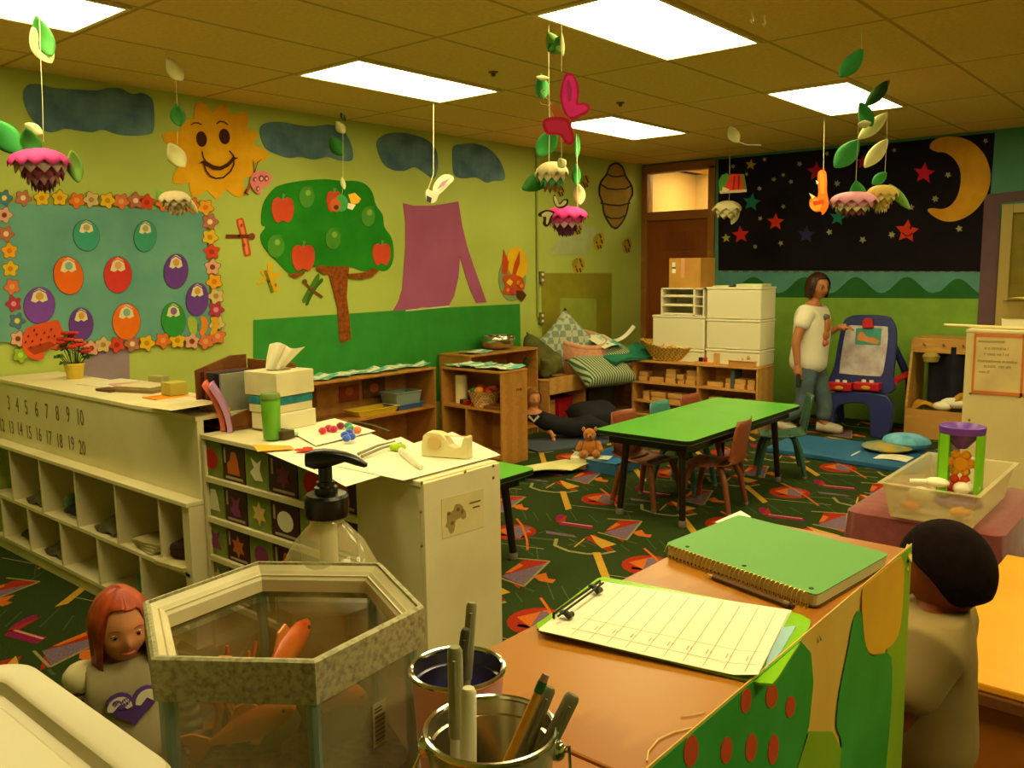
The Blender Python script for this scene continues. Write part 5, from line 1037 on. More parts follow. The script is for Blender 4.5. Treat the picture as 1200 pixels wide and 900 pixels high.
pp([(1010,700),(1020,678),(1056,652),(1058,700),(1052,745),(1035,763),(1020,766),(1013,748)], 3, 2)
pp([(1007,715),(1000,728),(993,765),(984,810),(980,850),(986,872),(980,930),(976,1100),(1030,1100),(1036,930),(1044,830),(1044,770),(1030,767),(1019,768),(1014,748),(1011,725)], 1, 1)
pp([(948,857),(975,857),(986,878),(980,930),(960,1100),(900,1100),(925,930),(938,890)], 2, 2, 0)
pp([(938,745),(950,765),(953,800),(948,850),(938,885),(925,930),(880,1100),(400,1100),(757,905),(800,862),(840,828),(885,792),(905,775),(922,758)], 1, 1, 0)
for x, y, rx, ry in ((874,821,6,15),(809.5,880,8.5,19),(851,879,6.5,16),(880,876,6.5,17),(904,816,7,14),(926,828,5.5,13),(906,878,6,18),(836,940,8,18),(868,945,7,18),(930,930,6,17),(790,930,8,17)): pp(ell(x, y, rx, ry, 6, 14), 4, 3, 0)
pp([(960,745),(963,750),(961,751)], 1, 3, 0)
b.build('painted_poster', pm, None, 'paper poster painted with green hills and red ovals, on the side of the wooden counter', 'poster')
pt = mat('yellow_crepe', '#c8b848', .8); q = ay(1072, 648, PY)
MB().sheet(lambda u, v: (1.452-.03*u, .386-.008*u+.004*sin(v*9), 1.085+.032*v+.003*sin(12*u)), 6, 6, .003).build('crepe_paper', pt, None, 'crinkled yellow paper edging at the far corner of the poster', 'paper', smooth=True)
# clipboard, paper, clip
def flat(name, corners, z, t, m_, parent=None, label=None, cat=None, bevel=0, m=0, sm=0):
    P = [az(x, y, z) for x, y in corners]; return MB().prism(P, (0,0,1), t).build(name, m_, parent, label, cat, bevel=bevel)
gac = mat('green_acrylic', '#8fd420', .15, spec=.6, alpha=.75)
cbz = DZ_+.001; o0 = az(780, 735, cbz); cb = thing('clipboard', 'translucent lime clipboard holding a stack of white forms', 'clipboard', o0)
rc = [(640,726),(700,680),(708,678),(938,722),(950,729),(948,738),(912,796),(905,804),(890,803),(640,742),(630,739),(629,733)]
flat('board', rc, cbz, .003, gac, cb)
pz = cbz+.0035
for k in range(3):
    cs_ = [(704-k,681),(928-2*k,715+k),(890-k,791+k*1.5),(631,737+k*1.5)]; P = [az(x, y, pz+.002*k) for x, y in cs_]
    def fn(u, v, P=P, k=k):
        p = P[0].lerp(P[1], u).lerp(P[3].lerp(P[2], u), v); return Vector((p.x, p.y, pz+.0018*k+.0022*sin(u*3+k)*v+.006*(max(0, u-.9)*10)*v*(.4+.3*k)))
    pap = MB().sheet(fn, 20, 6, .0007).build('paper_form', paper, None, ['bottom', 'middle', 'top ruled'][k]+' white form on the lime clipboard', 'paper', 'forms on the clipboard', smooth=True)
    if k == 2:
        inkm = mat('form_ink', '#aca888', .8); bb = MB()
        def onp(u, v, e=.0012): q = fn(u, v); return Vector((q.x, q.y, q.z+e))
        def ln_(u0, v0, u1, v1, w=.00028):
            N_ = 8; pts = [onp(u0+(u1-u0)*i/N_, v0+(v1-v0)*i/N_) for i in range(N_+1)]; d = (pts[-1]-pts[0]).normalized(); n = Vector((-d.y, d.x, 0))*w
            for a, c in zip(pts, pts[1:]): bb.add([a+n, c+n, c-n, a-n, a+n+Vector((0,0,.0002)), c+n+Vector((0,0,.0002)), c-n+Vector((0,0,.0002)), a-n+Vector((0,0,.0002))], [(0,3,2,1),(4,5,6,7),(0,1,5,4),(1,2,6,5),(2,3,7,6),(3,0,4,7)])
        for i in range(10): u = .16+i*.087; ln_(u, .02, u, .98)
        ln_(.13, .70, .98, .70); ln_(.13, .88, .98, .88, .0004)
        for i in range(9):
            u = .2+i*.087; ln_(u+.03, .77, u+.03, .83, .0006); ln_(u+.045, .78, u+.045, .81, .0004)
        bb.build('ruled_lines', inkm, pap)
wire = mat('clip_wire', '#4a4638', .3, metal=.8); rub = mat('rubber_grey', '#3a382c', .6)
a_, c_ = az(649, 719, pz+.012), az(703, 681, pz+.012)
MB().tube([a_+Vector((0,0,-.006)), a_, c_, c_+Vector((0,0,-.006))], .002, 8).build('clip_wire', wire, cb, smooth=True)
a2, c2_ = az(654, 722, pz+.016), az(707, 683, pz+.016); MB().tube([a2, c2_], .0016, 8).build('clip_bar', wire, cb, smooth=True)
for x, y, x2, y2 in ((657,718,667,722),(691,687,701,693)):
    p, q = az(x, y, pz+.012), az(x2, y2, pz+.010); MB().tube([p, p.lerp(q,.5)+Vector((0,0,.003)), q, q+(a_-c_).normalized()*-.008], [.003,.004,.005,.004], 8).build('clip_foot', rub, cb, smooth=True)
# blue cornered sheet under the forms
flat('printed_sheet', [(905,738),(933,734),(915,765),(897,786)], DZ_+.0042, .0012, pc('#9cc4d8'), None, 'sheet with a pale blue corner sticking out under the forms on the clipboard', 'paper')
# spiral notebook
nz = DZ_+.002; nb_ = thing('spiral_notebook', 'green covered spiral notebook lying on the counter', 'notebook', az(910, 650, nz)); N4 = [(866,604),(1043,650),(957,699),(779,638)]
def npz(z, grow=0): return [az(x, y, 1.134)+Vector((0,0,z-1.134)) for x, y in N4]
Pt = npz(nz)
def quad(P, z, t, m_, name, inset=0, parent=nb_, bevel=0):
    c = sum(P, Vector())/4; Q = [Vector((p.x+(c.x-p.x)*inset, p.y+(c.y-p.y)*inset, z)) for p in P]
    r_ = []; 
    for i in range(4):
        p, a, d = Q[i], Q[i-1], Q[(i+1) % 4]
        for k in range(4): t_ = k/3; e1 = p+(a-p).normalized()*.012; e2 = p+(d-p).normalized()*.012; r_.append((1-t_)**2*e1+2*t_*(1-t_)*p+t_*t_*e2)
    return MB().prism(r_, (0,0,1), t).build(name, m_, parent, bevel=bevel)
quad(Pt, nz, .0012, pc('#6a5a34'), 'back_cover'); quad(Pt, nz+.0015, .0155, mat('page_edges', '#ddd0a0', .8, '#c8b888', 110, kind='stripez'), 'pages', .012); quad(Pt, nz+.0173, .0012, mat('notebook_green', '#5a9a48', .5, '#549242', 3, spec=.4), 'front_cover')
A_, B_ = Pt[3], Pt[2]; sd = (B_-A_).normalized(); nd_ = Vector((sd.y, -sd.x, 0)); nd_ = nd_ if nd_.dot(Pt[0]-A_) < 0 else -nd_
b = MB(); path = []; turns = 34; L_ = (B_-A_).length-.02; R_ = .0112
for i in range(turns*10+1):
    a = 2*PI*i/10; p = A_+sd*(.01+L_*i/(turns*10)); path.append(Vector((p.x, p.y, nz+.0095))+(-nd_)*(-.004)+nd_*(R_*.55*cos(a))+Vector((0,0,R_*sin(a))))
b.tube(path, .0008, 5); b.build('spiral_wire', mat('gold_wire', '#d8b860', .3, metal=.8), nb_, smooth=True)
b = MB()
for t_ in (.12, .52, .93): q = A_.lerp(B_, t_)-nd_*.016; b.lathe([(.0035,0),(.0035,.0006),(0,.0006)], (q.x, q.y, nz+.0186), 10)
b.build('punch_holes', mat('hole_dark', '#1f3a1c', .8), nb_)
flat('loose_sheet', [(838,612),(868,599),(880,606),(850,616)], DZ_+.0008, .001, paper, None, 'corner of a white sheet sticking out behind the green notebook', 'paper')
# pencil in front of the notebook
def pencil(p, q, r, cols, name, label, cat='pencil', cap=0):
    d = (q-p).normalized(); L = (q-p).length; o = thing(name, label, cat, p)
    MB().tube([p+d*.012, q-d*.015], r, 6).build('shaft', pc(cols[0], .4), o)
    MB().tube([p+d*.012, p+d*.0], [r, .0008], 6).build('tip', pc('#d8b078', .6), o)
    MB().tube([q-d*.0155, q-d*.006], r*1.06, 10).build('ferrule', pc(cols[1], .35), o, smooth=True); MB().tube([q-d*.0065, q], [r*.95, r*.8], 10).build('eraser', pc(cols[2], .7), o, smooth=True)
    return o
pencil(az(829, 673, DZ_+.005), az(930, 711, DZ_+.005), .0042, ('#6a4a2c','#7a6a4a','#4a3424'), 'pencil', 'dark brown pencil lying on the counter in front of the green notebook')
b = MB(); pts = [az(x, y, DZ_+.0012) for x, y in ((758,892),(760,880),(772,866),(790,858),(812,853))]; b.tube(pts, .0009, 5); b.tube([az(x, y, DZ_+.0012) for x, y in ((798,840),(812,838),(826,835))], .0007, 5); b.build('wood_string', mat('straw_thread', '#e0c078', .8), None, 'loose pale thread curling on the counter beside the poster edge', 'thread', smooth=True)
# pails
def pail(c, rt_, rb_, h, outm, inm, name, label, handle):
    o = thing(name, label, 'pail', c); x, y, z = c
    MB().shell([(.001,.001),(rb_,.001),(rt_,h-.004),(rt_+.0015,h-.002)], (x, y, z), 48).build('outside', outm, o, smooth=True)
    MB().shell([(rt_-.0008,h-.004),(rb_+(rt_-rb_)*.86-.001,h*.86),(rb_+(rt_-rb_)*.845-.003,h*.85),(rb_+(rt_-rb_)*.83-.001,h*.84),(rb_-.0015,.003),(.001,.003)], (x, y, z), 48).build('inside', inm, o, smooth=True)
    b = MB(); b.tube([Vector((x+rt_*cos(a*PI/24), y+rt_*sin(a*PI/24), z+h-.002)) for a in range(49)], .0026, 8); b.build('rolled_rim', chrome, o, smooth=True)
    if handle is not None:
        d = Vector((cos(handle), sin(handle), 0))
        for s in (1, -1):
            b = MB(); e = Vector((x, y, z+h-.018))+d*s*(rt_+.001); b.sph(e, (.007,.007,.009), 10, 8); b.build('handle_ear', chrome, o, smooth=True)
        s_ = Vector((-d.y, d.x, 0)); e = Vector((x, y, z+h-.018))
        MB().tube([e+d*rt_*1.04, e+d*rt_*1.2+Vector((0,0,.004)), e+d*rt_*1.22+Vector((0,0,-.02)), e+d*rt_*.9-s_*rt_*.8+Vector((0,0,-.07)), e-s_*rt_*1.25+Vector((0,0,-.085)), e-d*rt_*.9-s_*rt_*.8+Vector((0,0,-.07)), e-d*rt_*1.22+Vector((0,0,-.02)), e-d*rt_*1.04], .0014, 6).build('wire_handle', chrome, o, smooth=True)
    return o
C1 = (.464, .446, DZ_); C2 = (.535, .532, DZ_)
C1 = (az(575, 852, 1.222).x, az(575, 852, 1.222).y, DZ_+.0005); C2 = (az(536, 781, 1.222).x, az(536, 781, 1.222).y, DZ_+.0005)
pin = mat('pail_inside', '#cfc7a4', .2, metal=.9)
pail(C1, .0505, .041, .107, mat('pail_print', '#c9c8b4', .3, '#4a7a34', 9, metal=.5, lo=.5, hi=.54), pin, 'metal_pail', 'shiny metal pail of pens nearest the camera, with a wire handle', -.95)
pail(C2, .0415, .034, .107, mat('pail_pink', '#e8a8b8', .4), mat('pail_inside_dark', '#8a86a0', .25, metal=.8), 'pink_pail', 'pink metal pail standing behind the pen pail beside the fish tank', None)
def pj_d(c, px, py, dd=0): D = (Vector(c)+Vector((0,0,.1))-CAM).dot(fw)+dd; return CAM+ray(px, py)*D
def pen(name, c, bx, by, bdx, top, dd, r, col, label, cap=None, clip=True, cat='pen'):
    bot = Vector((c[0]+bx, c[1]+by, c[2]+.006)); tp_ = pj_d(c, *top, dd); d = (tp_-bot).normalized(); L = (tp_-bot).length; o = thing(name, label, cat, bot)
    MB().tube([bot, bot+d*.01, bot+d*(L*.55)], [r*.3, r*.85, r*.85], 12).build('barrel', mat('pen_'+col[1:], col, .25, spec=.5), o, smooth=True)
    k = cap or '#8a8266'
    MB().tube([bot+d*(L*.55), bot+d*(L-.003), tp_], [r, r*.95, r*.7], 12).build('cap', mat('cap_'+k[1:], k, .4), o, smooth=True)
    if clip: n = d.cross(Vector((rt.x, rt.y, 0))).normalized(); n = n if n.dot(fw) < 0 else -n; MB().tube([bot+d*(L-.008)+n*r*1.3, bot+d*(L*.68)+n*r*1.4], .0016, 6).build('pocket_clip', mat('cap_'+k[1:], k, .4), o, smooth=True)
    return o
pen('marker_pen', C1, -.014, .024, 0, (533,758), .0, .0062, '#cfcab0', 'grey capped pen at the left of the metal pail', '#8e8a6a')
pen('marker_pen', C1, -.024, .004, 0, (549,806), -.015, .0064, '#e6e0c4', 'thick white marker with small black print in the metal pail', '#ddd6b8', clip=False)
pen('marker_pen', C1, -.018, -.012, 0, (672,814), .005, .0066, '#4a4230', 'dark grey marker leaning far right in the metal pail', '#6e684c')
pen('marker_pen', C1, -.012, .0, 0, (645,805), .012, .0055, '#5a4c30', 'dark brown pen beside the yellow pencil in the metal pail', '#7a7458')
bot = Vector((C1[0]-.02, C1[1]+.01, C1[2]+.006)); pencil(bot, pj_d(C1, 640, 790, .004), .0036, ('#dc9a24','#2f6a34','#b08878'), 'pencil', 'yellow pencil with a green ferrule leaning in the metal pail')
pen('marker_pen', C2, .0, .0, 0, (553,706), .012, .0052, '#b8b296', 'tall grey capped pen in the pink pail', '#8e8868')
pen('marker_pen', C2, -.008, .008, 0, (546,737), -.005, .0046, '#b8b8a4', 'shorter clear pen with a black end in the pink pail', '#4a4638')
MB().sph((C2[0]+.004, C2[1]+.006, C2[2]+.04), (.026,.026,.03), 14, 8).build('purple_cloth', mat('purple_cloth', '#4c48a8', .7), None, 'blue purple cloth lying in the pink pail', 'cloth', smooth=True)
# ------------------------------------------------------------ side table, fish tank, soap, storage bin
TZ = .85
o = thing('side_table', 'wooden side table carrying the fish tank, the soap bottle and the clear lidded bin', 'table', (.5, .9, 0))
MB().box(.03, .98, .695, 1.12, TZ-.03, TZ).build('tabletop', dkwood, o, bevel=.004)
for x, y in ((.07,.73),(.94,.73),(.07,1.08),(.94,1.08)): MB().box(x-.025, x+.025, y-.025, y+.025, 0, TZ-.03).build('leg', dkwood, o, bevel=.004)
HC = Vector((.578, .862, 0)); HR = .175; HA = math.radians(6.0); ZR = 1.175
def hexr(R, z, c=HC): return [Vector((c.x+R*cos(HA+PI/3*k), c.y+R*sin(HA+PI/3*k), z)) for k in range(6)]
def ringloop(mb, loops, m=0, closed=True):
    n = 6; vs = [p for l in loops for p in l]; K = len(loops); fs = []
    for i in range(K if closed else K-1):
        a, b_ = i*n, ((i+1) % K)*n
        for j in range(n): fs.append((a+j, a+(j+1) % n, b_+(j+1) % n, b_+j))
    mb.add(vs, fs, m)
gran = mat('speckled_granite', '#aca67e', .55, '#79745a', 150, lo=.42, hi=.7, detail=8, spec=.4)
ft = thing('fish_tank', 'hexagonal glass fish tank with a speckled grey rim in the foreground', 'fish tank', (HC.x, HC.y, TZ))
b = MB(); ringloop(b, [hexr(HR, ZR-.048), hexr(HR, ZR-.002), hexr(HR-.004, ZR), hexr(HR-.008, ZR), hexr(HR-.008, ZR-.05)]); b.build('rim_band', gran, ft)
b = MB(); ringloop(b, [hexr(HR-.008, ZR-.004), hexr(HR-.010, ZR-.003), hexr(HR-.019, ZR-.010), hexr(HR-.021, ZR-.008), hexr(HR-.031, ZR-.018), hexr(HR-.032, ZR-.034), hexr(HR-.0275, ZR-.034), hexr(HR-.0275, ZR-.012), hexr(HR-.008, ZR-.012)]); b.build('rim_lip', mat('rim_cream', '#d8cfa8', .4, '#cdc299', 12, spec=.5), ft)
gl = mat('tank_glass', '#c0bc88', .10, alpha=.33, spec=.8)
b = MB(); ringloop(b, [hexr(HR-.014, TZ+.03), hexr(HR-.014, ZR-.012), hexr(HR-.019, ZR-.012), hexr(HR-.019, TZ+.035)]); b.add(hexr(HR-.014, TZ+.03)+hexr(HR-.014, TZ+.035), [(0,1,2,3,4,5),(6,7,8,9,10,11)]); b.build('glass_walls', gl, ft)
for k in range(6): a = HA+PI/3*k; p = Vector((HC.x+(HR-.019)*cos(a), HC.y+(HR-.019)*sin(a), 0)); MB().tube([p+Vector((0,0,TZ+.03)), p+Vector((0,0,ZR-.014))], .0075, 8).build('corner_seal', mat('seal_refracted_aqua', '#8fb4a4', .25, alpha=.6, spec=.7), ft, smooth=True)  # aqua colour of the seals imitates bluish light refracted at the glass corners
b = MB(); ringloop(b, [hexr(HR-.004, TZ+.001), hexr(HR-.004, TZ+.038), hexr(HR-.016, TZ+.038), hexr(HR-.016, TZ+.001)]); b.build('base_band', gran, ft)
b = MB(); b.add(hexr(HR-.0205, TZ+.036)+hexr(HR-.0205, ZR-.052), [(5,4,3,2,1,0),(6,7,8,9,10,11)]+[(i, (i+1) % 6, (i+1) % 6+6, i+6) for i in range(6)]); b.build('water', mat('tank_water', '#7a5a20', .03, alpha=.2, spec=.7), ft)
b = MB(); b.add(hexr(HR-.0215, TZ+.037)+hexr(HR-.0215, TZ+.13), [(5,4,3,2,1,0),(6,7,8,9,10,11)]+[(i, (i+1) % 6, (i+1) % 6+6, i+6) for i in range(6)]); b.build('gravel', mat('gravel', '#2c1c10', .8, '#5c4020', 90, kind='voronoi', bump=.6), ft)
def fish(c, L, ang, pitch, label, col='#e8641c'):
    c = Vector(c); M = Matrix.Translation(c) @ Matrix.Rotation(ang, 4, 'Z') @ Matrix.Rotation(pitch, 4, 'Y'); b = MB(); o = thing('goldfish', label, 'goldfish', c, 'goldfish in the tank')
    fm = mat('goldfish_'+col[1:], col, .35, '#f08a30', 20, spec=.6); n = 12; prof = [(0,-.5),(.07,-.44),(.13,-.28),(.155,-.08),(.14,.12),(.09,.3),(.045,.42),(.035,.48)]; vs = []
    for r, t in prof:
        for j in range(n): a = 2*PI*j/n; vs.append(M @ Vector((t*L, r*L*.6*cos(a), r*L*1.15*sin(a))))
    b.add(vs, [(i*n+j, i*n+(j+1) % n, (i+1)*n+(j+1) % n, (i+1)*n+j) for i in range(7) for j in range(n)]); b.build('body', fm, o, smooth=True)
    for nm, pts in (('tail_fin', [(.45,.02),(.62,.17),(.78,.2),(.70,.05),(.72,-.05),(.78,-.2),(.62,-.15),(.45,-.02)]), ('dorsal_fin', [(-.12,.15),(-.05,.27),(.1,.26),(.22,.12),(.1,.12)]), ('belly_fin', [(-.1,-.14),(.02,-.26),(.1,-.22),(.1,-.11)])):
        MB().prism([M @ Vector((x*L, -.004, z*L)) for x, z in pts], (M.to_3x3() @ Vector((0,1,0))), .003).build(nm, mat('fin_orange', '#f09048', .4, alpha=.85), o)
    for s in (-1, 1): MB().sph(M @ Vector((-.36*L, s*.062*L, .03*L)), .022*L, 8, 6).build('eye', black, o, smooth=True)
fish((.495, .805, 1.075), .10, 2.55, .3, 'large orange goldfish low in the front of the hexagonal tank')
fish((.585, .775, 1.085), .095, 2.9, -.45, 'orange goldfish rising on the right side of the hexagonal tank', '#e8542a')
fish((.61, .90, 1.095), .12, -2.7, .2, 'orange goldfish near the water surface at the back of the tank', '#e04418')
fish((.52, .90, 1.09), .10, 2.2, -.1, 'red goldfish near the water surface at the left of the tank', '#d83418')
fish((.64, .83, 1.07), .10, 1.0, .3, 'deep red goldfish turning at the right of the tank', '#c82c10')
b = MB(); 
for k in range(7): b.sph((.60+.05*cos(k*2.1), .90+.05*sin(k*1.7), TZ+.14+.012*(k % 3)), (.035,.03,.025), 9, 6)
b.build('tank_rocks', mat('tank_rock', '#3a2a1c', .8, '#6a5030', 20), ft, smooth=True)
b = MB()
for k in range(5):
    a = k*1.3; p = Vector((.56+.03*cos(a), .95+.02*sin(a), TZ+.12)); b.tube([p, p+Vector((.01,0,.05)), p+Vector((.0,.01,.09)), p+Vector((.012*cos(a),.01,.12))], [.004,.006,.005,.002], 6)
b.build('tank_plant', mat('plant_plastic_red', '#c84018', .6, '#e0842c', 20), ft, smooth=True)
# bar-coded label on the right pane
v1, v2 = hexr(HR-.0135, 0)[5], hexr(HR-.0135, 0)[0]; v4 = hexr(HR-.0135, 0)[4]
en = ((v4+v1)/2-HC); en.z = 0; en.normalize(); ed = (v1-v4).normalized()
b = MB(); p0 = v4+ed*(.085); 
def lp(s, z, e=.0006): return Vector((p0.x, p0.y, 0))+ed*s+en*e+Vector((0,0,z))
b.prism([lp(0,1.03), lp(.022,1.03), lp(.022,1.082), lp(0,1.082)], en, .0006)
for i in range(13): z = 1.034+i*.0027; b.prism([lp(.003,z,.0014), lp(.019,z,.0014), lp(.019,z+.0006+.0009*(i % 2),.0014), lp(.003,z+.0006+.0009*(i % 2),.0014)], en, .0003, 1)
for i in range(2): z = 1.071+i*.004; b.prism([lp(.003,z,.0014), lp(.015,z,.0014), lp(.015,z+.0015,.0014), lp(.003,z+.0015,.0014)], en, .0003, 1)
b.build('barcode_label', [pc('#b0a468'), pc('#4a4424')], ft)
# soap bottle with pump
SD = 1.235; sc = CAM+ray(384, 620)*SD; sx, sy = sc.x, sc.y
def sz(py, px=384): return zat(sx, sy, px, py)
sb = thing('soap_bottle', 'large clear pump bottle with a black pump behind the fish tank', 'pump bottle', (sx, sy, TZ)); zc = sz(601)
cg_ = mat('clear_bottle', '#d8cfa0', .05, alpha=.38, spec=.9)
MB().shell([(.02,zc-TZ-.004),(.022,zc-TZ-.012),(.030,zc-TZ-.02),(.052,zc-TZ-.045),(.072,zc-TZ-.085),(.078,zc-TZ-.12),(.078,.02),(.07,.004),(.001,.004)], (sx, sy, TZ), 32).build('bottle', cg_, sb, smooth=True)
MB().lathe([(0,.01),(.068,.01),(.074,.03),(.074,zc-TZ-.125),(.0,zc-TZ-.125)], (sx, sy, TZ), 28).build('gel', mat('soap_gel', '#e0d49c', .1, alpha=.45, spec=.5), sb, smooth=True)
MB().tube([(sx, sy, zc-.002), (sx, sy, zc-.075)], .0135, 14).build('pump_chamber', mat('pump_white', '#e8e0b8', .3, alpha=.9), sb, smooth=True)
MB().tube([(sx, sy, zc-.075), (sx+.03, sy, TZ+.02)], .004, 8).build('dip_tube', mat('pump_white', '#e8e0b8', .3, alpha=.9), sb, smooth=True)
zk = sz(578); MB().lathe([(0,zc-TZ-.004),(.030,zc-TZ-.004),(.0315,zc-TZ+.002),(.0315,zk-TZ-.004),(.028,zk-TZ),(.0165,zk-TZ+.001),(.0165,zk-TZ+.010),(.013,zk-TZ+.012),(.013,zk-TZ+.018),(0,zk-TZ+.018)], (sx, sy, TZ), 32).build('pump_collar', black, sb, smooth=True)
zh = sz(546); MB().lathe([(0,0),(.0098,0),(.0098,zh-zk),(0,zh-zk)], (sx, sy, zk+.012), 18).build('pump_stem', black, sb, smooth=True)
b = MB(); rs = Vector((rt.x, rt.y, 0)).normalized(); fs_ = Vector((-rs.y, rs.x, 0)); K = []
hp_ = [(-.026,546,529,.011),(-.014,549,526,.013),(.0,549,525.5,.014),(.014,545,527,.013),(.03,541,530,.011),(.043,545,534,.009),(.056,548,541,.0065),(.060,547,543,.004)]
n = 12; vs = []
for s_, yb_, yt_, w in hp_:
    z0, z1 = sz(yb_), sz(yt_); zc_, hh = (z0+z1)/2, (z1-z0)/2
    for j in range(n): a = 2*PI*j/n; vs.append(Vector((sx, sy, 0))+rs*s_+fs_*w*math.copysign(abs(cos(a))**.7, cos(a))+Vector((0,0,zc_+hh*math.copysign(abs(sin(a))**.7, sin(a)))))
K_ = len(hp_); b.add(vs, [(i*n+j, i*n+(j+1) % n, (i+1)*n+(j+1) % n, (i+1)*n+j) for i in range(K_-1) for j in range(n)]+[tuple(range(n-1,-1,-1)), tuple(range((K_-1)*n, K_*n))]); b.build('pump_head', black, sb, smooth=True)
# clear lidded bin at the lower left
def rrect(x0, x1, y0, y1, r, z, n=6):
    out = []
    for cx, cy, a0 in ((x1-r, y1-r, 0), (x0+r, y1-r, 90), (x0+r, y0+r, 180), (x1-r, y0+r, 270)):
        for k in range(n): a = math.radians(a0+90*k/(n-1)); out.append(Vector((cx+r*cos(a), cy+r*sin(a), z)))
    return out
bn = thing('storage_bin', 'frosted white lidded storage bin cut off by the lower left corner', 'bin', (.2, .9, TZ)); fz = mat('frosted_white', '#cfc6a0', .3, '#c8be98', 3, spec=.6, alpha=.97); x0, x1, y0, y1, Z = .045, .366, .70, 1.095, 1.12
def rloops(levels, m_, name, parent, mk=fz):
    b = MB(); Ls = [rrect(x0+i, x1-i, y0+i, y1-i, max(.05-i*.6, .012), z) for i, z in levels]; n = len(Ls[0]); vs = [p for l in Ls for p in l]
    fs = [(a*n+j, a*n+(j+1) % n, (a+1)*n+(j+1) % n, (a+1)*n+j) for a in range(len(Ls)-1) for j in range(n)]+[tuple(range(n-1,-1,-1)), tuple(range((len(Ls)-1)*n, len(Ls)*n))]
    b.add(vs, fs); return b.build(name, mk, parent, smooth=35)
rloops([(.02,TZ+.001),(.006,Z-.03)], 0, 'bin_body', bn)
rloops([(.004,Z-.03),(0,Z-.026),(0,Z-.006),(.004,Z-.001),(.034,Z),(.040,Z-.002),(.046,Z-.012),(.056,Z-.013),(.062,Z-.006),(.075,Z-.005)], 0, 'bin_lid', bn)
# ------------------------------------------------------------ yellow table, maroon table, tote, sand wheel
yt = thing('yellow_table', 'yellow topped wooden play table at the right edge behind the boy', 'table', (2.93, .12, 0)); ym = mat('yellow_laminate', '#eda31c', .35, '#e69a18', 3); ow = mat('orange_wood', '#b06a1c', .5, '#a05c14', 2, kind='wave')
MB().box(2.37, 3.52, -.55, .6, .475, .5).build('tabletop', ym, yt, bevel=.006); MB().box(2.36, 3.53, -.56, .61, .44, .4745).build('top_edge', dkwood, yt, bevel=.004)
MB().box(2.40, 3.49, -.52, .57, .02, .44).build('cabinet_body', ow, yt, bevel=.004)
mc = mat('maroon_cloth', '#8a4444', .9, '#7c3a3c', 20, sheen=.3); mt = thing('sensory_table', 'low table covered with a dull maroon cloth, holding the plastic tote', 'table', (4.0, .93, 0))
def mcl(u, v):
    # wraps over the near, right, and left sides
    X0, X1, Y0, Y1 = 3.63, 4.42, .63, 1.21
    return None
b = MB(); L0 = []
for i_, z in ((.03,.548),(.0,.53),(-.006,.40),(-.012,.26)):
    l = rrect(3.62+i_, 4.42-i_, .63+i_, 1.23-i_, .05, z, 8)
    if z < .5: l = [Vector((p.x+.006*sin(k*1.3+z*9), p.y+.006*cos(k*1.7), p.z+.01*sin(k*.9))) for k, p in enumerate(l)]
    L0.append(l)
n = len(L0[0]); b.add([p for l in L0 for p in l], [(a*n+j, a*n+(j+1) % n, (a+1)*n+(j+1) % n, (a+1)*n+j) for a in range(3) for j in range(n)]+[tuple(range(n-1,-1,-1))]); b.build('table_cloth', mc, mt, smooth=True)
MB().box(3.66, 4.38, .67, 1.19, .49, .525).build('tabletop', dkwood, mt)
for x, y in ((3.7,.71),(3.7,1.15),(4.34,.71),(4.34,1.15)): MB().box(x-.025, x+.025, y-.025, y+.025, 0, .49).build('leg', dkwood, mt)
tm = mat('tote_plastic', '#ded0a0', .3, alpha=.42, spec=.5)
tub(3.885, .885, .55, .69, .345, .15, tm, 'plastic_tote', 'big clear plastic tote of sand toys on the maroon covered table', 'tote', tap=.87, rim=.016)
for i, (x, y, c, n_) in enumerate([(3.60+.02, .98, '#e8842c', 'orange'), (3.64, .80, '#e89a2c', 'amber')]):
    b = MB(); b.sph((x+.05, y, .585), (.03,.032,.022), 10, 6)
    for k in range(6): a = k*PI/3; b.sph((x+.05+.026*cos(a), y+.028*sin(a), .585), .014, 7, 5)
    b.build('sand_toy', pc(c, .4), None, '%s sand toy seen through the near side of the tote, %s' % (n_, ['left', 'right'][i]), 'toy', smooth=True)
MB().sph((3.69, .95, .635), (.03,.05,.03), 12, 8).build('cream_scoop', pc('#ece2b8', .4), None, 'cream round scoop seen through the near side of the tote', 'scoop', smooth=True)
wsc = az(1098, 565, .66); b = MB(); b.sph(wsc, (.035,.05,.02), 12, 8); b.tube([wsc, wsc+Vector((-.03,.1,-.004))], [.014,.01], 8); b.build('white_scoop', whitep, None, 'white scoop lying beside the sand wheel in the tote', 'scoop', smooth=True)
for i, (x, y) in enumerate(((1127,572),(1139,571))): p = az(x, y, .64); MB().sph(p, (.035,.035,.026), 10, 7).build('white_ball', whitep, None, ['left','right'][i]+' white ball in front of the purple foot of the sand wheel', 'ball', smooth=True)
# sand wheel tower
wx_ = 3.93; wq = ax(1124, 570, wx_); wy_ = wq.y; sw = thing('sand_mill_toy', 'green and purple sand wheel toy standing in the plastic tote', 'sand wheel', (wx_, wy_, .56)); vio = mat('toy_purple', '#6a38a8', .35, spec=.5); lim = mat('toy_lime', '#7cc81c', .35, spec=.5)
R0 = .088; zt0 = zat(wx_, wy_, 1127, 499)
MB().shell([(.018,zt0-.095),(.022,zt0-.095),(R0-.012,zt0-.03),(R0,zt0-.028),(R0+.002,zt0),(R0-.006,zt0+.002),(R0-.012,zt0-.004),(R0-.02,zt0-.014),(.018,zt0-.08)], (wx_, wy_, 0), 32).build('funnel', vio, sw, smooth=True)
MB().lathe([(0,.562),(R0+.004,.562),(R0+.004,.575),(R0-.02,.60),(0,.60)], (wx_, wy_, 0), 32).build('base', vio, sw, smooth=True)
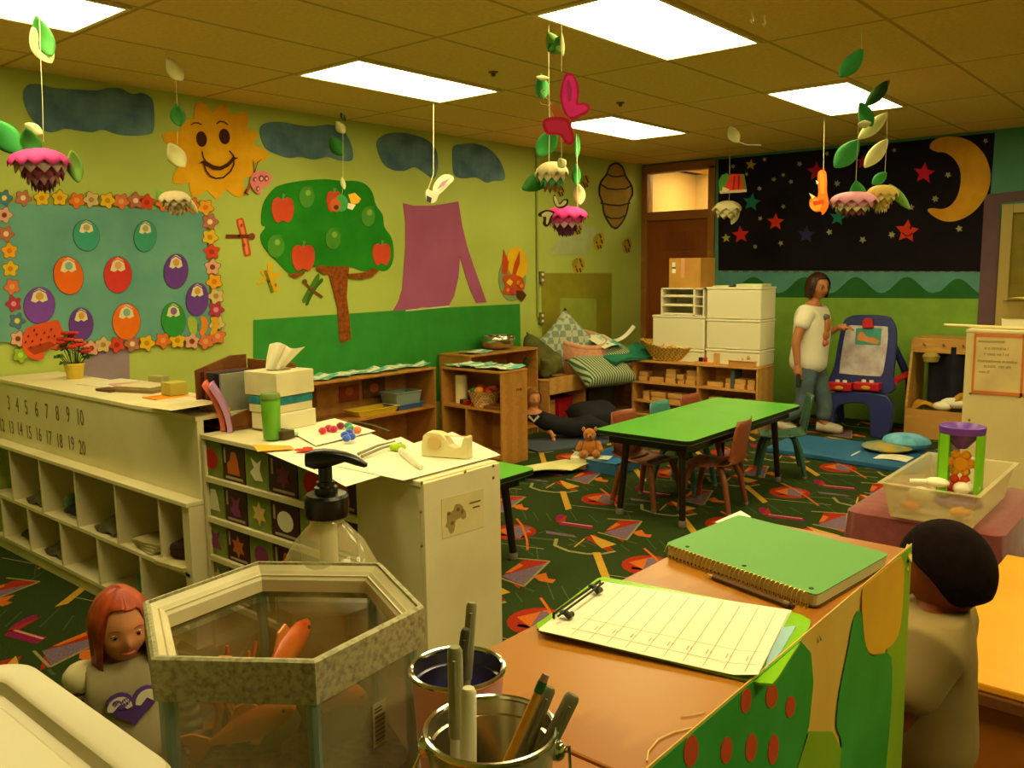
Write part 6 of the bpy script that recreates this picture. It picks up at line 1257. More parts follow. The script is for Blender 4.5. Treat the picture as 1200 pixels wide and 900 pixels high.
for a0, a1 in ((1.0, 2.15), (-1.95, -.7), (2.5, 3.1)):
    MB().sheet(lambda u, v: (wx_+R0*.94*cos(a0+(a1-a0)*u-.3), wy_+R0*.94*sin(a0+(a1-a0)*u-.3), .60+(zt0-.03-.60)*v), 8, 4, .006).build('side_panel', lim, sw, smooth=True)
vd = Vector((-wx_, -wy_, 0)).normalized()
for zz, c, n_ in ((zt0-.155, '#f0a01c', 'upper'), (zt0-.26, '#e0481c', 'lower')):
    b = MB(); cc = Vector((wx_+vd.x*.02, wy_+vd.y*.02, zz)); Mx = Vector((0,0,1)).rotation_difference(vd).to_matrix().to_4x4(); b.lathe([(0,-.02),(.028,-.02),(.028,.02),(0,.02)], cc, 14, M=Mx)
    sdv = Vector((-vd.y, vd.x, 0))
    for k in range(6): a = k*PI/3; b.sph(cc+sdv*.040*cos(a)+Vector((0,0,.040*sin(a))), (.020,.020,.020), 8, 6)
    b.build('paddle_wheel', pc(c, .35), sw, smooth=True); MB().tube([cc-sdv*(R0*.95), cc+sdv*(R0*.95)], .008, 8).build('axle', lim, sw, smooth=True)
# ------------------------------------------------------------ people
def realize(o):
    dg = bpy.context.evaluated_depsgraph_get(); dg.update(); me = bpy.data.meshes.new_from_object(o.evaluated_get(dg))
    vs = [v.co.copy() for v in me.vertices]; fs = [tuple(p.vertices) for p in me.polygons]; old = o.data
    bpy.data.objects.remove(o); bpy.data.meshes.remove(me); bpy.data.meshes.remove(old); return vs, fs
def skin(J, E_, sub=2):         # J: {name: (pos, rx, ry)} root first
    names = list(J); me = bpy.data.meshes.new('s'); me.from_pydata([J[n][0] for n in names], [(names.index(a), names.index(b)) for a, b in E_], [])
    o = bpy.data.objects.new('s', me); COL.objects.link(o); o.modifiers.new('k', 'SKIN')
    sv = me.skin_vertices[0].data
    for i, n in enumerate(names): r = J[n][1:]; sv[i].radius = (r[0], r[-1]); sv[i].use_root = (i == 0)
    m = o.modifiers.new('u', 'SUBSURF'); m.levels = m.render_levels = sub; return realize(o)
def fuse(mb, vox):
    me = bpy.data.meshes.new('f'); me.from_pydata(mb.v, [], mb.f); o = bpy.data.objects.new('f', me); COL.objects.link(o)
    m = o.modifiers.new('r', 'REMESH'); m.mode = 'VOXEL'; m.voxel_size = vox; s_ = o.modifiers.new('s', 'SMOOTH'); s_.factor = .5; s_.iterations = 2
    vs, fs = realize(o); r = MB(); r.add(vs, fs); return r
class Fig:                       # frame: side (its left), front, up
    def __init__(s, pos, front): s.o = Vector(pos); f = Vector(front); f.z = 0; s.f = f.normalized(); s.s = Vector((-s.f.y, s.f.x, 0)); s.u = Vector((0,0,1))
    def p(s, a, b, c): return s.o + s.s*a + s.f*b + s.u*c
def headmesh(mb, c, h, f, tilt=0, fine=1):
    f = Vector(f).normalized(); sd = Vector((-f.y, f.x, 0)).normalized(); u = f.cross(sd).normalized()
    if u.z < 0: u = -u
    n, k = 40, 30; vs = []
    g = lambda x, y, s: math.exp(-(x*x+y*y)/(s*s))
    for i in range(k+1):
        t = PI*i/k
        for j in range(n):
            a = 2*PI*j/n; x, y, z = sin(t)*sin(a), sin(t)*cos(a), cos(t)
            X, Y, Z = .37*x, .44*y, .5*z
            if z < 0: X *= 1-.30*z*z; Y *= 1-.18*z*z
            if y > 0:
                Y += .075*g(X/.8, Z+.10, .07)+.045*g(X, Z+.02, .06) ; Y -= .035*(g(X-.15, Z-.02, .085)+g(X+.15, Z-.02, .085)); Y += .02*g(X, Z+.26, .09)+.02*g(X/1.4, Z-.12, .1)+.02*(g(X-.17, Z+.12, .1)+g(X+.17, Z+.12, .1)); Y += .03*g(X, Z+.42, .1)
            vs.append(c+sd*(X*h)+f*(Y*h)+u*(Z*h))
    mb.add(vs, [(i*n+j, (i+1)*n+j, (i+1)*n+(j+1) % n, i*n+(j+1) % n) for i in range(k) for j in range(n)])
    for s_ in (-1, 1): mb.sph(c+sd*(s_*.375*h)+f*(-.02*h)-u*(.03*h), (.045*h,.06*h,.09*h), 10, 8)
    return sd, u
def face(body, c, h, f, sd, u, skin_c, lipc='#a8503c', eyec='#2a1a10', brow='#4a2a14', smile=0):
    def fp(x, z, d): return c+sd*(x*h)+u*(z*h)+f*(d*h)
    for s_ in (-1, 1):
        MB().sph(fp(s_*.15, .02, .358), (.044*h,)*3, 12, 8).build('eyeball', mat('eye_white', '#e8dcc8', .3), body, smooth=True)
        MB().sph(fp(s_*.15, .018, .376), (.031*h,)*3, 10, 8).build('iris', mat('eye_'+eyec[1:], eyec, .2), body, smooth=True)
        MB().tube([fp(s_*.08, .11, .415), fp(s_*.15, .135, .405), fp(s_*.23, .11, .36)], [.006*h,.008*h,.004*h], 6).build('eyebrow', mat('brow_'+brow[1:], brow, .8), body, smooth=True)
        MB().tube([fp(s_*.09, .035, .405), fp(s_*.15, .06, .408), fp(s_*.21, .03, .375)], [.006*h,.009*h,.005*h], 6).build('eyelid', mat('lid_'+brow[1:], brow, .8), body, smooth=True)
    MB().tube([fp(-.10, -.235+smile*.02, .375), fp(-.04, -.235, .415), fp(0, -.24, .42), fp(.04, -.235, .415), fp(.10, -.235+smile*.02, .375)], [.008*h,.02*h,.022*h,.02*h,.008*h], 8).build('mouth', mat('lip_'+lipc[1:], lipc, .45), body, smooth=True)
def hair(body, c, h, f, sd, u, m, length, fa=60, line=48, name='hair', wav=.02, part=.0, grow=1.09):
    # shell over azimuth; face opening of half angle fa; length in head heights below the centre
    n, k = 48, 22
    def fn(a_, v):
        a = a_*2*PI; d = abs((a+PI) % (2*PI)-PI); dg = math.degrees(d); wgt = min(1, max(0, (dg-fa*.72)/(fa*.45))); wgt = wgt*wgt*(3-2*wgt)
        end_s = math.radians(line); end_l = PI/2; tot_s = end_s; tot_l = end_l+length*2
        s_ = (.012+.988*v)*(tot_s+(tot_l-tot_s)*wgt)
        if s_ < PI/2: t = s_; X, Y, Z = sin(t), sin(t), cos(t); dz = 0
        else: X = Y = 1; Z = 0; dz = (s_-PI/2)/2; q = min(1, dz/1.0); X = Y = 1-.16*q+.0*q
        w = 1+wav*sin(a*13+v*3)+wav*.5*sin(a*29)
        g = grow+.03*math.cos(a*2)
        return c+sd*(.385*h*g*X*sin(a)*w)+f*(.45*h*g*Y*cos(a)*w-.015*h)+u*(.5*h*g*(Z)-dz*h+(-.03*h*part*math.exp(-(a_-.0)**2*40)))
    return MB().sheet(fn, n, k, .012*h*1.2).build(name, m, body, smooth=180)
def hand(mb, w, d, palm, L, side=1, curl=.5):   # w wrist, d direction of the hand, palm normal, L hand length
    d = Vector(d).normalized(); pn = Vector(palm); pn = (pn-d*pn.dot(d)).normalized(); x = d.cross(pn)*side
    P = w+d*L*.28; mb.tube([w-d*L*.08, w+d*L*.1, P, w+d*L*.5], [L*.16, L*.19, L*.22, L*.2], 12)
    M0 = w+d*L*.46
    for i, (o, ln) in enumerate(((-.16,.46),(-.055,.52),(.055,.48),(.155,.38))):
        a = M0+x*o*L; pts = [a-d*L*.1]; q = a; dd = d.copy()
        for s_ in range(3): dd = (dd*cos(curl*.7)+pn*sin(curl*.7)).normalized(); q = q+dd*ln*L*(.42,.32,.26)[s_]; pts.append(q)
        mb.tube(pts, [L*.058, L*.055, L*.05, L*.038], 8); mb.sph(pts[-1], L*.038, 8, 6)
    t0 = w+d*L*.18-x*L*.15; t1 = t0+(d*.6-x*.8+pn*.25).normalized()*L*.2; t2 = t1+(d*.9-x*.2+pn*.35).normalized()*L*.18
    mb.tube([t0-(t1-t0)*.3, t0, t1, t2], [L*.08, L*.075, L*.06, L*.045], 8); mb.sph(t2, L*.045, 8, 6)
def person(fig, H, J, E_, hc, hh, hf, skm, vox, hands, label, name='person'):
    vs, fs = skin(J, E_); mb = MB(); mb.add(vs, fs); sd, u = headmesh(mb, hc, hh, hf)
    for hd in hands: hand(mb, *hd)
    r = fuse(mb, vox); root = thing(name, label, 'person', (fig.o.x, fig.o.y, 0)); body = r.build('body', skm, root, smooth=180); return root, body, sd, u
def garment(root, name, J, E_, m, sub=2, vox=0, extra=None):
    vs, fs = skin(J, E_, sub); mb = MB(); mb.add(vs, fs)
    if extra: extra(mb)
    if vox: mb = fuse(mb, vox)
    return mb.build(name, m, root, smooth=180)
def grow(J, names, k): return {n: (J[n][0], J[n][1]+k, J[n][-1]+k) for n in names}
# --- woman by the easel
hair_d = mat('hair_dark', '#2a140e', .5, '#3a1c12', 20); sk_w = mat('skin_brown', '#b4744a', .55, spec=.4)
fwh = Vector((fw.x, fw.y, 0)).normalized(); rth = Vector((rt.x, rt.y, 0)).normalized()
base = az(948, 508, 0); base.z = 0
W = Fig(base, rth*.86-fwh*.5); Hs = 1.56
hip = zat(base.x, base.y, 948, 424)
J = {'pelvis': (W.p(0,-.03,hip+.02), .15, .12), 'waist': (W.p(0,-.01,hip+.15), .15, .135), 'chest': (W.p(0,0,hip+.34), .165, .15), 'uchest': (W.p(0,-.01,hip+.45), .13, .11), 'neck': (W.p(0,.0,hip+.54), .055, .055), 'head0': (W.p(0,.02,hip+.62), .055, .055)}
lsx, rsx = 1, -1; sh = hip+.475
J.update({'shL': (W.p(.165,0,sh), .06, .06), 'elL': (CAM+ray(965,394)*((base-CAM).dot(fw)-.05), .045, .045), 'wrL': (CAM+ray(982,384)*((base-CAM).dot(fw)-.22), .028, .03),
          'shR': (W.p(-.165,-.02,sh), .06, .06), 'elR': (W.p(-.23,-.10,sh-.27), .045, .045), 'wrR': (W.p(-.24,-.07,sh-.50), .028, .03),
          'thL': (W.p(.09,.0,hip-.06), .095, .1), 'knL': (W.p(.10,.12,hip-.41), .062, .068), 'anL': (W.p(.09,.10,.09), .042, .045), 'toL': (W.p(.10,.25,.04), .035, .03),
          'thR': (W.p(-.09,-.03,hip-.06), .095, .1), 'knR': (W.p(-.09,-.04,hip-.42), .062, .068), 'anR': (W.p(-.09,-.26,.12), .042, .045), 'toR': (W.p(-.09,-.12,.04), .035, .03)})
E_ = [('pelvis','waist'),('waist','chest'),('chest','uchest'),('uchest','neck'),('neck','head0'),('uchest','shL'),('shL','elL'),('elL','wrL'),('uchest','shR'),('shR','elR'),('elR','wrR'),('pelvis','thL'),('thL','knL'),('knL','anL'),('anL','toL'),('pelvis','thR'),('thR','knR'),('knR','anR'),('anR','toR')]
ztop = zat(base.x, base.y, 951, 320); hh = .235; hcx = W.p(0,.035,ztop-.5*hh-.01); hf = (rth*.38-fwh*.92+Vector((0,0,-.1))).normalized()
rootw, bodyw, sd, u = person(W, Hs, J, E_, hcx, hh, hf, sk_w, .009, [(J['wrL'][0], W.f*.9+W.u*.1-W.s*.1, -W.u, .16, 1, .45), (J['wrR'][0], -W.u+W.f*.1, W.s*.8+W.f*.2, .16, 1, .5)], 'woman in a white printed t-shirt and jeans walking up to the blue easel')
face(bodyw, hcx, hh, hf, sd, u, sk_w, '#8a3c2c', '#1c100a', '#2a160e', 1)
hair(bodyw, hcx, hh, hf, sd, u, hair_d, .42, 60, 50, grow=1.16)
gm = mat('glasses_dark', '#3a1c18', .3); b = MB()
for s_ in (-1, 1): cc = hcx+sd*(s_*.15*hh)+u*(.02*hh)+hf*(.43*hh); b.tube([cc+sd*(.085*hh*cos(a*PI/6))+u*(.055*hh*sin(a*PI/6)) for a in range(13)], .002, 5)
b.tube([hcx-sd*(.065*hh)+u*(.03*hh)+hf*(.44*hh), hcx+sd*(.065*hh)+u*(.03*hh)+hf*(.44*hh)], .002, 5); b.build('glasses', gm, bodyw, smooth=True)
tee = mat('tee_white', '#ece6d4', .85, '#e2dac4', 5); mid = lambda a, b_, t: J[a][0].lerp(J[b_][0], t)
G = grow(J, ['pelvis','waist','chest','uchest'], .035); G['pelvis'] = (J['pelvis'][0]-W.u*.14, .205, .18); G['hip'] = (J['pelvis'][0]+W.u*.02, .20, .18); G['neckb'] = (W.p(0,0,hip+.505), .075, .075)
for s_ in 'LR': G['sh'+s_] = (J['sh'+s_][0], .082, .082); G['m'+s_] = (mid('sh'+s_, 'el'+s_, .62), .078, .078); 
garment(rootw, 'tshirt', G, [('pelvis','hip'),('hip','waist'),('waist','chest'),('chest','uchest'),('uchest','neckb'),('uchest','shL'),('shL','mL'),('uchest','shR'),('shR','mR')], tee)
jm = mat('jeans_grey', '#5c7078', .85, '#4c5f68', 9); G = {'pelvis': (J['pelvis'][0], .16, .14), 'top': (J['pelvis'][0]+W.u*.1, .14, .12)}
for s_ in 'LR': G['th'+s_] = (J['th'+s_][0], .112, .112); G['kn'+s_] = (J['kn'+s_][0], .078, .08); G['an'+s_] = (J['an'+s_][0]+W.u*.02, .072, .075)
garment(rootw, 'jeans', G, [('pelvis','top'),('pelvis','thL'),('thL','knL'),('knL','anL'),('pelvis','thR'),('thR','knR'),('knR','anR')], jm)
for s_ in 'LR':
    a, t_ = J['an'+s_][0], J['to'+s_][0]; MB().tube([a+Vector((0,0,-.03))-W.f*.05, a.lerp(t_, .4)+Vector((0,0,-.015)), t_, t_+W.f*.03], [.045,.052,.045,.03], 12).build('shoe', mat('shoe_grey', '#b8b0a0', .6), rootw, smooth=True)
# print on the shirt: grey, orange and pink motif
b = MB(); td_ = (rth*.35-fwh*.9).normalized(); cp = W.p(0,0,hip+.32)+td_*.178; ts_ = Vector((-td_.y, td_.x, 0))
for dz, w, hgt, c_i, dx in ((.10,.045,.03,0,0),(.03,.05,.07,1,.01),(-.06,.045,.05,1,0),(-.13,.05,.035,2,.0)):
    b.sph(cp+W.u*dz+ts_*dx-td_*abs(dz)*.12, (.022,.022,hgt), 12, 8, c_i, None); b.sph(cp+W.u*dz+ts_*(dx+.03)-td_*(.008+abs(dz)*.12), (.02,.02,hgt*.8), 10, 6, c_i)
b.build('shirt_print', [pc('#6a6468'), pc('#b87840'), pc('#d87868')], rootw, smooth=True)
ho = J['wrR'][0]-W.u*.12; MB().obox(ho+W.f*.01, .035, .07, .13, math.atan2(W.f.y, W.f.x), 0).build('dark_pouch', mat('dark_olive', '#2c3018', .8), None, 'dark green pouch held low in the woman\'s right hand', 'pouch', bevel=.01)
# --- small girl beside the fish tank
gb = Vector((.885, 2.0, 0)); gdir = (-gb.normalized()*.96+rth*.22); G_ = Fig(gb, gdir); sk_g = mat('skin_fair', '#d08a5c', .55, spec=.35); hg = .172
hgc = G_.p(0,.02,.745); hgf = (G_.f+Vector((0,0,-.12))).normalized()
J = {'pelvis': (G_.p(0,0,.38), .085, .075), 'belly': (G_.p(0,.01,.47), .09, .08), 'chest': (G_.p(0,0,.575), .085, .07), 'uch': (G_.p(0,0,.63), .065, .055), 'neck': (G_.p(0,0,.66), .034, .034), 'h0': (G_.p(0,0,.70), .034, .034),
     'shL': (G_.p(.085,0,.625), .034, .034), 'elL': (G_.p(.135,.01,.50), .028, .028), 'wrL': (G_.p(.14,.09,.42), .02, .02), 'shR': (G_.p(-.085,0,.625), .034, .034), 'elR': (G_.p(-.13,-.01,.50), .028, .028), 'wrR': (G_.p(-.13,.03,.39), .02, .02),
     'thL': (G_.p(.045,0,.31), .058, .06), 'knL': (G_.p(.05,.01,.19), .042, .042), 'anL': (G_.p(.05,0,.06), .03, .03), 'toL': (G_.p(.052,.07,.028), .026, .022), 'thR': (G_.p(-.045,0,.31), .058, .06), 'knR': (G_.p(-.05,.01,.19), .042, .042), 'anR': (G_.p(-.05,0,.06), .03, .03), 'toR': (G_.p(-.052,.07,.028), .026, .022)}
EB = [('pelvis','belly'),('belly','chest'),('chest','uch'),('uch','neck'),('neck','h0'),('uch','shL'),('shL','elL'),('elL','wrL'),('uch','shR'),('shR','elR'),('elR','wrR'),('pelvis','thL'),('thL','knL'),('knL','anL'),('anL','toL'),('pelvis','thR'),('thR','knR'),('knR','anR'),('anR','toR')]
rg, bg, sd, u = person(G_, .84, J, EB, hgc, hg, hgf, sk_g, .0045, [(J['wrL'][0], G_.f*.5-G_.u*.8, -G_.s, .085, 1, .4), (J['wrR'][0], -G_.u+G_.f*.2, G_.s, .085, -1, .4)], 'small girl with long red hair and a grey shirt with a purple heart')
face(bg, hgc, hg, hgf, sd, u, sk_g, '#b85c48', '#1c120c', '#a0522c', 0)
hair(bg, hgc, hg, hgf, sd, u, mat('hair_red', '#b8481c', .5, '#8a2c10', 26, spec=.5), .62, 48, 47, grow=1.1, part=1)
tee_g = mat('shirt_greige', '#a89c78', .85, '#988c6a', 8); mid = lambda a, b_, t: J[a][0].lerp(J[b_][0], t)
G = grow(J, ['pelvis','belly','chest','uch'], .024); G['neckb'] = (G_.p(0,.0,.655), .05, .05)
for s_ in 'LR': G['sh'+s_] = (J['sh'+s_][0], .046, .046)
garment(rg, 'shirt', G, [('pelvis','belly'),('belly','chest'),('chest','uch'),('uch','neckb'),('uch','shL'),('uch','shR')], tee_g)
stp = mat('striped_sleeve', '#4a2c3c', .85, '#b8ac8c', 10, kind='stripez', lo=.45, hi=.55, sstr=(1,1,1.5))
for s_ in 'LR':
    G = {'a': (J['sh'+s_][0].lerp(J['uch'][0], .3), .042, .042), 'b': (J['sh'+s_][0], .044, .044), 'c': (J['el'+s_][0], .036, .036), 'd': (mid('el'+s_, 'wr'+s_, .85), .028, .028)}
    garment(rg, 'sleeve', G, [('a','b'),('b','c'),('c','d')], stp)
    MB().sph(J['sh'+s_][0]+G_.u*.004, (.046,.046,.04), 12, 8).build('shoulder_cap', mat('shirt_cream', '#d0c498', .85), rg, smooth=True)
dn = mat('navy_denim', '#1a1c26', .85, '#22242e', 9); G = {'pelvis': (J['pelvis'][0]-G_.u*.02, .092, .084), 'top': (J['pelvis'][0]+G_.u*.05, .085, .08)}
for s_ in 'LR': G['th'+s_] = (J['th'+s_][0], .068, .07); G['kn'+s_] = (J['kn'+s_][0], .052, .052); G['an'+s_] = (J['an'+s_][0], .042, .042)
garment(rg, 'trousers', G, [('pelvis','top'),('pelvis','thL'),('thL','knL'),('knL','anL'),('pelvis','thR'),('thR','knR'),('knR','anR')], dn)
for s_ in 'LR': MB().tube([J['an'+s_][0]-G_.u*.025-G_.f*.02, J['to'+s_][0], J['to'+s_][0]+G_.f*.02], [.03,.032,.02], 10).build('shoe', mat('shoe_pink', '#a85a68', .6), rg, smooth=True)
hp = []
for i in range(32):
    t = 2*PI*i/32; x, z = .0036*16*sin(t)**3, .0030*(13*cos(t)-5*cos(2*t)-2*cos(3*t)-cos(4*t)); hp.append((x, z))
def onbody(x, z, e): return G_.p(x, .100-1.4*x*x+e-.22*max(0, z)**1.0, .575+z)
b = MB(); n_ = 10
def patch(pts, e, m): 
    c0 = onbody(sum(p[0] for p in pts)/len(pts), sum(p[1] for p in pts)/len(pts), e); rings = []
    cx, cz = sum(p[0] for p in pts)/len(pts), sum(p[1] for p in pts)/len(pts)
    vs = []; L_ = len(pts)
    for k in range(1, 5): vs += [onbody(cx+(p[0]-cx)*k/4, cz+(p[1]-cz)*k/4, e) for p in pts]
    vs.append(onbody(cx, cz, e)); fs = [(len(vs)-1, j, (j+1) % L_) for j in range(L_)]+[(k*L_+j, k*L_+(j+1) % L_, (k+1)*L_+(j+1) % L_, (k+1)*L_+j) for k in range(3) for j in range(L_)]
    o = [v-G_.f*.006 for v in vs[3*L_:4*L_]]; vs += o; q = len(vs)-L_; fs += [(3*L_+j, 3*L_+(j+1) % L_, q+(j+1) % L_, q+j) for j in range(L_)]; b.add(vs, fs, m)
patch(hp, .004, 0); patch([(x*.34-.026, z*.3+.012) for x, z in hp], .007, 0)
for s_ in (-1, 1):
    arc = [(s_*.03+.027*cos(a*PI/8), .002+.026*sin(a*PI/8)) for a in range(9)]+[(s_*.03+.016*cos(a*PI/8), -.002+.014*sin(a*PI/8)) for a in range(8, -1, -1)]
    patch(arc, .007, 1)
b.build('heart_print', [pc('#5a3c8c'), pc('#d0c8b0')], rg, smooth=True)
# --- boy behind the counter end
bb_ = Vector((1.83, .425, 0)); B_ = Fig(bb_, -rth*.8+fwh*.55); sk_b = mat('skin_brown_boy', '#8a4420', .55, spec=.4); hb = .185
ztb = zat(bb_.x, bb_.y, 1105, 622); hbc = Vector((bb_.x, bb_.y, ztb-.5*hb*1.02)); hbf = (B_.f+Vector((0,0,-.22))).normalized(); q = az(1106, 672, hbc.z); 
hbc = CAM+ray(1108, 667)*((hbc-CAM).dot(fw))
sb_ = hbc.z-.088
J = {'pelvis': (B_.p(0,0,sb_-.36), .088, .08), 'belly': (B_.p(0,.01,sb_-.24), .088, .08), 'chest': (B_.p(0,0,sb_-.12), .086, .074), 'uch': (B_.p(0,0,sb_-.03), .075, .06), 'neck': (B_.p(0,.0,sb_+.015), .042, .042), 'h0': (hbc-Vector((0,0,.05)), .042, .042),
     'shL': (B_.p(.105,0,sb_-.035), .042, .042), 'elL': (B_.p(.14,.05,sb_-.20), .034, .034), 'wrL': (B_.p(.10,.19,sb_-.21), .022, .022), 'shR': (B_.p(-.105,0,sb_-.035), .042, .042), 'elR': (B_.p(-.14,.05,sb_-.20), .034, .034), 'wrR': (B_.p(-.10,.19,sb_-.20), .022, .022),
     'thL': (B_.p(.052,0,sb_-.42), .068, .07), 'knL': (B_.p(.055,.01,sb_-.60), .048, .048), 'anL': (B_.p(.055,0,.06), .034, .034), 'toL': (B_.p(.06,.08,.03), .03, .025), 'thR': (B_.p(-.052,0,sb_-.42), .068, .07), 'knR': (B_.p(-.055,.01,sb_-.60), .048, .048), 'anR': (B_.p(-.055,0,.06), .034, .034), 'toR': (B_.p(-.06,.08,.03), .03, .025)}
rb_, bb, sd, u = person(B_, 1.05, J, EB, hbc, hb, hbf, sk_b, .0055, [(J['wrL'][0], B_.f*.9-B_.u*.1, -B_.u, .10, 1, .4), (J['wrR'][0], B_.f*.9, -B_.u, .10, -1, .4)], 'boy with short dark hair and a khaki t-shirt, seen from behind at the counter end')
face(bb, hbc, hb, hbf, sd, u, sk_b, '#7a3428', '#140c08', '#1c100c')
hd = mat('hair_black', '#120909', .9, '#1c1010', 60, spec=.1)
def cap(a_, v):
    a = a_*2*PI; d = math.degrees(abs((a+PI) % (2*PI)-PI)); w_ = min(1, max(0, (d-50)/45)); w_ = w_*w_*(3-2*w_); end = 64+62*w_-22*math.exp(-((d-82)/15)**2)
    t = (.015+.985*v)*math.radians(end); g = 1.10
    return hbc+sd*(.40*hb*g*sin(t)*sin(a))+hbf*(.455*hb*g*sin(t)*cos(a)-.01*hb)+u*(.5*hb*g*cos(t)*1.0+.0)
MB().sheet(cap, 60, 24, .008).build('hair', hd, bb, smooth=180)
kh = mat('tee_khaki', '#9a8454', .88, '#8a7446', 7); mid = lambda a, b_, t: J[a][0].lerp(J[b_][0], t)
G = grow(J, ['pelvis','belly','chest','uch'], .024); G['neckb'] = (J['neck'][0]-Vector((0,0,.002)), .06, .06)
for s_ in 'LR': G['sh'+s_] = (J['sh'+s_][0], .062, .062); G['m'+s_] = (mid('sh'+s_, 'el'+s_, .8), .062, .062)
garment(rb_, 'tshirt', G, [('pelvis','belly'),('belly','chest'),('chest','uch'),('uch','neckb'),('uch','shL'),('shL','mL'),('uch','shR'),('shR','mR')], kh)
G = {'pelvis': (J['pelvis'][0]-B_.u*.05, .105, .092), 'top': (J['pelvis'][0]+B_.u*.02, .095, .085)}
for s_ in 'LR': G['th'+s_] = (J['th'+s_][0], .078, .08); G['kn'+s_] = (J['kn'+s_][0], .06, .06); G['an'+s_] = (J['an'+s_][0], .05, .05)
garment(rb_, 'trousers', G, [('pelvis','top'),('pelvis','thL'),('thL','knL'),('knL','anL'),('pelvis','thR'),('thR','knR'),('knR','anR')], mat('trousers_tan', '#6a5434', .88, '#5c4a2c', 7))
for s_ in 'LR': MB().tube([J['an'+s_][0]-B_.u*.03-B_.f*.02, J['to'+s_][0], J['to'+s_][0]+B_.f*.02], [.034,.036,.022], 10).build('shoe', mat('shoe_dark', '#2a2420', .6), rb_, smooth=True)
# --- child sitting on the floor by the bench
pv = az(634, 508, .1); pv = Vector((6.17, 4.66, .1)); Lf = rth
pvp = Vector((pv.x, pv.y, 0)); zh = zat(pvp.x, pvp.y, 618, 466); Cf = Fig(pvp, -fwh*.85+rth*.5)
hc_ = CAM+ray(625, 467)*((pvp+Vector((0,0,zh))-CAM).dot(fw)+.02); hl = .17
pel = Vector((pv.x, pv.y, .105)); uc = hc_-Vector((0,0,.15))
legd = Vector((rth.x, rth.y, 0)); 
J = {'pelvis': (pel, .095, .085), 'belly': (pel.lerp(uc, .35), .085, .08), 'chest': (pel.lerp(uc, .75), .085, .07), 'uch': (uc, .065, .055), 'neck': (uc+Vector((0,0,.05)), .036, .036), 'h0': (hc_-Vector((0,0,.05)), .036, .036),
     'shL': (uc+legd*.085+Vector((0,0,-.01)), .036, .036), 'elL': (uc+legd*.13-fwh*.03+Vector((0,0,-.14)), .029, .029), 'wrL': (Vector((uc.x, uc.y, 0))+legd*.16-fwh*.1+Vector((0,0,.09)), .021, .021), 'shR': (uc-legd*.085, .036, .036), 'elR': (uc-legd*.13+Vector((0,0,-.12)), .029, .029), 'wrR': (uc-legd*.12-fwh*.08+Vector((0,0,-.2)), .021, .021),
     'thL': (pel+legd*.10+Vector((0,0,.0)), .075, .075), 'knL': (pel+legd*.30-fwh*.03+Vector((0,0,.06)), .055, .055), 'anL': (pel+legd*.5-fwh*.05+Vector((0,0,-.05)), .035, .035), 'toL': (pel+legd*.55-fwh*.05+Vector((0,0,.01)), .028, .028),
     'thR': (pel+legd*.08+fwh*.1, .075, .075), 'knR': (pel+legd*.28+fwh*.1+Vector((0,0,.05)), .055, .055), 'anR': (pel+legd*.46+fwh*.1+Vector((0,0,-.05)), .035, .035), 'toR': (pel+legd*.51+fwh*.1+Vector((0,0,.01)), .028, .028)}
hlf = (-fwh*.9+rth*.3+Vector((0,0,-.1))).normalized()
rl, bl_, sd, u = person(Cf, .9, J, EB, hc_, hl, hlf, mat('skin_fair_child', '#d08a58', .55), .006, [(J['wrL'][0], Vector((0,0,-1))-fwh*.2+legd*.3, -fwh, .085, 1, .3), (J['wrR'][0], -fwh-Vector((0,0,.5)), Vector((0,0,-1)), .085, -1, .4)], 'blond toddler in dark clothes sitting on the floor beside the tan shelf end')
face(bl_, hc_, hl, hlf, sd, u, None, '#a8503c', '#2a1c14', '#9a6a34')
hair(bl_, hc_, hl, hlf, sd, u, mat('hair_blond', '#8a5a24', .6, '#70441a', 24), .2, 58, 46, grow=1.16)
nv = mat('navy_outfit', '#14121c', .85, '#1c1a26', 8); G = grow(J, ['pelvis','belly','chest','uch'], .014)
for s_ in 'LR': G['sh'+s_] = (J['sh'+s_][0], .046, .046); G['m'+s_] = (J['sh'+s_][0].lerp(J['el'+s_][0], .7), .044, .044); 
for s_ in 'LR': G['th'+s_] = (J['th'+s_][0], .088, .085); G['kn'+s_] = (J['kn'+s_][0], .07, .07); G['an'+s_] = (J['an'+s_][0].lerp(J['kn'+s_][0], .2), .05, .05)
garment(rl, 'outfit', G, [('pelvis','belly'),('belly','chest'),('chest','uch'),('uch','shL'),('shL','mL'),('uch','shR'),('shR','mR'),('pelvis','thL'),('thL','knL'),('knL','anL'),('pelvis','thR'),('thR','knR'),('knR','anR')], nv)
b = MB(); b.tube([uc+legd*.045-fwh*.075+Vector((0,0,.0)), uc-fwh*.095+Vector((0,0,-.045)), uc-legd*.045-fwh*.075], .012, 8); b.build('bib_trim', pc('#c8bca0'), rl, smooth=True)
# dark cushions / grey mat beside the child
cushion('navy_cushion', 'large near black floor cushion beside the sitting toddler', (6.66, 4.62, .15), .5, .4, .26, nv, rx=.3, rz=-.5)
MB().prism([(5.62,4.5,0),(6.2,4.25,0),(6.9,4.2,0),(6.95,4.45,0),(5.75,4.98,0)], (0,0,1), .02).build('grey_mat', mat('grey_blue_vinyl', '#4a5468', .5), None, 'thin grey blue mat on the floor under the toddler and the dark cushion', 'mat', bevel=.004)
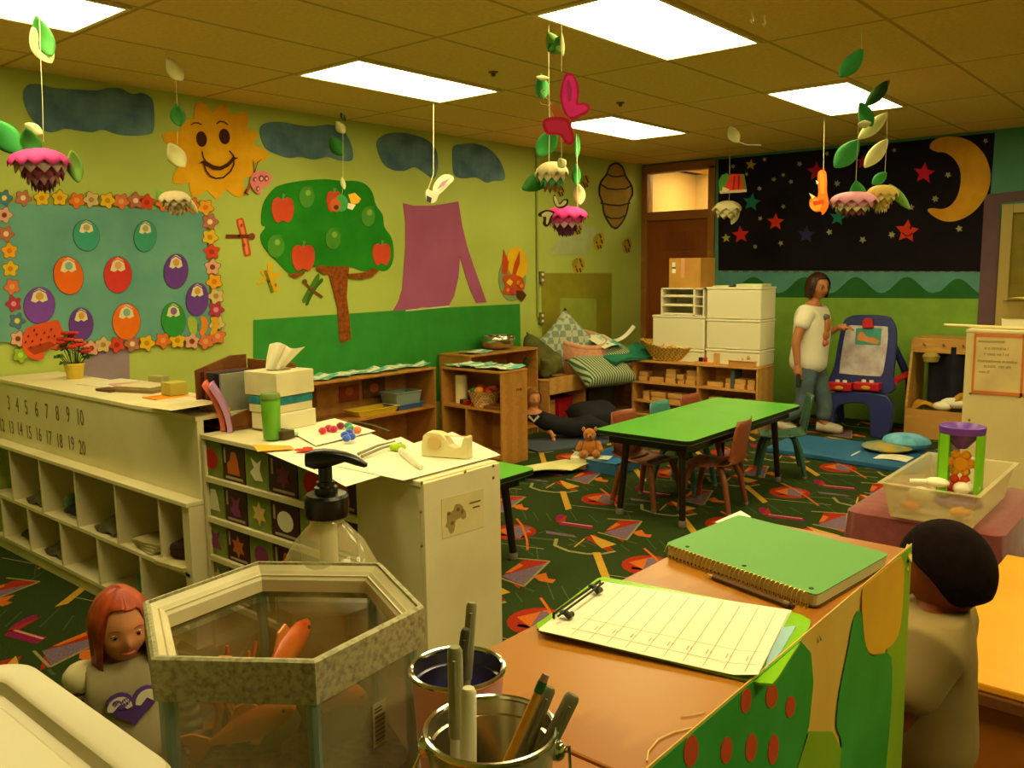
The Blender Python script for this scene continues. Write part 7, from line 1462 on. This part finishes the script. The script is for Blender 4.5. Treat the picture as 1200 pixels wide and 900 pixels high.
# ------------------------------------------------------------ hanging mobiles
def vr(X, Y): d = Vector((X, Y, 0)).normalized(); return Vector((d.y, -d.x, 0)), d     # picture-right at that spot, away
LC = {'g': mat('leaf_green', '#2f9440', .7, '#258036', 6), 'G': mat('leaf_deep', '#2c7a22', .7, '#22681a', 6), 'c': mat('leaf_cream', '#d8d49c', .75, '#c8c488', 6), 'l': mat('leaf_lime', '#7fae4c', .7, '#6a9a3c', 6), 'd': mat('leaf_darkgreen', '#2a5a24', .7, '#224c1e', 6)}
class Mobile:
    def __init__(s, px, py, label, Zt=ZC, xy=None):
        if xy: s.x, s.y = xy
        else: q = az(px, py, Zt); s.x, s.y = q.x, q.y
        s.r, s.d = vr(s.x, s.y); s.o = thing('hanging_mobile', label, 'mobile', (s.x, s.y, ZC-.001), 'paper mobiles hanging from the ceiling'); s.k = 0
    def P(s, px, py, dd=0):      # point on the vertical plane through the string, square to the view
        r_ = ray(px, py); n = Vector((s.x, s.y, 0)); t = (n.dot(n)+dd*n.length)/(r_.x*n.x+r_.y*n.y); return CAM+r_*t
    def strg(s, pts, w=.0016, top=False):
        Q = [s.P(x, y) for x, y in pts]
        if top: Q[0] = Vector((s.x, s.y, ZC-.0015))
        MB().tube(Q, w, 5).build('string', string, s.o); return s
    def leaf(s, a, b, w, c, bend=.2, dd=0, tw=0):   # from tip a to tip b in pixels, width w px
        s.k += 1; A, B = s.P(*a, dd), s.P(*b, dd); ax_ = (B-A); L = ax_.length; ax_.normalize(); sc = (s.P(a[0]+10, a[1], dd)-A).length/10; W_ = w*sc
        n = -s.d; n = (n-ax_*n.dot(ax_)).normalized(); sv = ax_.cross(n)
        if tw: sv = (sv*cos(tw)+n*sin(tw)); 
        n2 = ax_.cross(sv)
        def fn(u_, v): prof = max(.02, sin(PI*min(1, u_*.96+.02))**.75); x = (v-.5)*2; return A+ax_*(L*u_)+sv*(x*W_*prof/2)+n2*(bend*W_*(x*x*prof)+bend*.5*L*sin(PI*u_))
        MB().sheet(fn, 10, 6, .0012).build('paper_leaf', LC[c], s.o, smooth=180); return s
    def flower(s, c, R, Hh, cols, n=11, rings=4, nm='paper_bloom'):   # layered drooping pointed petals
        C = s.P(*c); sc = (s.P(c[0]+10, c[1])-C).length/10; R *= sc; Hh *= sc; b = MB(); ms = [pc(k) for k in cols]
        for q in range(rings):
            rr_ = R*(1-.16*q); z0 = C.z+Hh*.5-Hh*.05*q; N_ = n*4; ph = .5*q; dr = Hh*(.42+.13*q)
            def fn(u_, v):
                a = 2*PI*u_; tri = abs(((a*n/(2*PI)+ph) % 1)-.5)*2; w_ = 1+.05*sin(3*a+q)
                return Vector((C.x, C.y, z0))+Vector((cos(a), sin(a), 0))*(rr_*w_*(.10+.90*sin(v*1.4)))-Vector((0,0,dr*v**1.8*(1+.05*sin(2*a))+Hh*.20*v**3*tri+.02*Hh*sin(a*n*2)*v))
            b.sheet(fn, N_, 5, .0012, q % len(ms))
        b.build(nm, ms, s.o, smooth=180); return s
    def flat(s, polys, nm='paper_cutout', sm=0, th=.003, dd=0):
        b = MB(); ms = []
        for k, (pts, c) in enumerate(polys):
            m = pc(c); ms.append(m) if m not in ms else None
            pts = smoothpoly(pts, sm) if sm else pts; b.prism([s.P(x, y, dd-.0016*k) for x, y in pts], -s.d, th, ms.index(m))
        b.build(nm, ms, s.o); return s
# near left: pink and plum bloom under the first light
m = Mobile(46, 12, 'mobile with a big pink and plum bloom at the far left', xy=None); m.strg([(46,12),(48,75),(50,120),(51,166)], top=True)
m.leaf((42,18), (60,66), 26, 'G', .35).leaf((38,32), (60,74), 27, 'c', .3, .02).leaf((29,145), (50,157), 16, 'c', .2, -.02).leaf((-14,140), (26,180), 36, 'g', .15, -.03).leaf((30,150), (42,186), 26, 'G', .3, -.06).leaf((84,176), (92,214), 20, 'l', .3, .0)
m.flower((48,193), 38, 42, ['#c83c88','#c8a8a0','#8a3c5c','#b87888','#5c2c3c'], 12, 5)
m = Mobile(204, 57, 'mobile of small pale petals hanging in front of the paper sun'); m.strg([(194,57),(194,70)]); m.leaf((196,68), (214,94), 20, 'c', .3); m.strg([(206,92),(208,125)], .0008); m.leaf((206,122), (211,148), 19, 'G', .3).leaf((198,168), (216,196), 22, 'c', .35); m.strg([(208,148),(208,170)], .0008)
m.leaf((184,222), (196,238), 14, 'l', .2); m.flower((206,236), 20, 26, ['#d8c49c','#c8b48c','#b09468'], 10, 4); m.leaf((214,228), (232,250), 10, 'c', .3)
m = Mobile(402, 124, 'thin mobile in front of the middle cloud with a paper caterpillar at its end'); m.strg([(402,124),(402,140)], .0012, top=True); m.leaf((399,132), (405,142), 5, 'd', .2).leaf((394,142), (404,156), 12, 'c', .3).leaf((388,160), (402,182), 18, 'G', .3); m.strg([(402,156),(402,210)], .0012); m.leaf((400,208), (404,222), 6, 'c', .2)
m.strg([(402,220),(400,232)], .001); m.flat([(ell(400,238,8,10,0,14), '#3f9a4a'), ([(408,228),(416,226),(423,233),(420,238),(412,240)], '#f0a82c'), ([(408,238),(417,240),(413,246),(407,244)], '#e8e0c8'), (ell(393,240,6,8,0,12), '#c8602c'), (ell(394,243,3,3,0,8), '#5a2c14')], 'paper_caterpillar')
m = Mobile(508, 118, 'white moth mobile on a long string from the tree light'); m.strg([(508,118),(508,204),(502,222)], .0028, top=True)
m.flat([(smoothpoly([(507,222),(511,212),(519,205),(528,205),(532,210),(526,217),(518,225),(511,229)], 3), '#e0d8b8'), ([(512,222),(518,213),(527,209),(520,218)], '#a88c98'), ([(513,224),(522,216),(527,214),(518,223)], '#d8b8b8'), (smoothpoly([(500,222),(507,224),(514,226),(511,236),(504,238),(499,232)], 3), '#d0c8b0'), ([(500,229),(506,232),(505,238),(500,236)], '#3a3440')], 'paper_moth')
# cluster in front of the pink butterfly
m = Mobile(643, 25, 'mobile of folded green leaves over a cream and green bloom, middle cluster'); m.strg([(643,25),(643,90),(644,150),(643,196)], top=True)
m.leaf((633,86), (637,116), 17, 'g', .4).leaf((628,90), (644,92), 6, 'c', .2, -.01).leaf((630,182), (651,152), 24, 'g', .3)
m.leaf((650,198), (612,222), 22, 'G', .3).flower((647,205), 20, 30, ['#d8cc98','#e0d4a8','#4fa468','#8a6a34'], 10, 4)
m = Mobile(658, 8, 'mobile with a big magenta paper butterfly on the middle string'); m.strg([(658,8),(658,84)], top=True)
m.leaf((642,38), (658,62), 20, 'l', .4).leaf((642,60), (660,42), 14, 'G', .2, .01).leaf((658,38), (660,66), 5, 'c', .2)
m.flat([(smoothpoly([(660,92),(663,86),(670,86),(676,94),(679,106),(678,120),(684,120),(691,124),(690,131),(682,136),(672,141),(667,142),(660,130),(656,112)], 4), '#c02050'), (smoothpoly([(662,94),(666,89),(671,90),(675,100),(676,112),(675,123),(684,123),(688,128),(680,133),(670,137),(665,134),(660,122),(659,106)], 4), '#e8309a'), ([(664,96),(667,93),(670,104),(669,118),(666,120)], '#b82c78')], 'butterfly_wing')
m.flat([(smoothpoly([(636,142),(642,138),(652,137),(662,138),(668,142),(671,152),(673,166),(668,170),(662,168),(657,160),(650,158),(642,158),(637,152)], 4), '#b8203c'), (smoothpoly([(639,144),(645,141),(655,141),(664,144),(668,154),(670,165),(664,165),(659,157),(650,155),(643,155)], 4), '#cc2c5c')], 'butterfly_wing', dd=-.02)
m.flat([(smoothpoly([(646,124),(652,124),(662,134),(670,142),(668,148),(660,146),(650,137)], 3), '#b8642c')], 'butterfly_body', th=.008, dd=-.01)
b = MB(); Q = [m.P(x, y) for x, y in ((648,126),(644,118),(637,112),(634,107),(637,104),(639,106))]; b.tube(Q, .0022, 5); Q = [m.P(x, y) for x, y in ((648,128),(640,123),(634,122),(633,119))]; b.tube(Q, .0022, 5); Q = [m.P(x, y) for x, y in ((650,128),(646,130),(647,137))]; b.tube(Q, .0022, 5); b.build('antennae', pc('#d8b060'), m.o)
m.strg([(658,158),(658,186)]); m.leaf((655,186), (662,196), 12, 'c', .3)
m.flat([(smoothpoly([(648,232),(650,228),(654,234),(656,238),(661,233),(666,234),(665,240),(660,244),(654,244),(650,240)], 3), '#3a3418'), (smoothpoly([(649,232),(651,230),(654,236),(656,240),(661,235),(664,236),(662,240),(657,242),(652,241)], 3), '#cfd098'), (smoothpoly([(631,250),(640,246),(650,248),(648,252),(645,262),(640,266),(636,262),(638,254),(632,254)], 3), '#2f2c14'), (smoothpoly([(635,251),(641,248),(648,250),(645,254),(642,262),(640,262),(640,254),(636,254)], 3), '#cfd098')], 'paper_moth', dd=.05)
m = Mobile(675, 153, 'mobile of twisted green leaves above a pink and plum bloom, middle cluster'); m.strg([(675,153),(676,170),(677,250)], .003, top=True)
m.leaf((676,155), (676,186), 8, 'g', .2).leaf((675,192), (676,218), 11, 'g', .4).leaf((678,216), (680,240), 15, 'c', .4); m.flower((663,255), 27, 26, ['#e83c98','#d83c8c','#e8b0c8','#5a2c4c','#6a3c5c'], 12, 5)
# right: leaf chains in front of the night sky
m = Mobile(1009, 30, 'single green leaf turning on a short string above the right light'); m.strg([(1009,30),(1010,58)], .0016, top=True); m.leaf((1011,57), (984,90), 22, 'g', .25)
m = Mobile(1006, 124, 'mobile of green and cream leaves over a pink bloom, in front of the night sky', xy=(az(1041, 94, ZC).x-.12, az(1041, 94, ZC).y+.16)); m.strg([(1007,112),(1006,150),(1004,190),(1003,214)], .0016)
m.strg([(1007,60),(1007,112)], .0008, top=True)
m.leaf((1008,120), (1022,148), 18, 'g', .3).leaf((1005,146), (1021,144), 10, 'c', .3, -.01).leaf((1006,164), (978,196), 26, 'g', .25).leaf((1003,212), (1008,246), 22, 'g', .3, -.04)
m.flower((1000,237), 30, 26, ['#e8a0b8','#d890a8','#d8cc9c','#8a4c4c'], 12, 4)
m = Mobile(1041, 94, 'mobile of green and cream leaves over a cream bloom, rightmost in the picture'); m.strg([(1041,94),(1040,130),(1039,165),(1037,202)], .0016, top=True)
m.leaf((1042,94), (1014,124), 17, 'd', .25).leaf((1040,132), (1006,163), 18, 'c', .2).leaf((1040,163), (1013,196), 19, 'c', .2).leaf((1039,202), (1022,216), 14, 'g', .2).leaf((1042,216), (1066,245), 12, 'l', .2)
m.flower((1033,229), 20, 26, ['#dcb860','#e8d490','#c8a048'], 12, 5)
m = Mobile(966, 136, 'orange paper giraffe cut-out on a string in front of the night sky'); m.strg([(966,136),(965,200)], .0022, top=True)
m.flat([(smoothpoly([(959,202),(964,199),(968,202),(969,212),(969,224),(971,236),(970,244),(964,252),(962,248),(955,248),(949,242),(949,234),(954,230),(958,231),(959,222),(958,212)], 4), '#e8701c'), (smoothpoly([(960,204),(964,202),(966,210),(966,226),(962,226),(961,214)], 3), '#f08c2c'), (ell(956,240,7,7,0,14), '#eca02c'), ([(952,236),(965,234),(966,238),(954,241)], '#d83c1c'), ([(956,211),(960,214),(957,216)], '#ece0b8'), ([(948,226),(955,230),(952,234)], '#d8d088')], 'giraffe_cutout')
m = Mobile(858, 140, 'small pale petal hanging from the ceiling above the door'); m.strg([(856,138),(856,150)], .002, top=True); m.leaf((855,148), (865,167), 14, 'c', .25); m.strg([(864,166),(876,170),(892,170)], .003)
q = az(855, 184, ZC)*.9; m = Mobile(855, 184, 'mobile of a red striped paper lantern and a cream crumpled bloom by the door', xy=(q.x, q.y)); m.strg([(855,172),(855,204)], .003, top=True)
m.flat([([(842,212),(846,205),(852,203),(856,206),(852,218),(848,226),(843,226)], '#5a9a38'), ([(856,204),(868,204),(872,208),(875,224),(868,226),(852,226),(848,222),(853,212)], '#e8402c'), ([(868,204),(872,204),(875,222),(871,224)], '#8a7c34'), ([(843,224),(875,222),(875,225),(844,227)], '#d8c89c'), ([(847,219),(855,222),(852,225),(846,224)], '#e8d8a8'), ([(860,206),(861.5,206),(860,222),(858.5,222)], '#a82418'), ([(865,206),(866.5,206),(866,222),(864.5,222)], '#a82418')], 'paper_lantern', th=.01)
m.strg([(855,226),(854,236)], .002); m.flower((852,246), 17, 22, ['#e8dcae','#d8c890'], 8, 3); m.leaf((834,246), (850,240), 8, 'c', .3).leaf((866,244), (857,263), 9, 'c', .3)
# thin dark shelf wire loop over the door left out of the mobiles; world, camera, view
w = bpy.data.worlds.new('world'); w.use_nodes = True; w.node_tree.nodes['Background'].inputs[0].default_value = (.02,.018,.012,1); w.node_tree.nodes['Background'].inputs[1].default_value = 1; bpy.context.scene.world = w
cd = bpy.data.cameras.new('camera'); cd.sensor_fit = 'HORIZONTAL'; cd.sensor_width = 36; cd.lens = F/1200*36; cd.clip_start = .02
co = bpy.data.objects.new('camera', cd); COL.objects.link(co)
R_ = Matrix((rt, up, -fw)).transposed(); co.matrix_world = Matrix.Translation(CAM) @ R_.to_4x4(); bpy.context.scene.camera = co
sc_ = bpy.context.scene; sc_.view_settings.view_transform = 'Standard'; sc_.view_settings.look = 'None'; sc_.view_settings.gamma = 1; sc_.view_settings.use_curve_mapping = False; sc_.view_settings.exposure = EXPO
for o in bpy.data.objects:
    if '_w' in o: del o['_w']
